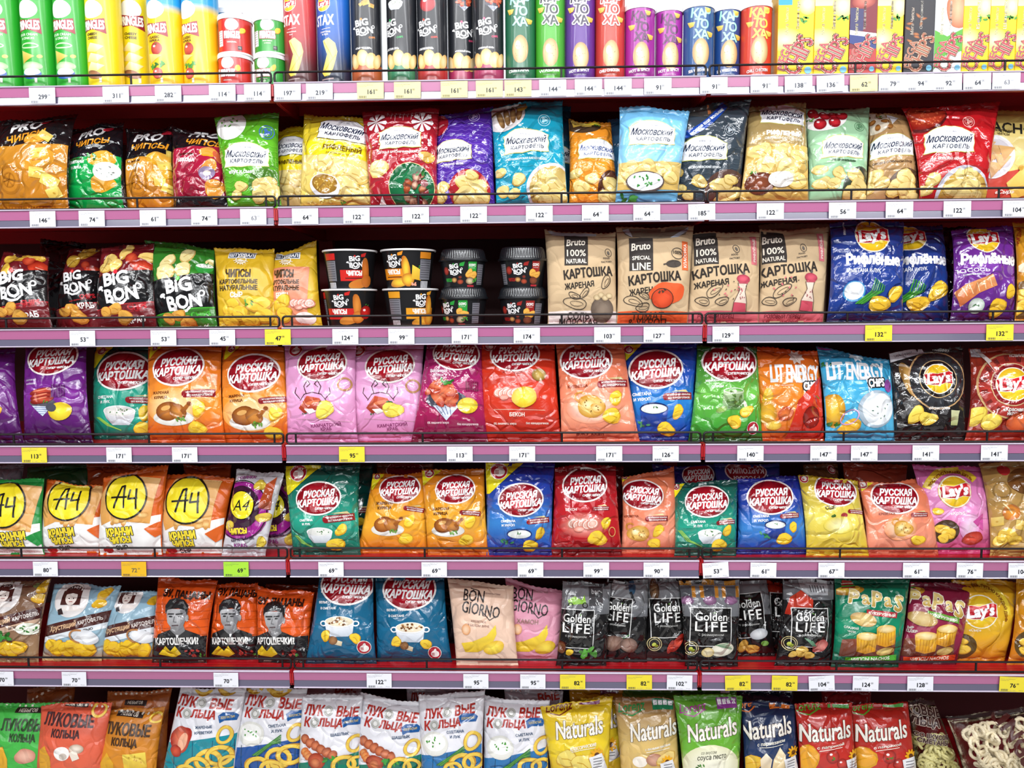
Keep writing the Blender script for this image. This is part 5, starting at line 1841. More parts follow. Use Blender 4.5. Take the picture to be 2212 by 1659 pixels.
def sketch(a, pts, c='#3a322c'):
    for x, y, r, rot in pts:
        a.ring(x, y, r, r * .5, 1.6, c, rot, 18, wob=.08)
        a.ring(x + r * .1, y + 1, r * .6, r * .2, 1, c, rot, 14, wob=.08)


def mill(a, x, y):
    a.poly([(x - 14, y + 28), (x + 13, y + 30), (x + 15, y + 50), (x - 16, y + 48)], '#c04a5a')
    a.poly([(x - 6, y - 12), (x + 14, y - 10), (x + 10, y + 6), (x + 15, y + 30), (x - 14, y + 28), (x - 2, y + 4)], '#d8c4b4')
    a.ell(x + 6, y - 20, 15, 9, ('#d0586a', '#9a3044'), -6)
    a.rect(x - 4, y - 14, x + 16, y - 10, '#b04456', 'food_print')
    a.ell(x + 7, y - 32, 3, 3, '#5a5050')
    specks(a, x + 2, y + 14, 10, 14, 9, '#9a5a5a', 1.8)
    a.line([(x - 6, y - 12), (x - 2, y + 4), (x - 14, y + 28), (x - 16, y + 48), (x + 15, y + 50), (x + 15, y + 30), (x + 10, y + 6), (x + 14, y - 10)], 1.2, '#4a3a34')


KR = '#c6ac88'
NAT = [('100%', .2, .8), ('NATURAL', .13, .85)]
bag(2, (1178, 496, 1328, 502), (1185, 1332), KR, 'kraft paper chip bag with white foot and sea salt sack', 'kraft bag with potato sack',
    lambda a: (a.poly([(1182, 495), (1290, 493), (1290, 505), (1192, 509)], '#b9bec6', 'silver_lining'),
               bruto(a, 1244, 544, NAT, 1270, 596, 108, '#dcd0cc', '#3a322e', ['СОЛЬ', 'МОРСКАЯ'],
                     lambda a: (sketch(a, [(1262, 640, 13, 50), (1240, 645, 13, -20), (1310, 615, 16, 60), (1242, 660, 24, -10)]), a.ell(1302, 672, 25, 26, ('#8a7a6a', '#5a4c42'), 0, wob=.06),
                                [a.ell(1290 + 9 * i, 648 - (i % 2) * 5, 8, 6, ('#dcc8a0', '#a8906a'), 0, 10) for i in range(4)]), 1175, 1345), foodfac(a, 1312, 567)),
    film='paper', group=G3, Y=.06, T=.032, cat='chip bag')
bag(2, (1333, 492, 1497, 488), (1333, 1483), KR, 'kraft paper chip bag with orange foot, its top opened over silver foil', 'kraft bag with tomato',
    lambda a: (a.poly([(1345, 492), (1490, 488), (1484, 508), (1450, 518), (1400, 520), (1360, 514), (1350, 508)], ('#8c7c68', '#6c5f50'), 'silver_lining'),
               a.poly([(1346, 496), (1360, 492), (1366, 516), (1352, 506)], '#c3cad2', 'silver_lining'), a.poly([(1448, 518), (1492, 488), (1490, 498), (1466, 516)], '#b4bcc8', 'silver_lining'),
               bruto(a, 1383, 555, [('SPECIAL', .11, .76), ('LINE', .2, .76)], 1413, 607, 116, '#d8572a', '#4a2a1c', ['ТОМАТ', '& УКРОП'],
                     lambda a: (a.ell(1440, 640, 40, 24, '#d8582c', 15, wob=.12), a.ell(1430, 650, 24, 20, ('#d8502a', '#b83a1c')), a.ring(1430, 650, 24, 20, 1.6, '#3a2a20'),
                                leafs(a, 1430, 635, 8, '#4a3a28', 4), sketch(a, [(1366, 655, 20, -20), (1390, 645, 12, -30), (1388, 668, 16, 10)])), 1325, 1495, side=(1482, 557, '#d86434', 'КЛАССИКА')),
               a.ring(1464, 554, 14, 12, 1.4, '#4a423c', part='stamp_print'), a.text('100%', 1464, 552, 20, '#4a423c', b=.03, part='stamp_print'),
               a.ell(1455, 577, 18, 8, '#4a423c', 6, part='stamp_print'), a.line([(1432, 580), (1440, 578)], 3, '#4a423c', 'stamp_print')),
    film='paper', group=G3, Y=.058, T=.032)
for k, (tp, bt, dx, lab, sh) in enumerate((((1493, 507, 1640, 504), (1484, 1636), 0, 'kraft paper chip bag with pink foot and pepper mill beside the tomato bag', 'first kraft bag with pepper mill'),
                                           ((1642, 498, 1788, 491), (1636, 1776), 145, 'kraft paper chip bag with pink foot and pepper mill beside the navy bags', 'second kraft bag with pepper mill'))):
    bag(2, tp, bt, KR, lab, sh, lambda a: (
        bruto(a, 1524 + dx, 541 - 4 * k, NAT, 1556 + dx, 592 - 4 * k, 124, '#c8606a', '#7a2a36', ['РОЗОВЫЙ ПЕРЕЦ', '& МОРСКАЯ СОЛЬ'],
              lambda a: (mill(a, 1598 + dx, 630 - 4 * k), sketch(a, [(1540 + dx, 634, 20, 30), (1516 + dx, 655, 16, -10), (1558 + dx, 656, 15, 20)]),
                         specks(a, 1560 + dx, 625, 50, 30, 9, '#c86a70', 2.4), specks(a, 1575 + dx, 620, 50, 36, 6, '#3a322c', 1.8)), 1470 + dx, 1645 + dx,
              side=(1631 + dx, 545 - 8 * k, '#d07078', 'РИФЛЁНЫЕ')), foodfac(a, 1585 + dx, 562 - 4 * k)), film='paper', group=G3, Y=.062 + .004 * k, T=.03)
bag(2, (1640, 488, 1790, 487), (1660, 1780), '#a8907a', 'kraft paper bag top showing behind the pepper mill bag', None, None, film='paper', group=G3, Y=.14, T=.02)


def ruff(a, lx, ly, r, tx, ty, tw, fl, fx, fy, pic):
    lays(a, lx, ly, r)
    a.text('Рифлёные', tx, ty, tw, '#f6f6fa', h=tw * .24, b=.055, rot=-1, part='flavour_lettering')
    for i, t in enumerate(fl):
        a.text(t, fx, fy + 10 * i, (76, 36)[i] * tw / 126, '#e9ebf4', h=(8, 5)[i], b=.03, part='flavour_lettering')
    pic(a)


def creamonion(x):
    return lambda a: (a.ell(x, 634, 24, 22, '#3a8ac0'), a.ell(x, 633, 21, 19, ('#f6f8fa', '#d0dae2')), [a.line([(x + 5 + i * 3, 660), (x + 38 + i * 5, 634), (x + 46 + i * 4, 608 + i * 3)], 2.4, ('#4a9a3a', '#2f7a2a')[i % 2]) for i in range(6)],
                      chip(a, x + 57, 660, 24, 10, '#e8bc34', .7, '#b88a20'), chip(a, x + 92, 638, 20, 60, '#ecc43c', .7, '#b88a20'))


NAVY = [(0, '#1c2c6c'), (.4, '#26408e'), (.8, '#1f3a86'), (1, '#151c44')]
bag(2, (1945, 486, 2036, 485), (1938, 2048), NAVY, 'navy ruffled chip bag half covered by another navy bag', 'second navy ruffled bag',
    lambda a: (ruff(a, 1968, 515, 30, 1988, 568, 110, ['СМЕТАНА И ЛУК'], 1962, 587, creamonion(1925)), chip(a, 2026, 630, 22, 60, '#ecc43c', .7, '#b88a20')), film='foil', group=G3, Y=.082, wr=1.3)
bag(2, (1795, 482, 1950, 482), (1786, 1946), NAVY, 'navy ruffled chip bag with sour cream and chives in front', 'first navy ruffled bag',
    lambda a: (ruff(a, 1883, 516, 35, 1884, 569, 120, ['СМЕТАНА И ЛУК'], 1862, 591, creamonion(1841)), a.lines(['МАКСИМУМ', 'ВКУСА'], 1826, 500, 28, '#e6ecf6', 8, rot=80, b=.03, part='flavour_lettering')),
    film='foil', group=G3, Y=.058, wr=1.3)
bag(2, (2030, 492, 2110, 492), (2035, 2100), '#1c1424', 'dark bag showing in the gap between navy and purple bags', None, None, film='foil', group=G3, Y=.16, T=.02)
bag(2, (2058, 500, 2186, 490), (2052, 2188), [(0, '#6a2a8c'), (.4, '#74349a'), (.8, '#5a2478'), (1, '#34144a')], 'purple ruffled chip bag with salmon steak', 'purple ruffled salmon bag',
    lambda a: (ruff(a, 2126, 520, 31, 2134, 568, 118, ['ЛОСОСЬ', 'в сливочном соусе'], 2094, 590, lambda a: (
        a.poly([(2062, 634), (2080, 620), (2135, 600), (2150, 622), (2110, 638), (2074, 666)], ('#e8a066', '#b85a2c')), [a.line([(2074 + i * 14, 626 - i * 4), (2084 + i * 13, 644 - i * 5)], 1.6, '#f4d4a8') for i in range(5)],
        a.ell(2108, 664, 17, 16, ('#e6eae6', '#9aa89a')), leafs(a, 2108, 664, 6, '#5a8a5a', 4), chip(a, 2155, 668, 22, 10, '#e8bc34', .8, '#b88a20'), chip(a, 2182, 634, 15, 70, '#e8bc34', .8, '#b88a20')))),
    film='foil', group=G3, Y=.062, wr=1.3)
bag(2, (2190, 480, 2310, 480), (2192, 2310), [(0, '#d89a28'), (1, '#c07a1c')], 'golden yellow chip bag cut off by the frame beside the purple bag', 'golden yellow bag at the edge',
    lambda a: (a.ell(2212, 650, 34, 40, '#6a4a20'), chips(a, [(2205, 640, 16), (2215, 662, 18), (2200, 672, 14)]), a.text('КАЖДЫЙ', 2204, 512, 40, '#a83a1c', h=9, b=.04, rot=75, part='flavour_lettering'), a.ell(2225, 582, 26, 14, '#e6d8b8')),
    film='gloss', group=G3, Y=.06)


# ================================================================== fourth shelf: large bags of one maker and its neighbours
G4 = 'large chip bags on the fourth shelf'
bag(3, (-70, 752, 30, 752), (-70, 52), [(0, '#5a1c6c'), (.5, '#6e2280'), (1, '#34103e')], 'plain purple side of a chip bag cut off by the frame edge', 'purple bag at the edge',
    lambda a: chip(a, -2, 890, 14), film='gloss', group=G4, Y=.06)
bag(3, (58, 738, 186, 745), (55, 200), [(0, '#581a6a'), (.55, '#7a2a90'), (.85, '#4a1658'), (1, '#2c0e34')], 'purple chip bag with fried sausages', 'purple sausage bag',
    lambda a: (rk(a, 112, 776, 104, ['охотничьи', 'колбаски'], 70, 829, 28, '#d8c8e4', 6), sausage(a, 97, 858, 62), a.rect(120, 835, 146, 862, '#63206f', 'food_print'),
               [a.line([(122 + i * 5, 836), (122 + i * 5, 861)], 1.2, '#4a1454') for i in range(6)], a.ell(136, 892, 26, 19, ('#f0e040', '#d0b028'), 15, 20, .06), a.ell(118, 884, 11, 9, '#4a4a56', 0, 12)),
    film='gloss', group=G4, Y=.06)
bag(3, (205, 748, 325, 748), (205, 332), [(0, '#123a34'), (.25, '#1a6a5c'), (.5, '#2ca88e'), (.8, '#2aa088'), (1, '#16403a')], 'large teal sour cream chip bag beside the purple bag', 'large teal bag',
    lambda a: (rk(a, 268, 806, 112, ['СМЕТАНА', 'И ЛУК'], 232, 867, 38, tag=(312, 868, 56, 0), corner=(200, 742, 42, 56)), bowl(a, 262, 892, 70), chip(a, 316, 895, 18, 60), chip(a, 306, 928, 18),
               [a.line([(210 + i * 3, 905), (230 + i * 4, 922), (260, 932)], 2, '#9ad05a') for i in range(3)]), film='gloss', group=G4, Y=.085)


def chickenbag(a, cx, cy, w, dx, dy, tag, corner, fx, fy):
    a.ell(cx - 5 + dx * 0, cy + 85, w * .62, w * .36, ('#f6d9a4', '#eda04a'), part='panel_print')
    rk(a, cx, cy, w, ['ЖАРЕНАЯ', 'КУРИЦА'], fx, fy, 38, '#6a3414', 5, tag, corner)
    chicken(a, dx, dy, 84)
    chip(a, dx + 58, dy - 5, 18, 60, '#f4d43a')
    chip(a, dx + 50, dy + 36, 20, 10, '#f0c838')


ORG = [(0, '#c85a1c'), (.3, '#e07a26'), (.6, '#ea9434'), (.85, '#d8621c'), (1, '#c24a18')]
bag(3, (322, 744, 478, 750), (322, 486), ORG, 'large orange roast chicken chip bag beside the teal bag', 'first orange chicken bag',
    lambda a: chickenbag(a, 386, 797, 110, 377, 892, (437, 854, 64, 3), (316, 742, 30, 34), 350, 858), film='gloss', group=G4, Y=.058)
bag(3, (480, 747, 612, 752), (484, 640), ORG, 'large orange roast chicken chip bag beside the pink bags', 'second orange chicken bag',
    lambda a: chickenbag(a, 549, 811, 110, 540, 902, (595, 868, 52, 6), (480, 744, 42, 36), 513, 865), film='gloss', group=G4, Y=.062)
PNK = [(0, '#d88cc0'), (.5, '#e6a8d2'), (1, '#d07cae')]
for k, (tp, bt, cx, cy, px, fx) in enumerate((((616, 748, 768, 744), (624, 772), 696, 789, 678, 705), ((750, 748, 914, 744), (757, 914), 843, 793, 824, 848))):
    bag(3, tp, bt, PNK, ('large pale pink crab chip bag beside the orange bags', 'large pale pink crab chip bag beside the magenta bag')[k], ('first pink crab bag', 'second pink crab bag')[k],
        lambda a: (rk(a, cx, cy, 104, [], 0, 0, rot=6), crabmeat(a, px, 879, 64), a.lines(['КАМЧАТСКИЙ', 'КРАБ'], fx, 925, 66, '#8a3a6a', 9, b=.03, rot=4, part='flavour_lettering'),
                   a.line([(px - 38, 908), (px + 85, 914)], 1, '#c896a8'), a.ring(cx + 52, cy + 45, 14, 13, 4, '#b9885a', part='stamp_print'), thumb(a, (634, 770)[k], 758, 16)), film='gloss', group=G4, Y=.058 + .01 * k)
bag(3, (925, 744, 1038, 744), (890, 1052), [(0, '#7a1646'), (.4, '#b02a6c'), (.7, '#a01e54'), (1, '#6a1030')], 'large magenta crayfish chip bag', 'large magenta crayfish bag',
    lambda a: (rk(a, 985, 768, 98, [], rot=-5), a.lines(['Варёные', 'раки'], 948, 811, 38, '#f0d8e4', 10, b=.03, part='flavour_lettering'), crayfish(a, 965, 850, 100), a.rect(1008, 828, 1034, 850, '#8c1a50', 'food_print'),
               [a.line([(1010 + i * 5, 829), (1010 + i * 5, 849)], 1.2, '#6a1038') for i in range(6)], a.ell(1012, 880, 22, 17, ('#f2e03c', '#d0ac24'), 10, 20, .06),
               a.text('0% лишнего жира', 946, 917, 48, '#f0d0d8', h=6, b=.03, part='flavour_lettering'), a.text('без канцерогенов', 1012, 920, 46, '#f0d0d8', h=6, b=.03, part='flavour_lettering')),
    film='foil', group=G4, Y=.06)
bag(3, (1036, 744, 1196, 744), (1046, 1212), [(0, '#c8301c'), (.5, '#d23a22'), (1, '#a8241a')], 'large red bacon chip bag with gold seal', 'large red bacon bag',
    lambda a: (rk(a, 1112, 768, 104, [], rot=3), bacon(a, 1095, 852, 60), a.ell(1133, 862, 28, 22, ('#f2dc3c', '#d0a828'), 10, 20, .06), a.ell(1166, 814, 16, 14, ('#d8b860', '#8a6428'), part='stamp_print'),
               a.line([(1065, 888), (1180, 890)], 1, '#f0c8b0'), a.text('БЕКОН', 1117, 899, 33, '#f4dcd0', h=8, b=.05, part='flavour_lettering'), thumb(a, 1055, 746, 14), a.line([(1085, 810), (1100, 803), (1115, 812), (1135, 806)], 1.4, '#8a2014'),
               a.text('0% лишнего жира', 1090, 919, 50, '#f4dcd0', h=6, b=.03, part='flavour_lettering'), a.text('без канцерогенов', 1162, 918, 50, '#f4dcd0', h=6, b=.03, part='flavour_lettering')),
    film='gloss', group=G4, Y=.062)
bag(3, (1203, 744, 1345, 744), (1214, 1380), [(0, '#d86844'), (.4, '#e68462'), (.75, '#e89878'), (1, '#cf5a40')], 'large salmon pink shrimp chip bag', 'large salmon shrimp bag',
    lambda a: (rk(a, 1266, 782, 110, ['КРЕВЕТКА'], 1246, 839, 44, '#8a3a24', 4, tag=(1327, 833, 62, 4)), a.ell(1275, 885, 55, 34, ('#f8e0d0', '#e89474'), part='panel_print'), shrimp(a, 1276, 882, 78), chip(a, 1331, 864, 18, 50), chip(a, 1322, 902, 22, 20),
               a.text('БЖУ ккал', 1275, 940, 60, '#7a2a20', h=6, b=.04, part='flavour_lettering')), film='gloss', group=G4, Y=.06)
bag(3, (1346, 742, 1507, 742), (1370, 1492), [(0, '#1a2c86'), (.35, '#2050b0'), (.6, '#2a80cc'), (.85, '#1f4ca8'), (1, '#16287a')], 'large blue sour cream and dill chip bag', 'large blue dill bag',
    lambda a: (rk(a, 1416, 802, 114, ['СМЕТАНА', 'И УКРОП'], 1384, 861, 40, rot=5, tag=(1466, 860, 60, 3), corner=(1342, 740, 52, 46)), pot_blue(a, 1411, 886, 62), chip(a, 1464, 893, 16, 60), chip(a, 1440, 930, 20, 0), leafs(a, 1388, 920, 12, '#4a8a5a', 5)),
    film='gloss', group=G4, Y=.066)
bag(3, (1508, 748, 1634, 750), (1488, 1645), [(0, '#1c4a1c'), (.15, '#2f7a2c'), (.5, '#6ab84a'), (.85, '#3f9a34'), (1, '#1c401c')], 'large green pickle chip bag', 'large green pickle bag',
    lambda a: (rk(a, 1577, 786, 116, ['МАЛОСОЛЬНЫЕ', 'ОГУРЦЫ'], 1546, 833, 50, rot=1), pickles(a, 1582, 868, 62), chip(a, 1612, 893, 16, 40), chip(a, 1586, 914, 18, 0), thumb(a, 1629, 928, 14)), film='foil', group=G4, Y=.06, wr=1.3)


def lit(a, x, y, w, side, c2):
    a.text('LIT ENERGY', x, y, w, '#f0f2f4', h=38, b=.035, rot=-1, part='brand_lettering')
    a.poly([(x + w * .12, y + 10), (x + w * .2, y + 12), (x + w * .19, y + 52)], '#eef0f2', 'brand_lettering')
    a.text('CHiPS', x + w * .33, y + 26, 38, '#f4f4f4', h=16, b=.06, rot=4, part='brand_lettering', ol=('#20242a', .16))
    r = 16
    a.part = 'emblem_print'
    P = []
    for t in range(16):
        d = math.radians(t * 22.5)
        q = r * (1.2 if t % 2 else .75)
        P.append((x + 5 + q * math.cos(d), y - 38 + q * math.sin(d)))
    a.poly(P, c2)
    a.part = None


bag(3, (1630, 748, 1765, 760), (1643, 1778), [(0, '#d8501c'), (.35, '#e8862a'), (.8, '#e8802a'), (1, '#c04a20')], 'orange energy chip bag with red twisted corner', 'orange energy bag',
    lambda a: (lit(a, 1716, 812, 108, 0, '#f0ddd0'), a.poly([(1720, 870), (1775, 815), (1785, 950), (1700, 950)], ('#d83a24', '#b82a1c'), 'panel_print'), a.text('со вкусом', 1690, 838, 38, '#f4e4d0', h=4, part='flavour_lettering'),
               chip(a, 1655, 860, 16, 80, '#e8b838'), a.ell(1655, 895, 20, 26, ('#e8b434', '#b87a20'), 10, 18, .08), a.ell(1694, 898, 18, 14, ('#e0783a', '#a83a1c'), 20, 16, .12), a.ell(1670, 922, 16, 10, ('#f0d058', '#c8902a')),
               a.ell(1752, 905, 20, 24, ('#a8281c', '#6a120e'), 0, 16, .06), leafs(a, 1765, 862, 6, '#5a8a3a', 3)), film='foil', group=G4, Y=.062, wr=1.3)
bag(3, (1766, 748, 1922, 780), (1784, 1930), [(0, '#2a86b0'), (.3, '#3fa8d4'), (.8, '#56b4dc'), (1, '#2f86b0')], 'cyan energy chip bag with bowl of sour cream', 'cyan energy bag',
    lambda a: (lit(a, 1848, 806, 126, 0, '#cfe2ec'), a.ell(1890, 888, 42, 40, ('#d0dae2', '#98aab8')), a.ell(1894, 888, 36, 34, ('#f4f6f8', '#dbe4ea')), specks(a, 1894, 888, 26, 24, 7, '#5a7a68', 2),
               a.ell(1798, 890, 22, 38, ('#ecc040', '#c08420'), 8, 20, .06), chip(a, 1835, 925, 24, 10, '#e8b034', .6), leafs(a, 1800, 920, 12, '#3f8a3a', 6), a.ring(1832, 905, 20, 14, 2.5, '#c89ac0', 30), a.ell(1795, 750, 26, 8, '#8a3a8c', part='panel_print'),
               a.ell(1918, 838, 9, 14, '#8a4a9a'), leafs(a, 1785, 790, 9, '#2f7a3a', 4)), film='foil', group=G4, Y=.06, wr=1.2)


def roundlays(a, x, y, r, c1, c2, words, wy):
    a.part = 'round_panel'
    a.ell(x, y, r * 1.06, r * 1.02, '#c8a070')
    a.ell(x, y, r, r * .97, (c1, c2))
    for t in range(0, 360, 24):
        d = math.radians(t)
        for q in (-.05, 0, .05):
            a.line([(x + r * .78 * math.cos(d + q), y + r * .76 * math.sin(d + q)), (x + r * .94 * math.cos(d + q), y + r * .92 * math.sin(d + q))], 1.1, '#2a2424')
    a.ell(x, y - 2, r * .68, r * .66, '#d8b888')
    a.ell(x, y - 2, r * .65, r * .63, '#1c1a1c' if 'c' not in c1[1:2] else '#8a1c20')
    a.part = None
    lays(a, x, y - 2, r * .5)
    a.lines(words, x + 2, wy, 46, '#f2ece6', 9, b=.04, part='flavour_lettering')


bag(3, (1920, 762, 2078, 748), (1926, 2083), [(0, '#2a2626'), (1, '#1c1818')], 'black chip bag with dark round panel, yellow and red logo', 'black round-panel bag',
    lambda a: (a.ell(1960, 825, 14, 40, ('#c8a05a', '#8a6430'), 20), roundlays(a, 2022, 826, 62, '#4a4c52', '#26282c', ['«Игристое»'], 886), chips(a, [(1974, 900, 20, 60), (2000, 908, 20)], '#f0d85c', '#cfa83a'),
               a.poly([(2052, 890), (2076, 890), (2072, 922), (2056, 922)], ('#d8dcb0', '#9aa068')), a.poly([(1916, 768), (2000, 752), (2006, 768), (1920, 788)], '#d8d8de', 'paper_note'), a.text('Всё будет', 1958, 770, 44, '#6a6a74', rot=10, part='paper_note'),
               a.text('НОВИНКА', 2040, 757, 36, '#e8e4e0', h=6, b=.05, rot=-8, part='flavour_lettering')), film='foil', group=G4, Y=.062, wr=1.4, tw=.007)
bag(3, (2096, 754, 2265, 746), (2086, 2265), [(0, '#a83c28'), (.5, '#7a2220'), (1, '#9a2c1c')], 'red chip bag with round red panel cut off by the frame', 'red round-panel bag',
    lambda a: (roundlays(a, 2180, 838, 70, '#c8483c', '#9a2c26', ['«Красная', 'икра»'], 894), chips(a, [(2108, 902, 24, 70), (2138, 914, 22)], '#f0d85c', '#cfa83a'), a.ell(2200, 915, 30, 20, ('#d86a3a', '#a83a1c')),
               a.poly([(2098, 750), (2130, 752), (2128, 776), (2098, 772)], '#d4d6dc', 'paper_note'), a.poly([(2104, 740), (2112, 742), (2152, 806), (2144, 812)], '#e6ddd8', 'paper_note'), a.poly([(2134, 790), (2140, 786), (2152, 806), (2144, 812)], '#c05a48', 'paper_note'),
               a.text('НОВИНКА', 2200, 773, 36, '#f0e4dc', h=6, b=.05, part='flavour_lettering')), film='foil', group=G4, Y=.06, wr=1.3)


# ================================================================== fifth shelf: small bags
G5 = 'small chip bags on the fifth shelf'


def a4(a, x, y, r, c, x0, x1, word, wx, wy, side):
    a.poly([(x0, y + r * .7), (x0 + (x1 - x0) * .75, y + r * .95), (x1, y + r * .75), (x1, 1215), (x0, 1215)], '#ecebe8', 'panel_print')
    a.poly([(x0, y + r * .4), (x0 + 12, y + r * 1.35), (x0 + 40, y + r * 1.1), (x1 - 30, y + r * 1.25), (x1 - 12, y - r * .9), (x0 + 30, y - r)], ('#e0b070', '#d89a4c'), 'food_print')
    for i in range(7):
        a.ell(x + a.rng.uniform(-.6, 1.0) * r, y + r * a.rng.uniform(.75, 1.15), 12, 6, ('#ecc884', '#c88a40'), a.rng.uniform(0, 90), 10, .1)
    a.ell(x, y, r, r, ('#f2e22c', '#e8d422'), part='emblem_print', n=32)
    a.ring(x, y, r * 1.03, r * 1.04, r * .075, '#161412', part='emblem_print', n=36)
    k = r / 44
    a.part = 'brand_lettering'
    a.line([(x - 22 * k, y + 22 * k), (x - 8 * k, y - 20 * k), (x - 1 * k, y - 22 * k), (x - 2 * k, y + 22 * k)], 4 * k, '#141414')
    a.line([(x - 30 * k, y + 2 * k), (x + 4 * k, y)], 3.6 * k, '#141414')
    a.line([(x + 11 * k, y - 14 * k), (x + 8 * k, y + 4 * k), (x + 26 * k, y + 2 * k)], 4 * k, '#141414')
    a.line([(x + 24 * k, y - 16 * k), (x + 25 * k, y + 24 * k)], 4 * k, '#141414')
    a.part = None
    for i, t in enumerate(word):
        a.text(t, wx, wy + i * 17, (58, 46, 26)[i], ('#f0d838', '#f0d838', '#222')[i], h=(17, 14, 9)[i], b=.06, rot=5, part='flavour_lettering', ol=('#1c1a18', .07) if i < 2 else None)
    a.poly([(x1 - 42, y + r * 1.5), (x1, y + r * 1.0), (x1, y + r * 1.6), (x1 - 22, y + r * 1.9)], c, 'panel_print')
    a.ell(x0 + 22, 1192, 12, 8, '#b02a2a', part='emblem_print', n=14)


bag(4, (-50, 1042, 97, 1034), (-55, 95), '#1f8a3c', 'green chip bag with yellow black-rimmed disc cut off by the frame', 'green disc bag',
    lambda a: a4(a, 14, 1096, 46, '#1f8a3c', -60, 100, ['КРАНЧИ', 'ЧИПСЫ'], 30, 1162, 0), film='satin', group=G5, Y=.06)
ORA = '#d4601c'
for k, (tp, bt, x, y, r, wx, wy, Y, lab, sh) in enumerate((
        ((103, 1036, 226, 1052), (92, 226), 150, 1083, 44, 136, 1154, .066, 'orange chip bag with yellow disc beside the green disc bag', 'first orange disc bag'),
        ((226, 1034, 362, 1006), (215, 350), 276, 1078, 45, 262, 1152, .058, 'orange chip bag with yellow disc and raised top seal', 'second orange disc bag'),
        ((352, 1026, 505, 1034), (352, 480), 407, 1086, 47, 396, 1160, .064, 'orange chip bag with yellow disc beside the purple disc bag', 'third orange disc bag'))):
    bag(4, tp, bt, ORA, lab, sh, lambda a: a4(a, x, y, r, ORA, bt[0] - 8, bt[1] + 8, ['КРАНЧИ', 'ЧИПСЫ', 'СЫР'], wx, wy, 0), film='satin', group=G5, Y=Y, seal=ORA)


def a4p(a, x, y, r, x0, x1):
    a.ell(x - 4, y + 12, r * 2.1, r * 2.2, '#9a2488', part='panel_print')
    a.ell(x - 4, y + 4, r * 1.5, r * 1.6, '#3a1a34', part='panel_print')
    a.ring(x - 4, y + 10, r * 2.0, r * 2.2, 2, '#1a1418', part='panel_print')
    chips(a, [(x + r * 1.3, y - r * 1.5, 14, 40), (x - r * 1.3, y - r * .6, 12, 60), (x - r * 1.0, y + r * 1.5, 14), (x + r * 1.6, y + r * .9, 15, 20), (x + r * 1.3, y + r * 2.8, 14, 60)], '#e2c84a', '#b89434')
    a.ell(x, y, r, r * 1.1, '#161412', 20, part='emblem_print')
    a.ell(x, y, r * .93, r * 1.03, '#ecdc28', 20, part='emblem_print')
    a.text('A4', x, y, r * 1.2, '#141414', h=r * .8, sh=.25, part='brand_lettering')
    a.text('ЧИПСЫ', x - r * .3, y + r * 1.9, r * 1.3, '#f0d838', h=12, b=.07, rot=4, ol=('#5a1450', .1), part='flavour_lettering')
    a.text('КАРТОФЕЛЬНЫЕ', x, y + r * 2.5, r * 1.8, '#3a2a4a', h=7, b=.03, rot=8, part='flavour_lettering')
    a.text('КРАБ', x - r * .2, y + r * 3.0, r, '#9a2488', h=8, b=.04, part='flavour_lettering')


bag(4, (560, 1040, 634, 1036), (566, 640), '#b9b4c0', 'white and purple chip bag with yellow disc set back by the teal bag', 'second purple disc bag',
    lambda a: a4p(a, 592, 1096, 26, 560, 640), film='foil', group=G5, Y=.085, wr=1.2)
bag(4, (515, 1013, 615, 1022), (480, 572), '#d6d4da', 'white and purple chip bag with yellow disc tilted to one side', 'first purple disc bag',
    lambda a: (a4p(a, 525, 1095, 29, 480, 580), a.poly([(575, 1050), (596, 1035), (585, 1105), (562, 1100)], ('#c85a30', '#8a3a1c'), 'food_print'), a.text('НОВИНКА!', 530, 1035, 38, '#8a2a7a', h=6, b=.04, rot=5, part='flavour_lettering')),
    film='foil', group=G5, Y=.056, wr=1.3, tw=.007)

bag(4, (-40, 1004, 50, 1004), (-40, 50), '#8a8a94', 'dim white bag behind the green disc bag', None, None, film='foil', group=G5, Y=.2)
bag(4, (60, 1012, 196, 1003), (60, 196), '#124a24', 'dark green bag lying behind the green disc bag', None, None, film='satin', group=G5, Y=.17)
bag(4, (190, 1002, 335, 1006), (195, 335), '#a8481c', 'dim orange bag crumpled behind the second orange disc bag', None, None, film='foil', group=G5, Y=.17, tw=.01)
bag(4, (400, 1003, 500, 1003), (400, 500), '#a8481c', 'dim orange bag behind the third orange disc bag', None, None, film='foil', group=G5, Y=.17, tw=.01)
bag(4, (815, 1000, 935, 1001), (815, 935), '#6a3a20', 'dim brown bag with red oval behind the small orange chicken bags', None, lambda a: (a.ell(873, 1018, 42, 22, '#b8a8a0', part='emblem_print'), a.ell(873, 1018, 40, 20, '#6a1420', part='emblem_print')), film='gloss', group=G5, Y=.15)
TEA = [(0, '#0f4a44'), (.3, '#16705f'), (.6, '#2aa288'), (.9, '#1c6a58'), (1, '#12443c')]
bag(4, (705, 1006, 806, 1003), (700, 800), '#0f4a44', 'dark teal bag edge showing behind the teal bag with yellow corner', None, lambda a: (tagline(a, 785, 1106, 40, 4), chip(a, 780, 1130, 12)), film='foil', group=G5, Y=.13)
bag(4, (616, 1005, 776, 1003), (636, 778), TEA, 'teal sour cream chip bag with large yellow corner', 'teal yellow-corner bag',
    lambda a: (rk(a, 690, 1080, 96, ['СМЕТАНА', 'И ЛУК'], 663, 1131, 30, rot=5, tag=(738, 1122, 62, 6), corner=(612, 1000, 92, 72)), bowl(a, 692, 1152, 58), chip(a, 740, 1148, 15, 40), chip(a, 726, 1180, 20, 0),
               [a.line([(636 + 3 * i, 1160), (650 + 4 * i, 1176), (675, 1186)], 2, '#8ac05a') for i in range(3)]), film='foil', group=G5, Y=.06, wr=1.3)
OY = [(0, '#c86a1c'), (.3, '#e29424'), (.65, '#ecac34'), (.9, '#dc7a1e'), (1, '#c8601a')]


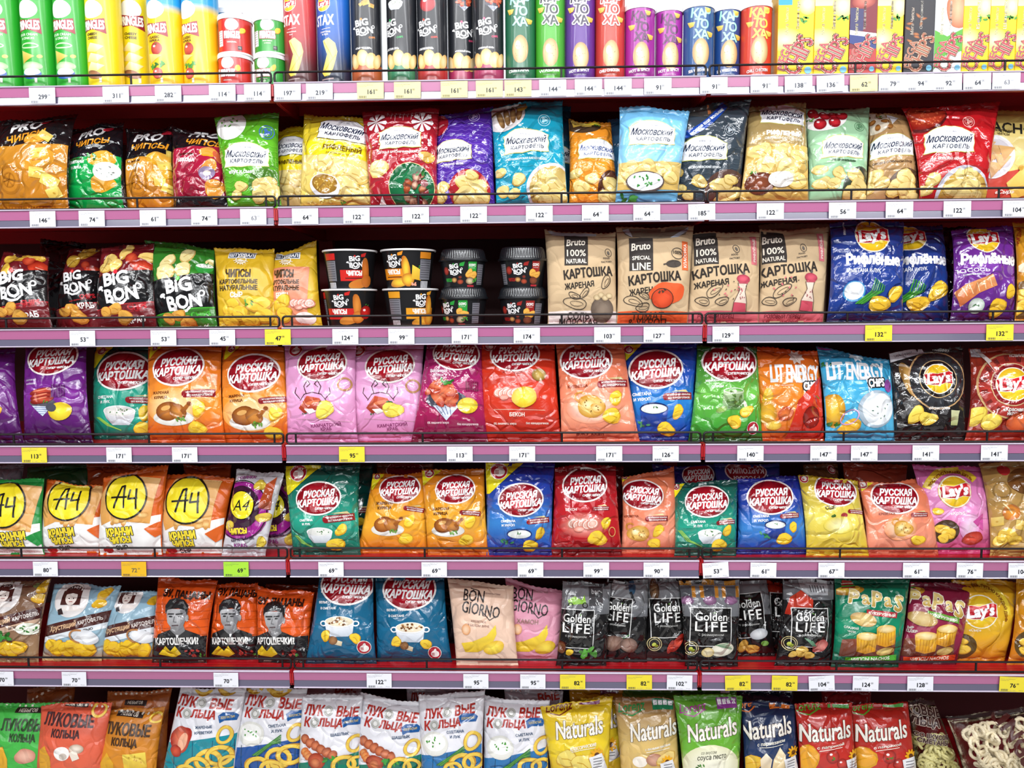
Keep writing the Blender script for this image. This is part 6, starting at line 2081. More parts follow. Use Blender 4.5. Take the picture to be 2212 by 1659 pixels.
def chick5(a, cx, cy, w, px, py, fx, fy, tag, corner):
    rk(a, cx, cy, w, ['ЖАРЕНАЯ', 'КУРИЦА'], fx, fy, 38, '#5a2c10', 4, tag, corner)
    chicken(a, px, py, 68)
    chip(a, px + 50, py - 6, 15, 60)
    chip(a, px + 40, py + 32, 17)


bag(4, (808, 1024, 922, 1020), (772, 924), OY, 'small orange roast chicken chip bag beside the teal bag', 'small orange chicken bag by the teal bag',
    lambda a: chick5(a, 864, 1059, 86, 838, 1136, 832, 1096, (899, 1104, 40, -8), (800, 1018, 34, 44)), film='gloss', group=G5, Y=.066)
bag(4, (912, 1016, 1045, 1014), (926, 1055), OY, 'small orange roast chicken chip bag beside the blue bag', 'small orange chicken bag by the blue bag',
    lambda a: chick5(a, 984, 1061, 84, 968, 1138, 952, 1108, (1020, 1112, 42, -4), (908, 1012, 54, 40)), film='foil', group=G5, Y=.06)
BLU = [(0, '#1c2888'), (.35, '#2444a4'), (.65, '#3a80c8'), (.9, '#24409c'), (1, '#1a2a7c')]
bag(4, (1049, 995, 1197, 1000), (1053, 1190), BLU, 'blue dill chip bag with large yellow corner', 'blue yellow-corner bag',
    lambda a: (rk(a, 1125, 1083, 96, ['СМЕТАНА', 'И УКРОП'], 1097, 1133, 32, rot=5, tag=(1166, 1128, 46, 6), corner=(1046, 992, 96, 78)), pot_blue(a, 1122, 1156, 56), chip(a, 1168, 1155, 14, 50), chip(a, 1146, 1183, 18), leafs(a, 1095, 1172, 12, '#3a8a5a', 5)),
    film='foil', group=G5, Y=.06, wr=1.3)
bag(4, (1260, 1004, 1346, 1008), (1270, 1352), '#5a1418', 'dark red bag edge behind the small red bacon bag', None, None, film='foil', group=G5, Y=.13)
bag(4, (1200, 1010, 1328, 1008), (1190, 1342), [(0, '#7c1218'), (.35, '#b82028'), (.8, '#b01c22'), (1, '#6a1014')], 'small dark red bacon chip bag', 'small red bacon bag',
    lambda a: (rk(a, 1263, 1053, 94, ['БЕКОН'], 1232, 1104, 24, '#f4e0dc', 4, tag=(1300, 1102, 36, 2)), a.ell(1262, 1138, 56, 28, ('#e89a8c', '#b82a2c'), part='panel_print'), bacon(a, 1258, 1134, 68), chip(a, 1310, 1133, 14, 50), chip(a, 1291, 1166, 22, 10), a.ring(1324, 1152, 7, 10, 1.6, '#d8a860', part='stamp_print')),
    film='foil', group=G5, Y=.06, wr=1.2)
SAL = [(0, '#d8704a'), (.4, '#e68462'), (.8, '#e89478'), (1, '#cf5c40')]
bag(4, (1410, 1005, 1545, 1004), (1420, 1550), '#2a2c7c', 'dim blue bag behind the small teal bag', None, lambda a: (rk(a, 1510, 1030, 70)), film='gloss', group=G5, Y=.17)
bag(4, (1545, 1001, 1682, 1001), (1550, 1690), '#1c3484', 'upside-down blue chip bag leaning behind the small blue bag', None,
    lambda a: (a.ell(1612, 1022, 46, 26, '#d8c8c8', part='emblem_print'), a.ell(1612, 1022, 43, 23, ('#9a1824', '#7a101c'), part='emblem_print'), a.text('КАРТОШКА', 1612, 1021, 78, '#d8d4d8', h=11, b=.05, rot=180, part='brand_lettering'), a.text('РУССКАЯ', 1612, 1037, 56, '#d8d4d8', h=9, b=.05, rot=180, part='brand_lettering')),
    film='gloss', group=G5, Y=.15)
bag(4, (1345, 1032, 1455, 1010), (1342, 1468), SAL, 'small salmon shrimp chip bag with twisted top corner', 'small salmon shrimp bag by the teal bag',
    lambda a: (rk(a, 1388, 1073, 86, ['КРЕВЕТКА'], 1362, 1119, 30, '#8a3a24', -6, tag=(1420, 1124, 46, 2), corner=(1340, 1024, 36, 24)), shrimp(a, 1378, 1156, 58), chip(a, 1422, 1150, 15, 40), chip(a, 1414, 1178, 16)), film='gloss', group=G5, Y=.066, tw=.008)
bag(4, (1455, 1046, 1592, 1036), (1458, 1588), TEA, 'small teal sour cream chip bag with crumpled folded top', 'small teal bag',
    lambda a: (rk(a, 1526, 1088, 92, ['СМЕТАНА', 'И ЛУК'], 1505, 1136, 32, rot=4, tag=(1570, 1132, 40, 6), corner=(1450, 1040, 40, 44)), bowl(a, 1532, 1156, 54), chip(a, 1571, 1150, 13, 60), chip(a, 1554, 1182, 18), [a.line([(1464 + 3 * i, 1150), (1482 + 4 * i, 1172), (1515, 1184)], 2, '#8ac05a') for i in range(3)]),
    film='foil', group=G5, Y=.058, wr=1.3)
bag(4, (1592, 1036, 1728, 1030), (1592, 1742), BLU, 'small blue dill chip bag without yellow corner', 'small blue bag',
    lambda a: (rk(a, 1663, 1079, 98, ['СМЕТАНА', 'И УКРОП'], 1640, 1124, 34, rot=3, tag=(1706, 1118, 40, 5)), pot_blue(a, 1672, 1137, 48), chip(a, 1713, 1142, 12, 80), chip(a, 1694, 1168, 18, 15), leafs(a, 1650, 1160, 12, '#3a8a5a', 5)), film='gloss', group=G5, Y=.064)
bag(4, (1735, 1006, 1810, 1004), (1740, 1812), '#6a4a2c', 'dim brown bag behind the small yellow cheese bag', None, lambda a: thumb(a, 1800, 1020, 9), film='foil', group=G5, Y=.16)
bag(4, (1726, 1028, 1850, 1040), (1743, 1875), [(0, '#c8a828'), (.5, '#e4d460'), (1, '#d8b428')], 'small yellow cheese chip bag', 'small yellow cheese bag',
    lambda a: (rk(a, 1805, 1065, 90, ['СЫР'], 1789, 1101, 22, '#4a4020', -2, tag=(1850, 1110, 36, -4), corner=None), thumb(a, 1741, 1038, 10), leafs(a, 1795, 1118, 8, '#3a6a2c', 4), a.ell(1820, 1117, 8, 5, '#a83a3c'), a.ell(1808, 1138, 34, 18, ('#f4ecb0', '#e0cc50'), 0, wob=.08)), film='foil', group=G5, Y=.06, wr=1.2)
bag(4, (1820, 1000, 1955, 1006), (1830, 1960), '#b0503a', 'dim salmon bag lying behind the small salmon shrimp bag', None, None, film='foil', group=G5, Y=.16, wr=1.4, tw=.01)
bag(4, (1856, 1042, 2003, 1034), (1873, 2025), SAL, 'small salmon shrimp chip bag beside the pink bag', 'small salmon shrimp bag by the pink bag',
    lambda a: (rk(a, 1932, 1078, 98, ['КРЕВЕТКА'], 1910, 1114, 34, '#9a4a34', -1, tag=(1985, 1116, 38, 2), corner=(1850, 1036, 56, 36)), a.ell(1940, 1145, 36, 26, ('#f6d8b8', '#e08a5c'), part='panel_print'), shrimp(a, 1945, 1146, 54), chip(a, 1982, 1170, 16)), film='gloss', group=G5, Y=.062)


def laysday(a, x, y, r, tx, ty, R, ang, col, band):
    a.ring(tx, ty, R, R, 16, band, 0, 24, -ang[1], -ang[0], part='arc_band')
    arctext(a, 'ДОСТУПНО КАЖДЫЙ ДЕНЬ', tx, ty, R - 4, (ang[0] + ang[1]) / 2, col, 9, b=.04, part='flavour_lettering')
    a.ell(x, y, r * 1.12, r * 1.06, band, part='emblem_print')
    lays(a, x, y, r)


bag(4, (1972, 1005, 2122, 1010), (2008, 2140), [(0, '#c85a9c'), (.5, '#e092c4'), (1, '#c83c6c')], 'pink crab chip bag with yellow arc lettering', 'pink arc-letter bag',
    lambda a: (laysday(a, 2058, 1066, 33, 2058, 1080, 62, (38, 160), '#8a3a1c', '#e8c838'), a.text('«Краб»', 2065, 1113, 36, '#f8eef4', h=9, b=.03, part='flavour_lettering'), a.ell(2040, 1152, 27, 26, '#4a3420'), chips(a, [(2032, 1146, 14), (2046, 1156, 15), (2036, 1166, 12)]), chip(a, 2020, 1108, 11),
               a.ell(2090, 1140, 24, 30, ('#f4d8ec', '#dc8ac0'), 0, wob=.1), a.ell(2100, 1166, 24, 14, ('#d8503c', '#9a2a20'), 10, wob=.12), a.poly([(2095, 1130), (2120, 1112), (2122, 1150)], '#c8509a')), film='gloss', group=G5, Y=.066)
bag(4, (2118, 1002, 2275, 1000), (2140, 2285), [(0, '#a8844c'), (1, '#b8904c')], 'beige honey cheese chip bag cut off by the frame', 'beige honey bag',
    lambda a: (a.ell(2170, 1022, 14, 10, '#b02a2c', part='emblem_print'), a.ell(2208, 1045, 34, 26, '#6a4420'), a.ring(2160, 1062, 17, 16, 3, '#8a6a38'), a.ell(2177, 1110, 19, 17, ('#e89a3c', '#b86420')), a.line([(2160, 1092), (2180, 1112)], 3, '#e8d4a0'),
               cheesecubes(a, [(2150, 1130, 14, 10), (2200, 1138, 14, -10)], '#e6cc78'), chips(a, [(2175, 1160, 20), (2190, 1170, 16), (2160, 1172, 14)])), film='foil', group=G5, Y=.06, wr=1.3)


# ================================================================== sixth shelf
G6 = 'chip bags on the sixth shelf'


def girlbag(a, x, y, w, x0, x1, by, bandc, tc, foot, sub, rot=13):
    d = math.tan(math.radians(rot))
    a.poly([(x0, by + 22), (x1, by + 22 - (x1 - x0) * d), (x1, by - 2 - (x1 - x0) * d), (x0, by - 2)], bandc, 'name_band')
    a.poly([(x0, by + 34), (x1, by + 34 - (x1 - x0) * d), (x1, by + 22 - (x1 - x0) * d), (x0, by + 22)], tc, 'name_band')
    girl(a, x, y, w)
    mx, my = (x0 + x1) / 2, by + 10 - (x1 - x0) * d / 2
    a.text('Хрустящий', mx - 28, my + 28 * d, 62, '#e0b890', h=15, rot=rot, sh=.3, b=.02, part='brand_lettering')
    a.text('КАРТОФЕЛЬ', mx + 32, my - 32 * d, 50, '#efe6e0', h=9, rot=rot, b=.02, part='brand_lettering')
    a.text(sub, mx + 18, my + 18 - 18 * d, 40, '#3a2420', h=5, rot=rot, b=.04, part='flavour_lettering')
    foot(a)


def footchips(x0, y, n=5):
    return lambda a: [chip(a, x0 + i * 16, y + (i * 3) % 8, 18, 70 - 8 * i, '#f0c62c', .85, '#cf941c') for i in range(n)]


bag(5, (-45, 1256, 110, 1250), (-45, 82), [(0, '#7a5a44'), (.6, '#8a6850'), (1, '#a88a64')], 'brown chip bag with girl badge cut off by the frame', 'brown girl bag',
    lambda a: (girlbag(a, 8, 1290, 62, -45, 102, 1350, '#4a2420', '#c8a890', footchips(-5, 1400, 4), 'СМЕТАНА И ЗЕЛЕНЬ', 14), a.ell(66, 1361, 23, 13, '#e8ecdc'), specks(a, 66, 1361, 18, 9, 9, '#3a7a34', 2.4), leafs(a, 15, 1372, 22, '#3a8a34', 5),
               chip(a, 92, 1272, 20, 50, '#e8bc30', .5), chip(a, 85, 1297, 16, 10, '#e8bc30', .6), a.ell(75, 1268, 7, 5, '#8aa86a')), film='foil', group=G6, Y=.06, wr=1.2)
LBL = [(0, '#8ab0c4'), (.5, '#9cbccc'), (.75, '#88a8b8'), (1, '#c09a60')]
bag(5, (118, 1262, 262, 1266), (93, 218), LBL, 'large pale blue chip bag with girl badge and salt scoop', 'large pale blue girl bag',
    lambda a: (girlbag(a, 155, 1298, 64, 92, 245, 1358, '#4a2420', '#d8dfe4', footchips(112, 1400, 6), 'С СОЛЬЮ'), a.ell(190, 1378, 26, 16, ('#f0f2f4', '#c8ccd2'), -14), a.ring(185, 1378, 26, 14, 4, '#b07a4a', -14, 20, 100, 260), chip(a, 225, 1288, 20, 40, '#e8bc30', .5), chip(a, 218, 1308, 16, 0, '#e8bc30', .6)),
    film='gloss', group=G6, Y=.064, tw=.007)
bag(5, (245, 1280, 346, 1282), (219, 345), LBL, 'smaller pale blue chip bag with girl badge beside the portrait bags', 'small pale blue girl bag',
    lambda a: (girlbag(a, 272, 1300, 50, 222, 345, 1360, '#4a2420', '#d8dfe4', footchips(232, 1402, 6), 'С СОЛЬЮ', 12), a.ell(312, 1378, 24, 14, ('#f0f2f4', '#c8ccd2'), -16), a.ring(306, 1378, 24, 13, 4, '#b07a4a', -16, 20, 100, 260), chip(a, 334, 1302, 16, 30, '#e8bc30', .6)),
    film='gloss', group=G6, Y=.068)


def guys(a, x, y, w, tx, ty, tw, x0, x1, rot=-4):
    for i in range(7):
        a.line([(x0, 1275 + i * 17), (x1, 1272 + i * 17)], 1, '#b04414', 'wave_pattern')
    a.poly([(x0, 1382), (x1, 1376), (x1, 1445), (x0, 1445)], '#1c1a1c', 'panel_print')
    portrait(a, x, y, w)
    a.text('ЭУ, ПАЦАНЫ', tx, ty, tw, '#241410', h=18, b=.04, rot=rot, part='brand_lettering')
    a.text('КАРТОШЕЧКИ?', x - 2, 1387, tw * .95, '#f4f2ee', h=15, b=.04, rot=1, part='flavour_lettering')
    a.poly([(x - 48, 1418), (x - 28, 1398), (x - 18, 1410), (x - 6, 1398), (x + 6, 1416), (x - 10, 1424)], ('#f0d02c', '#d0a420'))
    specks(a, x + 30, 1414, 18, 8, 8, '#a83a34', 3.5)
    leafs(a, x + 48, 1420, 8, '#4a8a3a', 3)


ORP = [(0, '#d8501a'), (.6, '#e05c1e'), (1, '#3a2420')]
for k, (tp, bt, x, y, w, tx, ty, tw, Y, lab, sh) in enumerate((
        ((343, 1249, 468, 1256), (330, 445), 386, 1334, 54, 402, 1290, 100, .06, 'orange and black portrait chip bag nearest the pale blue bags', 'first portrait bag'),
        ((468, 1259, 556, 1259), (453, 568), 500, 1334, 52, 512, 1286, 86, .07, 'orange and black portrait chip bag in the middle of three', 'middle portrait bag'),
        ((556, 1266, 678, 1279), (560, 666), 594, 1340, 52, 606, 1306, 100, .062, 'orange and black portrait chip bag beside the blue mushroom bag', 'third portrait bag'))):
    bag(5, tp, bt, ORP, lab, sh, lambda a: guys(a, x, y, w, tx, ty, tw, bt[0] - 8, bt[1] + 15), film='foil', group=G6, Y=Y, wr=1.4, tw=.006)
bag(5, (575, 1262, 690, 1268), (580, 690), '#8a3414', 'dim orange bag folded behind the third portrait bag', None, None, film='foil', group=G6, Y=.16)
MSH = [(0, '#14506c'), (.4, '#1c6a90'), (.85, '#185c80'), (1, '#0e2c40')]
for k, (tp, bt, cx, cy, px, py, fx, fy, lab, sh) in enumerate((
        ((692, 1247, 806, 1247), (662, 812), 748, 1268, 736, 1345, 710, 1310, 'blue mushroom chip bag beside the portrait bags', 'first blue mushroom bag'),
        ((812, 1245, 958, 1245), (816, 975), 884, 1278, 888, 1358, 857, 1326, 'blue mushroom chip bag beside the beige bag', 'second blue mushroom bag'))):
    bag(5, tp, bt, MSH, lab, sh, lambda a: (rk(a, cx, cy, 112, ['БЕЛЫЕ ГРИБЫ', 'В СМЕТАНЕ'], fx, fy, 44, rot=-2), mushpot(a, px, py, 72), thumb(a, px + 52, py + 56, 15)), film='gloss', group=G6, Y=.06 + .006 * k)
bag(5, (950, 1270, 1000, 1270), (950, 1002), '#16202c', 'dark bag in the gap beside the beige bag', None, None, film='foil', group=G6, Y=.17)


def giorno(a, x, y, w, fl, px, rot):
    a.text('BON', x - w * .12, y - 13, w * .52, '#241c1c', h=24, b=.012, rot=rot, part='brand_lettering')
    a.text('GIORNO', x + w * .06, y + 16, w * .96, '#241c1c', h=24, b=.012, rot=rot - 4, part='brand_lettering')
    a.line([(x - w * .2, y - 28), (x - w * .02, y - 24), (x + w * .08, y - 4)], 1.6, '#241c1c', 'brand_lettering')
    a.line([(x + w * .12, y + 22), (x + w * .28, y + 38), (x + w * .4, y + 32)], 1.8, '#241c1c', 'brand_lettering')
    a.text('удовольствие', x + w * .34, y - 16, w * .4, '#8a6a64', rot=-6, part='flavour_lettering')
    a.lines(fl, x, y + 45, w * .55, '#9a7468', 9, b=.02, rot=-4, part='flavour_lettering')
    a.poly([(px - 45, 1392), (px - 20, 1388), (px + 12, 1375), (px + 32, 1352), (px + 34, 1372), (px + 22, 1398), (px - 8, 1412), (px - 36, 1412)], ('#f0d84a', '#dcb428'))
    a.ell(px + 28, 1402, 24, 14, ('#f0d850', '#d8ac2c'), 20, 16, .06)
    a.ell(px - 34, 1362, 10, 12, ('#f0d0b0', '#d8945c'), 0, 14)


bag(5, (1092, 1248, 1218, 1279), (1106, 1212), [(0, '#d88ca4'), (1, '#e0a0b4')], 'rose pink chip bag with black serif lettering', 'rose pink serif bag',
    lambda a: giorno(a, 1138, 1300, 86, ['ХАМОН'], 1150, -6), film='satin', group=G6, Y=.07)
bag(5, (968, 1250, 1108, 1265), (988, 1118), [(0, '#e0bca4'), (1, '#e8c8b2')], 'pale peach chip bag with black serif lettering', 'pale peach serif bag',
    lambda a: giorno(a, 1034, 1304, 88, ['КРЕВЕТКА', 'В БЕЛОМ ВИНЕ'], 1040, -6), film='satin', group=G6, Y=.058)


def golden(a, x, y, w, h, x0, x1, top, pic, rot=0, olive=None):
    top(a)
    c, q = math.cos(math.radians(rot)), math.sin(math.radians(rot))
    R = lambda px, py: (x + px * c + py * q, y - px * q + py * c)
    a.poly([R(-w / 2, -h / 2), R(w / 2, -h / 2), R(w / 2, h / 2), R(-w / 2, h / 2)], '#e8e8e6', 'name_plaque')
    a.poly([R(-w / 2 + 1.8, -h / 2 + 1.8), R(w / 2 - 1.8, -h / 2 + 1.8), R(w / 2 - 1.8, h / 2 - 1.8), R(-w / 2 + 1.8, h / 2 - 1.8)], '#171616', 'name_plaque')
    p = R(0, -h * .27)
    a.text('Golden', p[0], p[1], w * .76, '#f0f0ec', h=17, b=.015, rot=rot, part='brand_lettering')
    p = R(0, -h * .02)
    a.text('LIFE', p[0], p[1], w * .76, '#f0f0ec', h=20, b=.012, rot=rot, sp=1.15, part='brand_lettering')
    p = R(w * .02, -h * .4)
    leafs(a, p[0] + 4, p[1] + 3, 3, '#6ab03a', 2)
    p = R(0, h * .2)
    a.text('с розмарином', p[0], p[1], w * .6, '#c8c8c4', rot=rot, part='flavour_lettering')
    pic(a)
    if olive:
        ox, oy = olive
        a.ring(ox, oy, 15, 15, 1.4, '#d8c890', part='stamp_print')
        a.ring(ox, oy, 11, 11, 1.2, '#d8c890', part='stamp_print')
        a.ell(ox - 1, oy + 1, 5, 4, '#b8c050', 40, part='stamp_print')
        a.ell(ox + 4, oy + 4, 4, 3, '#9aa83c', 40, part='stamp_print')


def greytop(x0, x1, yb):
    return lambda a: a.rect(x0, 1235, x1, yb, ('#9a9ca0', '#6a6c70'), 'photo_print')


BLK = '#1a191a'
bag(5, (1312, 1251, 1400, 1250), (1301, 1396), BLK, 'black chip bag with truffle steaks under a grey street photo', 'black steak bag',
    lambda a: golden(a, 1332, 1336, 62, 84, 1300, 1400, lambda a: (greytop(1295, 1410, 1335)(a), a.rect(1320, 1252, 1352, 1278, '#c8cacc', 'photo_print'), a.ell(1366, 1272, 8, 16, '#3a5a74', part='photo_print'), a.line([(1362, 1284), (1370, 1305)], 6, '#2a2c30', 'photo_print')),
                     lambda a: (a.ell(1326, 1392, 22, 17, ('#a08070', '#5a4038'), 10, wob=.06), a.ell(1358, 1396, 19, 16, ('#a8887a', '#5c4238'), -10, wob=.06), leafs(a, 1349, 1377, 8, '#3f7a3a', 3)), -5), film='foil', group=G6, Y=.068, wr=1.2)
bag(5, (1216, 1253, 1320, 1261), (1202, 1308), BLK, 'black chip bag with green scooter photo and basil', 'black scooter bag',
    lambda a: golden(a, 1244, 1361, 78, 84, 1200, 1310, lambda a: (greytop(1195, 1330, 1330)(a), a.rect(1272, 1262, 1303, 1312, '#4a4a4c', 'photo_print'), a.text('bar', 1287, 1283, 18, '#d8d8d8', part='photo_print'), a.poly([(1225, 1300), (1240, 1292), (1255, 1300), (1262, 1290), (1266, 1308), (1228, 1310)], '#8ac03a', 'photo_print'),
                                                                     [a.ring(px, 1311, 5, 5, 2, '#222', part='photo_print') for px in (1231, 1263)]),
                     lambda a: (leafs(a, 1268, 1410, 24, '#5aa83c', 6), chip(a, 1229, 1412, 9), a.ell(1212, 1402, 9, 13, '#6a4028')), -3), film='foil', group=G6, Y=.058, wr=1.1)
bag(5, (1402, 1251, 1476, 1250), (1391, 1486), BLK, 'black chip bag with lobster claw', 'black lobster bag',
    lambda a: golden(a, 1440, 1338, 74, 84, 1395, 1490, lambda a: (greytop(1390, 1490, 1318)(a), a.ell(1414, 1280, 10, 22, ('#8a6a4c', '#4a3020'), part='photo_print')),
                     lambda a: (a.ell(1462, 1392, 24, 9, ('#d8503c', '#8a2018'), 55, wob=.08), a.ell(1448, 1400, 16, 6, ('#d8503c', '#8a2018'), 70)), 2, (1413, 1394)), film='foil', group=G6, Y=.07, wr=1.3)
bag(5, (1655, 1254, 1702, 1253), (1660, 1702), BLK, 'black chip bag with red top mostly hidden behind another black bag', 'hidden black bag',
    lambda a: golden(a, 1695, 1326, 62, 84, 1650, 1710, lambda a: a.rect(1650, 1240, 1710, 1284, '#a8301c', 'photo_print'), lambda a: None), film='foil', group=G6, Y=.12)
bag(5, (1588, 1252, 1656, 1252), (1590, 1673), BLK, 'black chip bag with white salt bowl set back', 'black salt bowl bag',
    lambda a: golden(a, 1615, 1333, 68, 96, 1580, 1680, lambda a: greytop(1575, 1680, 1330)(a), lambda a: (a.ell(1637, 1372, 20, 12, ('#e8eaec', '#a8acb2'), 10), chips(a, [(1606, 1400, 14, 60), (1626, 1406, 15)], '#e0b050', '#b87a28'), a.ell(1652, 1393, 9, 6, '#7aa84a')), 6), film='foil', group=G6, Y=.085, wr=1.2)
bag(5, (1466, 1253, 1598, 1252), (1481, 1592), BLK, 'black chip bag with rosemary cheese under a photo of orange shutters', 'black rosemary cheese bag',
    lambda a: golden(a, 1534, 1357, 92, 84, 1470, 1600, lambda a: (greytop(1460, 1605, 1335)(a), [(a.rect(px - 13, 1253, px + 13, 1270, '#d8983c', 'photo_print'), a.rect(px - 11, 1272, px + 11, 1294, '#5a5c62', 'photo_print'), a.rect(px - 20, 1272, px - 12, 1295, '#cf8a34', 'photo_print'), a.rect(px + 12, 1272, px + 20, 1295, '#cf8a34', 'photo_print'), a.ell(px, 1301, 16, 9, ('#a878a0', '#6a4a68'), 0, wob=.1, part='photo_print')) for px in (1482, 1532, 1580)]),
                     lambda a: (a.ell(1560, 1406, 26, 15, ('#f0ecdc', '#c8c4b0'), 10), a.ell(1528, 1412, 14, 11, ('#f0e4c0', '#c8b070')), [a.line([(1545 + 4 * i, 1396 + i), (1572 + 3 * i, 1392 + 4 * i)], 2, '#6a8a6a') for i in range(4)]), -1, (1492, 1404)), film='foil', group=G6, Y=.058, wr=1.2)
bag(5, (1692, 1251, 1800, 1252), (1674, 1792), BLK, 'black chip bag with cured ham and red cloth photo', 'black ham bag',
    lambda a: golden(a, 1746, 1358, 82, 84, 1670, 1805, lambda a: (greytop(1665, 1810, 1300)(a), a.rect(1730, 1245, 1790, 1290, '#c8ccd0', 'photo_print'), a.poly([(1694, 1330), (1705, 1295), (1730, 1280), (1755, 1300), (1748, 1335)], ('#d84a34', '#a82a1c'), 'photo_print'), [a.line([(1750 + i * 6, 1272), (1752 + i * 6, 1284)], 2, '#5a5c60', 'photo_print') for i in range(6)]),
                     lambda a: (a.ell(1770, 1398, 20, 13, ('#d88a80', '#9a3a38'), 20, wob=.1), [a.line([(1735 + 5 * i, 1380 + i * 2), (1752 + 2 * i, 1396)], 2, '#5a8a6a') for i in range(4)], chips(a, [(1730, 1410, 15), (1712, 1416, 10), (1748, 1418, 12)], '#e0b858', '#b8842c')), -1, (1703, 1392)), film='foil', group=G6, Y=.06, wr=1.2)


def papas(a, x, y, w, rot, sx, sy, plate, px, py, foot, fcol, fl):
    a.ell(sx, sy + 10, 34, 9, ('#d8a83a', '#a87420'), 8, part='sombrero_print')
    a.ell(sx, sy + 6, 26, 6, '#e8c04a', 8, part='sombrero_print')
    a.poly([(sx - 15, sy + 6), (sx - 10, sy - 14), (sx, sy - 20), (sx + 10, sy - 15), (sx + 15, sy + 3)], '#b0342c', 'sombrero_print')
    a.line([(sx - 13, sy - 4), (sx + 13, sy - 7)], 3, '#f0e8d0', 'sombrero_print')
    a.line([(sx - 14, sy + 2), (sx + 14, sy - 1)], 3, '#4a9a3a', 'sombrero_print')
    for k, (t, hh, dy) in enumerate((('P', 28, 0), ('a', 19, 3), ('P', 30, 0), ('a', 19, 3), ('S', 32, 4))):
        q = (k - 2) * w * .21
        a.text(t, x + q, y + dy - q * math.tan(math.radians(rot)), None, ('#f2dc8c', '#b89440'), h=hh, b=.05, rot=rot + (-8, 4, -3, 3, -6)[k], part='brand_lettering', ol=('#fbf6e4', .05))
    a.rect(x - 34 + 8, y + 24, x + 36 + 8, y + 36, plate, 'panel_print', rot)
    a.text('КУКУРУЗНЫЙ', x + 9, y + 30, 60, '#f6f2e4', h=7, b=.05, rot=rot, part='flavour_lettering')
    a.lines(fl, px - 44, py - 10, 30, '#e6ece0', 8, rot=-8, b=.03, part='flavour_lettering')
    a.ell(px - 18, py - 32, 28, 15, ('#e6cc8a', '#b8924c'), -14, wob=.05)
    a.poly([(px - 62, py + 12), (px + 56, py + 2), (px + 56, py + 50), (px - 66, py + 50)], ('#8a4a34', '#5a2c20'), 'food_print')
    for cx, cy in ((px - 10, py + 18), (px + 32, py + 2)):
        a.poly([(cx - 23, cy - 14), (cx + 23, cy - 14), (cx + 21, cy + 20), (cx, cy + 26), (cx - 21, cy + 20)], ('#eebc38', '#c8841c'))
        for i in range(7):
            a.line([(cx - 20 + i * 6.6, cy - 12), (cx - 19 + i * 6.3, cy + 21)], 1, '#b87818')
        a.ell(cx, cy - 14, 23, 9, ('#f4e4b0', '#dcae48'))
    a.ell(px + 34, py + 38, 20, 9, ('#e8cc80', '#b08a40'), 10, wob=.06)
    a.rect(px - 52, py + 49, px + 62, py + 62, foot, 'panel_print', 3)
    a.text('ЧИПСЫ NACHOS', px + 4, py + 55, 84, fcol, h=8, b=.04, rot=3, part='flavour_lettering')


bag(5, (2055, 1254, 2200, 1258), (2063, 2168), [(0, '#d8a020'), (.5, '#e6b82c'), (1, '#cf7a1c')], 'golden yellow chip bag with arc lettering and clear foot', 'golden arc-letter bag',
    lambda a: (laysday(a, 2112, 1325, 34, 2108, 1332, 66, (0, 80), '#8a4a14', '#ecd03c'), a.ell(2075, 1402, 32, 30, '#5a4420'), chips(a, [(2068, 1398, 14), (2082, 1408, 14), (2075, 1388, 12)]), a.text('«Сыр»', 2100, 1364, 24, '#f8ecd0', h=7, b=.03, part='flavour_lettering')), film='gloss', group=G6, Y=.075)
bag(5, (2196, 1252, 2300, 1252), (2176, 2300), [(0, '#d89a20'), (1, '#c8741c')], 'golden yellow chip bag cut off by the frame beside the arc-lettered one', 'last golden bag',
    lambda a: (a.ell(2215, 1395, 22, 30, '#5a4420'), chips(a, [(2212, 1390, 12), (2212, 1408, 12)])), film='foil', group=G6, Y=.066)
bag(5, (1966, 1258, 2098, 1269), (1938, 2063), [(0, '#7a2038'), (.5, '#9a2c4c'), (1, '#5a1828')], 'maroon corn chip bag with sombrero', 'maroon corn bag',
    lambda a: papas(a, 2022, 1306, 112, -13, 1966, 1275, '#6aa83c', 2006, 1372, '#c8401c', '#f4e0c8', ['СЫР', 'ЧЕДДЕР']), film='gloss', group=G6, Y=.066)
bag(5, (1803, 1250, 1963, 1250), (1796, 1938), [(0, '#0f6a50'), (.5, '#148a64'), (1, '#0c4434')], 'green corn chip bag with sombrero', 'green corn bag',
    lambda a: papas(a, 1892, 1298, 118, -6, 1834, 1270, '#b8343c', 1878, 1372, '#4aa82c', '#f2f4e4', ['СЛАДКИЙ', 'ЧИЛИ']), film='gloss', group=G6, Y=.058)


# ================================================================== bottom shelf, lower part of the bags below the frame
G7 = 'snack bags on the bottom shelf'


def western(a, x, y, w, rot, dark, pic, yt, stars='#f0e8d8', x0=0, x1=0):
    a.rect(x - w * .28, y - 34, x + w * .3, y - 24, '#2a2220', 'name_plaque', rot)
    a.text('НЕБЫГОВ', x, y - 29, w * .38, '#e8e0d0', h=6, b=.04, rot=rot, part='brand_lettering')
    a.text('ЛУКОВЫЕ', x, y, w, dark, h=24, b=.05, rot=rot, part='brand_lettering')
    a.text('КОЛЬЦА', x - 2, y + 28, w * .55, dark, h=19, b=.05, rot=rot, part='brand_lettering')
    n = int((x1 - x0) / 11)
    for i in range(n):
        t = i / (n - 1)
        a.ell(x0 + (x1 - x0) * t, yt - (x1 - x0) * t * math.tan(math.radians(rot)) + 3 * math.sin(3.1 * t), 3, 3, stars, n=5, part='star_border')
    pic(a)


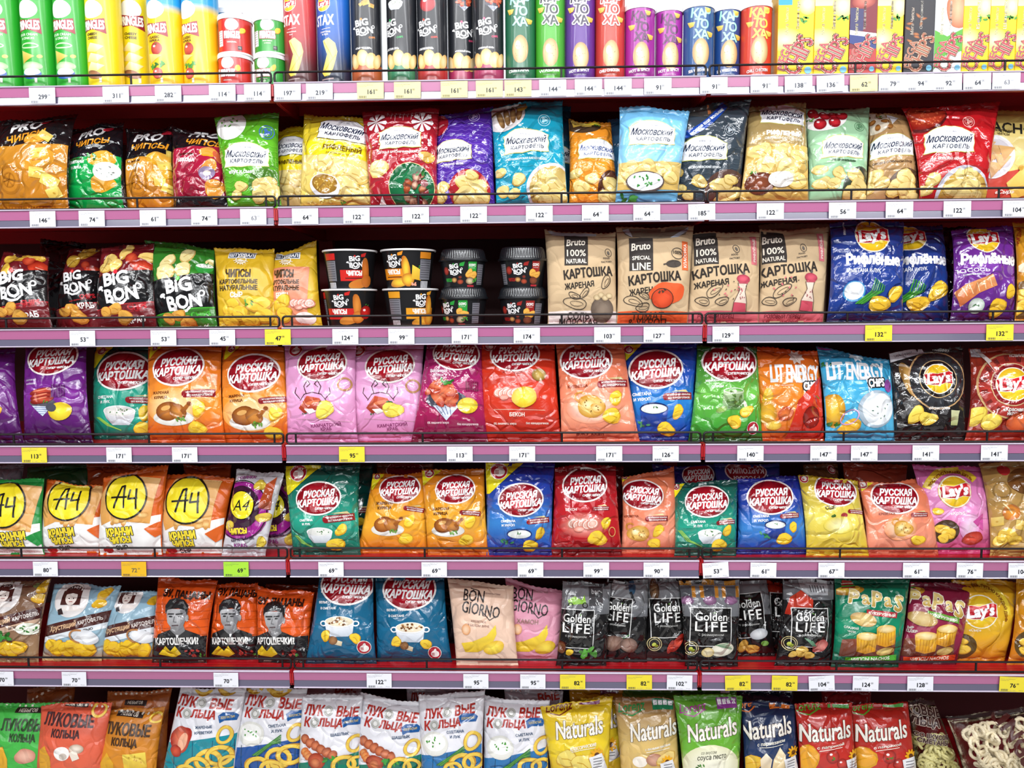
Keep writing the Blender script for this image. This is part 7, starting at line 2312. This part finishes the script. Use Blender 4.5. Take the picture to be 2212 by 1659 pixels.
bag(6, (60, 1488, 160, 1480), (60, 170), '#8a4a20', 'brown orange bag with star border leaning behind the green ring bag', None, lambda a: [a.ell(70 + 9 * i, 1515 - 5 * i, 3, 3, '#e8dcc8', n=5, part='star_border') for i in range(8)], film='satin', group=G7, Y=.15)
bag(6, (235, 1493, 368, 1490), (222, 362), '#b0602a', 'orange ring bag standing upright behind the orange cheese ring bag', None,
    lambda a: ([a.ell(244 + 11 * i, 1505 - .5 * i, 3, 3, '#e8dcc8', n=5, part='star_border') for i in range(12)], a.rect(268, 1516, 318, 1527, '#2a2220', 'name_plaque', -1), a.text('НЕБЫГОВ', 292, 1521, 34, '#e8e0d0', h=6, part='brand_lettering')), film='satin', group=G7, Y=.115)
bag(6, (-60, 1512, 150, 1520), (-60, 130), [(0, '#3fae44'), (1, '#4ab84c')], 'green onion ring bag with star border', 'green star-border ring bag',
    lambda a: western(a, 58, 1568, 100, -2, '#2f4a2a', lambda a: (a.ell(62, 1634, 22, 17, ('#f0c0a8', '#c88470'), 0, wob=.1), a.poly([(-5, 1618), (14, 1612), (24, 1640), (22, 1662), (-5, 1662)], '#e0a82c')), 1525, x0=5, x1=90), film='satin', group=G7, Y=.068)
bag(6, (92, 1524, 243, 1517), (80, 216), [(0, '#d85a40'), (1, '#e06a4c')], 'coral red onion ring bag with mushrooms', 'coral red ring bag',
    lambda a: western(a, 148, 1560, 112, -3, '#4a2a2c', lambda a: (onionring(a, 211, 1539, 14, 0, '#ecc450', 1.0), a.ell(140, 1628, 18, 15, '#f2eeea'), a.ell(143, 1634, 9, 7, '#c8bcb0'), a.ell(172, 1618, 16, 10, ('#f0e4d4', '#b89c84')), a.rect(160, 1622, 176, 1642, '#e8dccc', 'food_print', 20), a.poly([(85, 1622), (100, 1612), (112, 1635), (112, 1662), (85, 1662)], '#dca030')), 1526, x0=100, x1=240),
    film='satin', group=G7, Y=.06)
bag(6, (222, 1531, 355, 1528), (206, 336), [(0, '#c87a24'), (1, '#dc922c')], 'orange onion ring bag with block of cheese', 'orange cheese ring bag',
    lambda a: western(a, 276, 1578, 102, -5, '#4a3018', lambda a: (onionring(a, 336, 1556, 12, 0, '#f0cc48', .8), a.rect(272, 1628, 320, 1662, ('#f0d858', '#d8b038'), 'food_print', 4), specks(a, 296, 1644, 18, 12, 7, '#c89c2c', 2.5), a.poly([(218, 1650), (235, 1626), (250, 1650), (250, 1665), (218, 1665)], '#e0a82c')), 1538, x0=230, x1=340),
    film='satin', group=G7, Y=.066)
WHT = '#e6e6ec'


def luk(a, x, y, w, rot, fl, fx, fy, low, pic, bx, by, x0, x1, lowy):
    a.poly([(x0, lowy + 20), ((x0 + x1) / 2, lowy + 6), (x1, lowy - 6), (x1, 1720), (x0, 1720)], low, 'panel_print')
    for i in range(4):
        xx = x0 + (x1 - x0) * (.2 + .22 * i)
        a.line([(xx, lowy + 10), (xx - 6, 1715)], 1.4, '#1a4a6a', 'panel_print')
    pic(a)
    d = math.tan(math.radians(rot))
    for t, dy, tw, off in (('ЛУК', 0, .36, -.32), ('ВЫЕ', 0, .38, .3), ('К', 24, .11, -.44), ('ЛЬЦА', 24, .44, .0)):
        a.text(t, x + off * w, y + dy - off * w * d, tw * w, '#b03028', h=19, b=.05, rot=rot, sh=.12, part='brand_lettering')
    for ox, oy in ((-.05, 0), (-.3, 24)):
        a.ell(x + ox * w, y + oy - ox * w * d, 10, 10, ('#e4e4e0', '#a8a8a2'), part='brand_lettering', n=18)
        a.ring(x + ox * w, y + oy - ox * w * d, 6, 6, 1.2, '#86867e', part='brand_lettering')
    a.poly([(bx - 20, by - 3), (bx - 10, by - 10), (bx + 14, by - 9), (bx + 22, by - 2), (bx + 18, by + 8), (bx - 6, by + 7), (bx - 16, by + 12)], '#1f5a9c', 'panel_print')
    a.text('золотистые', bx, by, 28, '#e8d060', h=5, rot=4, part='flavour_lettering')
    a.lines(fl, fx, fy, 38, '#2c4a6c', 11, b=.04, rot=4, part='flavour_lettering')


def creamdill(x, y):
    return lambda a: (a.ell(x, y, 30, 26, ('#f6f6f0', '#dcdcd4')), a.ell(x, y - 3, 24, 18, '#f8f8f4'), specks(a, x, y - 4, 20, 14, 8, '#4a9a3a', 2.4), [a.line([(x + 4 + 3 * i, y + 45), (x + 40 + 2 * i, y + 20), (x + 66, y + 2 + 4 * i)], 2.2, ('#3a7a34', '#5a9a44')[i % 2]) for i in range(5)])


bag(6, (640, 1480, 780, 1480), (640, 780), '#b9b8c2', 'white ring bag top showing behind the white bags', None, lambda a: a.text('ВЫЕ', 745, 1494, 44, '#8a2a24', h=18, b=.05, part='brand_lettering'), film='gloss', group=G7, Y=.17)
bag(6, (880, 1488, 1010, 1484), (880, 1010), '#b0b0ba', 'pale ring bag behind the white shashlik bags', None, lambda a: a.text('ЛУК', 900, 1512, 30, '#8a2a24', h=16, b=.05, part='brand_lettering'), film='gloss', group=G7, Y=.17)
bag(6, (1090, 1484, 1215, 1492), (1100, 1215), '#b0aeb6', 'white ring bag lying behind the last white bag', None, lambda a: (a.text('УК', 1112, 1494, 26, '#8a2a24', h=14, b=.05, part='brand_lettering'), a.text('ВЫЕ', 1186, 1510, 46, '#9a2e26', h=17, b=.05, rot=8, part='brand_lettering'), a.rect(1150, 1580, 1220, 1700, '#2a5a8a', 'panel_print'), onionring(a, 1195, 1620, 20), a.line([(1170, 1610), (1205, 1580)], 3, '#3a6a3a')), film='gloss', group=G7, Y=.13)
bag(6, (392, 1486, 530, 1486), (345, 500), WHT, 'white onion ring bag with fried shrimp over teal boards', 'white shrimp ring bag',
    lambda a: (onionring(a, 435, 1490, 18), onionring(a, 490, 1488, 22, 20), luk(a, 442, 1522, 122, -5, ['ЖАРЕНЫЕ', 'КРЕВЕТКИ'], 444, 1576, '#1f8a98', lambda a: (a.ell(392, 1598, 22, 34, ('#e0785a', '#a82a20'), -20, wob=.14), a.ell(398, 1602, 10, 20, '#eeb090', -20), a.ell(382, 1622, 14, 12, ('#d85a40', '#9a241c'), 0, wob=.1), rings_pic(a, [(489, 1588, 17, 70), (455, 1642, 26), (478, 1632, 24), (430, 1655, 24), (405, 1668, 20), (495, 1650, 18)])), 494, 1551, 340, 535, 1590)), film='gloss', group=G7, Y=.06, pinch=.03)
bag(6, (528, 1486, 662, 1488), (492, 642), WHT, 'white onion ring bag with sour cream beside the shrimp bag', 'first white sour cream ring bag',
    lambda a: (onionring(a, 545, 1490, 18), onionring(a, 600, 1486, 26), luk(a, 590, 1522, 122, -4, ['СМЕТАНА', 'И ЛУК'], 602, 1573, '#24549c', lambda a: (creamdill(545, 1585)(a), rings_pic(a, [(640, 1585, 17, 60), (605, 1636, 24), (630, 1630, 24), (560, 1655, 24), (590, 1660, 22)])), 640, 1548, 488, 665, 1600)), film='gloss', group=G7, Y=.066, pinch=.03)
TEALB = '#1c7a64'
bag(6, (655, 1503, 783, 1500), (645, 775), WHT, 'white onion ring bag with shashlik beside the sour cream bag', 'first white shashlik ring bag',
    lambda a: luk(a, 716, 1540, 118, -2, ['ШАШЛЫК'], 737, 1586, TEALB, lambda a: (shashlik(a, 695, 1616, 90), rings_pic(a, [(768, 1608, 17, 60), (745, 1652, 22), (770, 1650, 16)])), 760, 1561, 640, 785, 1632), film='gloss', group=G7, Y=.06, pinch=.03)
bag(6, (780, 1498, 926, 1519), (770, 905), WHT, 'white onion ring bag with shashlik beside the coral gap', 'second white shashlik ring bag',
    lambda a: luk(a, 846, 1546, 116, -9, ['ШАШЛЫК'], 868, 1592, TEALB, lambda a: (shashlik(a, 820, 1620, 90), rings_pic(a, [(892, 1616, 17, 60), (865, 1656, 22), (890, 1654, 16)])), 888, 1576, 768, 925, 1636), film='gloss', group=G7, Y=.064, pinch=.03)
bag(6, (905, 1503, 1046, 1491), (915, 1040), WHT, 'white onion ring bag with sour cream and raised corner', 'second white sour cream ring bag',
    lambda a: luk(a, 972, 1540, 112, 7, ['СМЕТАНА', 'И ЛУК'], 985, 1585, '#2f74ae', lambda a: (creamdill(940, 1607)(a), rings_pic(a, [(1022, 1600, 18, 60), (1000, 1648, 24), (1024, 1645, 20), (980, 1660, 18)])), 1012, 1553, 908, 1050, 1615), film='gloss', group=G7, Y=.06, pinch=.04)
bag(6, (1046, 1501, 1186, 1513), (1046, 1180), WHT, 'white onion ring bag with sour cream beside the yellow bag', 'third white sour cream ring bag',
    lambda a: luk(a, 1110, 1542, 118, -2, ['СМЕТАНА', 'И ЛУК'], 1133, 1592, '#2f74ae', lambda a: (creamdill(1080, 1615)(a), rings_pic(a, [(1172, 1612, 18, 60), (1145, 1656, 22), (1168, 1655, 18)])), 1156, 1563, 1040, 1190, 1622), film='gloss', group=G7, Y=.066, pinch=.03)


def natural(a, x, y, w, rot, brand, bx, by, bc, icon, fl, fy, pic, x0, x1):
    pic(a)
    a.text('Lorenz', bx, by, 58, bc, h=18, b=.02, rot=rot + 3, sh=.25, part='maker_lettering')
    a.line([(bx - 20, by + 14), (bx, by + 17), (bx + 22, by + 6)], 2.4, bc, 'maker_lettering')
    if icon:
        ix, iy, ic = icon
        a.rect(ix - 23, iy - 10, ix + 23, iy + 10, ic, 'icon_strip', rot - 4)
        for k in range(4):
            d = (k - 1.5) * 11
            a.rect(ix + d - 4.4, iy - 7 - d * math.sin(math.radians(rot - 4)), ix + d + 4.4, iy + 2 - d * math.sin(math.radians(rot - 4)), '#f0eef2', 'icon_strip', rot - 4)
    a.text('Naturals', x, y, w, '#f6f0e4', h=36, b=.02, rot=rot + 4, sh=.12, part='brand_lettering', ol=('#4a3420', .025))
    if fl:
        a.text(fl, x + 8, fy, w * .55, '#f4f0e2', h=7, b=.03, rot=rot + 6, sh=.2, part='flavour_lettering')
        a.line([(x - 18, fy + 10), (x + 34, fy + 2)], 1.2, '#f4f0e2', 'flavour_lettering')


def sticker(a, x, y, rot):
    a.rect(x - 15, y - 18, x + 15, y + 18, '#e0e0e2', 'paper_sticker', rot)
    for k in range(4):
        a.line([(x - 10, y - 10 + k * 6), (x + 8, y - 12 + k * 6)], 1.6, '#5a5a60', 'paper_sticker')


def sunflower(a, x, y, r):
    for t in range(10):
        d = math.radians(t * 36)
        a.ell(x + r * .7 * math.cos(d), y + r * .7 * math.sin(d), r * .5, r * .22, '#e8a81c', -t * 36, 8)
    a.ell(x, y, r * .42, r * .42, '#5a3418')


NY = [(0, '#e0bc24'), (.45, '#e8cc30'), (.75, '#d8b02c'), (1, '#c89a24')]
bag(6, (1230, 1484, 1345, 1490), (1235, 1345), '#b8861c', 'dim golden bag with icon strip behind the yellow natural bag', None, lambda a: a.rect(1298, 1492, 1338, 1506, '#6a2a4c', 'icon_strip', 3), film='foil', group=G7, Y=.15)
bag(6, (1255, 1508, 1341, 1511), (1255, 1345), NY, 'second yellow natural chip bag tucked behind the first', None, lambda a: (natural(a, 1285, 1560, 100, 2, '', 1245, 1530, '#6a3014', None, None, 0, lambda a: None, 0, 0), sticker(a, 1320, 1625, 20), sunflower(a, 1318, 1608, 14)), film='gloss', group=G7, Y=.1)
bag(6, (1168, 1523, 1322, 1506), (1200, 1312), NY, 'yellow natural chip bag beside the white ring bags', 'yellow natural bag',
    lambda a: natural(a, 1252, 1574, 104, 4, '', 1208, 1532, '#7a3410', (1275, 1518, '#7a2c5c'), 'классические', 1612, lambda a: (chips(a, [(1225, 1640, 26, 20), (1260, 1650, 28), (1290, 1640, 18)], '#ecd870', '#c89c30'), sunflower(a, 1290, 1630, 14), sticker(a, 1292, 1648, 18)), 0, 0), film='gloss', group=G7, Y=.06)
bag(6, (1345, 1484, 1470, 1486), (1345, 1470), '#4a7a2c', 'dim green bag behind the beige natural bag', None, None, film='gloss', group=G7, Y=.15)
bag(6, (1328, 1506, 1458, 1509), (1345, 1470), [(0, '#8a6038'), (.2, '#b0905c'), (.45, '#d8b870'), (1, '#d0a860')], 'beige natural chip bag with mushrooms', 'beige natural bag',
    lambda a: natural(a, 1412, 1578, 104, 4, '', 1365, 1532, '#2f8a4a', (1434, 1528, '#1f7a50'), 'с лесными грибами', 1614, lambda a: (a.ell(1380, 1645, 16, 12, '#f0e8dc'), a.ell(1412, 1640, 18, 14, ('#d8a890', '#a87058'), 0, wob=.08), chips(a, [(1440, 1640, 22, 20)], '#ecd080', '#c89c44'), sunflower(a, 1441, 1645, 12), sticker(a, 1443, 1662, 15)), 0, 0), film='gloss', group=G7, Y=.066)
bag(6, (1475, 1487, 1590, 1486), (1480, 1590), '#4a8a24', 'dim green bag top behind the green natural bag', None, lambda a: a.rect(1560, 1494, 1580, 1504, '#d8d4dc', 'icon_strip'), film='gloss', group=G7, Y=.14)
bag(6, (1455, 1501, 1603, 1504), (1481, 1592), [(0, '#58942c'), (.5, '#6ab034'), (.58, '#a8c878'), (1, '#c8cc98')], 'green natural chip bag with pesto sauce', 'green natural bag',
    lambda a: natural(a, 1538, 1578, 110, 5, '', 1497, 1533, '#9a2c80', (1573, 1526, '#8a3c8c'), None, 0, lambda a: (a.ell(1535, 1652, 62, 44, ('#f2f0dc', '#e0dfb8')), a.text('со вкусом', 1528, 1626, 34, '#3a3a28', h=7, rot=6, sh=.2, part='flavour_lettering'), a.text('соуса песто', 1535, 1636, 64, '#2c2c20', h=11, b=.01, rot=6, sh=.2, part='flavour_lettering'), leafs(a, 1510, 1656, 9, '#4a8a34', 4)), 0, 0), film='gloss', group=G7, Y=.06)
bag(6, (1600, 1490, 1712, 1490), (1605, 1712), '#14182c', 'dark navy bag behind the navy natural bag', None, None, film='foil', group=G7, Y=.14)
bag(6, (1600, 1514, 1715, 1521), (1609, 1725), [(0, '#1c2844'), (.6, '#2a3c64'), (1, '#24304c')], 'navy natural chip bag with parmesan', 'navy natural bag',
    lambda a: natural(a, 1655, 1576, 112, 4, '', 1618, 1526, '#d8702c', (1688, 1529, '#d8742c'), 'с пармезаном', 1606, lambda a: (chip(a, 1622, 1650, 22, 60, '#e0b840'), a.poly([(1638, 1640), (1650, 1625), (1664, 1640), (1660, 1665), (1640, 1665)], ('#f4e8d0', '#dcc49c')), a.poly([(1668, 1640), (1682, 1614), (1694, 1630), (1694, 1665), (1664, 1665)], ('#f0e0bc', '#d8bc88')), sunflower(a, 1712, 1625, 12), sticker(a, 1708, 1654, 12)), 0, 0), film='gloss', group=G7, Y=.064)
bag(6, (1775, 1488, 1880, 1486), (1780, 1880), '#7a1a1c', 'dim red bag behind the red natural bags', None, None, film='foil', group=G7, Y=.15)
for k, (tp, bt, x, bx, Y, lab, sh) in enumerate((((1717, 1519, 1837, 1516), (1729, 1850), 1783, 1750, .062, 'red natural paprika chip bag beside the navy bag', 'first red natural bag'),
                                                 ((1833, 1522, 1960, 1519), (1851, 1980), 1904, 1866, .07, 'red natural paprika chip bag beside the clear ring bag', 'second red natural bag'))):
    bag(6, tp, bt, [(0, '#a8241c'), (.6, '#c0332a'), (1, '#b83428')], lab, sh,
        lambda a: natural(a, x, 1582, 112, 2, '', bx, 1532, '#5a9a2c', (x + 34, 1526, '#4a9a44'), 'с паприкой', 1612, lambda a: (chip(a, x - 40, 1640, 28, 70, '#e8a434', .8), fruit(a, x + 12, 1634, 15, '#d04438', '#8a1c18'), leafs(a, x + 12, 1638, 8, '#4a8a34', 3), fruit(a, x + 34, 1650, 12, '#d04438', '#8a1c18'), sunflower(a, x + 62, 1634, 12), sticker(a, x + 60, 1656, 12)), 0, 0), film='gloss', group=G7, Y=Y)

# clear bags of onion rings
cm = bpy.data.materials.new('clear_film')
cm.use_nodes = True
_N, _L = cm.node_tree.nodes, cm.node_tree.links
_g = _N.new('ShaderNodeBsdfGlossy')
_g.inputs['Roughness'].default_value = .08
_t = _N.new('ShaderNodeBsdfTransparent')
_t.inputs['Color'].default_value = (.99, .99, .98, 1)
_fr = _N.new('ShaderNodeFresnel')
_fr.inputs['IOR'].default_value = 1.3
_nz = _N.new('ShaderNodeTexNoise')
_nz.inputs['Scale'].default_value = 22
_bp = _N.new('ShaderNodeBump')
_bp.inputs['Strength'].default_value = .3
_bp.inputs['Distance'].default_value = .004
_L.new(_nz.outputs['Fac'], _bp.inputs['Height'])
for _x in (_g, _fr):
    _L.new(_bp.outputs[0], _x.inputs['Normal'])
_mx = _N.new('ShaderNodeMixShader')
_L.new(_fr.outputs[0], _mx.inputs[0])
_L.new(_t.outputs[0], _mx.inputs[1])
_L.new(_g.outputs[0], _mx.inputs[2])
_L.new(_mx.outputs[0], _N['Material Output'].inputs[0])
RINGM = mat('onion_ring_crust', .6, '#f4eba8', fine=.5, bscale=6)
PALEM = mat('pale_ring_crust', .6, '#f6e8c8', fine=.5, bscale=6)


def torus(name, R, r, m, n=16, k=8):
    mb = MB()
    P = [(R * math.cos(2 * math.pi * i / n), R * .85 * math.sin(2 * math.pi * i / n), .12 * R * math.sin(4 * math.pi * i / n)) for i in range(n)]
    mb.tube(P, r, k, True)
    o = mb.build(name, m, None, smooth=True)
    return o


def clearbag(top, bot, Y, rm, R, n, lab, sh, inks, seed, fill=.32):
    root = bag(6, top, bot, '#ffffff', lab, sh, None, Y=Y, T=.034, group=G7, name='clear_ring_bag', m=cm, cat='snack bag', lean=.05)
    sf = BagSurf(6, top, bot, Y, .05, .034, .05, SEED[0], 1, .004)
    a = Art(seed)
    inks(a)
    a.emit(sf, root, FILM['satin'], 6.0)
    rg = np.random.default_rng(seed)
    proto = None
    for i in range(n):
        u, v = rg.uniform(.14, .86), rg.uniform(fill, .93)
        d = float(sf.bulge(np.array([u]), np.array([v]))[0])
        p = sf.base(np.array([u]), np.array([v]))[0] + sf.n * rg.uniform(-.35, .5) * d
        if proto is None:
            proto = torus('onion_ring', R, R * .3, rm)
            o = proto
        else:
            o = proto.copy()
            PEND.append(o)
        o.parent = root
        o.location = p
        o.rotation_euler = (rg.uniform(.6, 2.2), rg.uniform(-.6, .6), rg.uniform(0, 3))
        s = rg.uniform(.85, 1.15)
        o.scale = (s, s, s)


clearbag((1962, 1512, 2016, 1516), (1978, 2096), .078, RINGM, .0125, 90, 'clear bag of greenish onion rings with brown lettering', 'clear bag of greenish rings',
         lambda a: (a.lines(['ЛУКОВЫЕ', 'КОЛЬЦА'], 1985, 1552, 100, '#3a201c', 22, b=.06, rot=-8, part='brand_lettering', ol=('#c8b8a8', .05)), a.lines(['СО ВКУСОМ', 'СМЕТАНЫ'], 2012, 1598, 72, '#3a201c', 11, b=.06, rot=-6, part='flavour_lettering', ol=('#c8b8a8', .06))), 501, .36)
clearbag((2045, 1546, 2245, 1522), (2098, 2290), .053, PALEM, .0135, 130, 'clear bag of pale onion rings with crumpled top corner', 'clear bag of pale rings',
         lambda a: a.text('RINGS', 2190, 1590, 130, '#4a201c', h=40, b=.04, rot=-62, part='brand_lettering'), 502, .14)


# ================================================================== price tags
TW, TH = .0615, .0365
TAGS = [
    [(91, '299'), (250, '311'), (363, '282'), (480, '114'), (556, '114'), (621, '197'), (690, '219'), (800, '161', 'Y'), (880, '161', 'Y'), (981, '161', 'Y'), (1057, '161', 'Y'),
     (1119, '143', 'Y'), (1194, '144'), (1271, '144'), (1335, '144'), (1421, '91'), (1542, '91'), (1651, '91'), (1725, '138', 'W', 1), (1794, '136', 'W', 2), (1866, '62', 'Y', 1), (1928, '79'), (1988, '94', 'W', 1), (2048, '92'), (2111, '64', 'W', 1), (2174, '63')],
    [(92, '146'), (198, '74'), (330, '61'), (441, '74'), (547, '63'), (659, '64'), (770, '122'), (898, '122'), (1023, '122'), (1165, '122'), (1286, '64'), (1397, '64'), (1516, '185', 'W', 1), (1664, '122'),
     (1820, '56'), (1943, '64'), (2068, '122'), (2196, '104')],
    [(178, '53'), (353, '53'), (480, '45'), (600, '47', 'Y'), (746, '124'), (867, '99'), (1004, '171'), (1138, '174'), (1312, '103'), (1419, '127'), (1568, '129'), (1898, '132', 'Y'), (2160, '132', 'Y')],
    [(74, '113', 'Y'), (257, '171'), (399, '171'), (760, '95', 'Y'), (993, '113'), (1128, '171'), (1316, '171'), (1438, '126'), (1621, '140'), (1779, '147'), (1867, '147'), (2000, '141'), (2148, '141')],
    [(98, '80'), (289, '72', 'O'), (510, '69', 'G'), (715, '69'), (938, '69'), (1146, '69'), (1288, '99'), (1418, '90'), (1546, '53', 'W', 4), (1649, '61', 'W', -1), (1796, '67'), (1979, '61'), (2095, '76', 'W', -1), (2207, '104')],
    [(3, '70'), (160, '70'), (488, '70'), (819, '122'), (1028, '95'), (1151, '95'), (1237, '82', 'Y'), (1381, '82', 'Y'), (1468, '102', 'W', -1), (1594, '82', 'Y', 2), (1695, '82', 'Y', -1), (1775, '104', 'W', 3), (1870, '124', 'W', -1), (1988, '128'), (2187, '76', 'Y', -2)],
]
TCOL = dict(W=('#e9eaf2', 'white'), Y=('#e8d63a', 'yellow'), O=('#e6b424', 'orange-yellow'), G=('#a6dc3c', 'lime green'))
PALEY = '#efe2a0'
for r, row in enumerate(TAGS):
    used = {}
    for t in row:
        px, price = t[0], t[1]
        ck = t[2] if len(t) > 2 else 'W'
        tilt = t[3] if len(t) > 3 else 0
        Yt = -.0036
        z = RAILZ[r] + .0205
        X = x_at(px, Yt, z)
        near = min((s for s in SHORT if s[0] == r), key=lambda s: abs(s[1] - px))
        lab = '%s paper price tag reading %s, below the %s' % (TCOL[ck][1], price, near[2])
        if lab in used:
            lab = lab.replace('paper price tag', 'neighbouring price tag')
        used[lab] = 1
        root = empty('price_tag', (X, Yt, z), lab, 'price tag', 'price tags on the shelf rails')
        root.rotation_euler = (math.radians(-2), math.radians(-tilt), 0)
        col = TCOL[ck][0]
        if ck == 'Y' and r == 0:
            col = PALEY
        mb = MB()
        mb.box(-TW / 2, TW / 2, 0, .0004, -TH / 2, TH / 2)
        mb.build('tag_card', FILM['tag'], root, color=col)
        a = Art(px)
        a.part = 'tag_print'
        ink = '#22242a' if r else '#50545c'
        if price in ('72', '63'):
            ink = '#8a7a50' if price == '72' else '#9a9ca4'
        cents = '90' if price == '69' else '00'
        dx = 14 if ck in ('Y', 'G') and r >= 4 and price in ('82', '69') else 0
        a.text(price, 88 + dx * 1.7, 58, None, ink, h=27, b=.045)
        w = glyphs(price)[2] * 27 / glyphs(price)[4]
        a.text(cents, 88 + dx * 1.7 + w / 2 + 13, 47, None, ink, h=11, b=.02)
        a.text('Цена за 1 шт.', 84, 6, 58, '#8a8c94', h=4)
        a.text('Чипсы картофельные', 54, 16, 96, '#5a5c64', h=5)
        a.text('со вкусом, 140 г', 34, 25, 56, '#5a5c64', h=5)
        for k in range(11):
            a.rect(10 + k * 4.4, 82, 10 + k * 4.4 + (2.8 if k % 3 else 1.6), 96, '#3a3c44')
        a.text('22.11.2021', 86, 91, 38, '#8a8c94', h=5)
        a.text('№ 0147', 142, 90, 26, '#6a6c74', h=5, rot=-4)
        a.emit(FlatSurf(0, 0, 168, 100, (-TW / 2, 0, TH / 2), (TW, 0, 0), (0, 0, -TH)), root, FILM['tag'], 400.0)

for o in PEND:
    COL.objects.link(o)
bpy.data.objects.remove(_to)
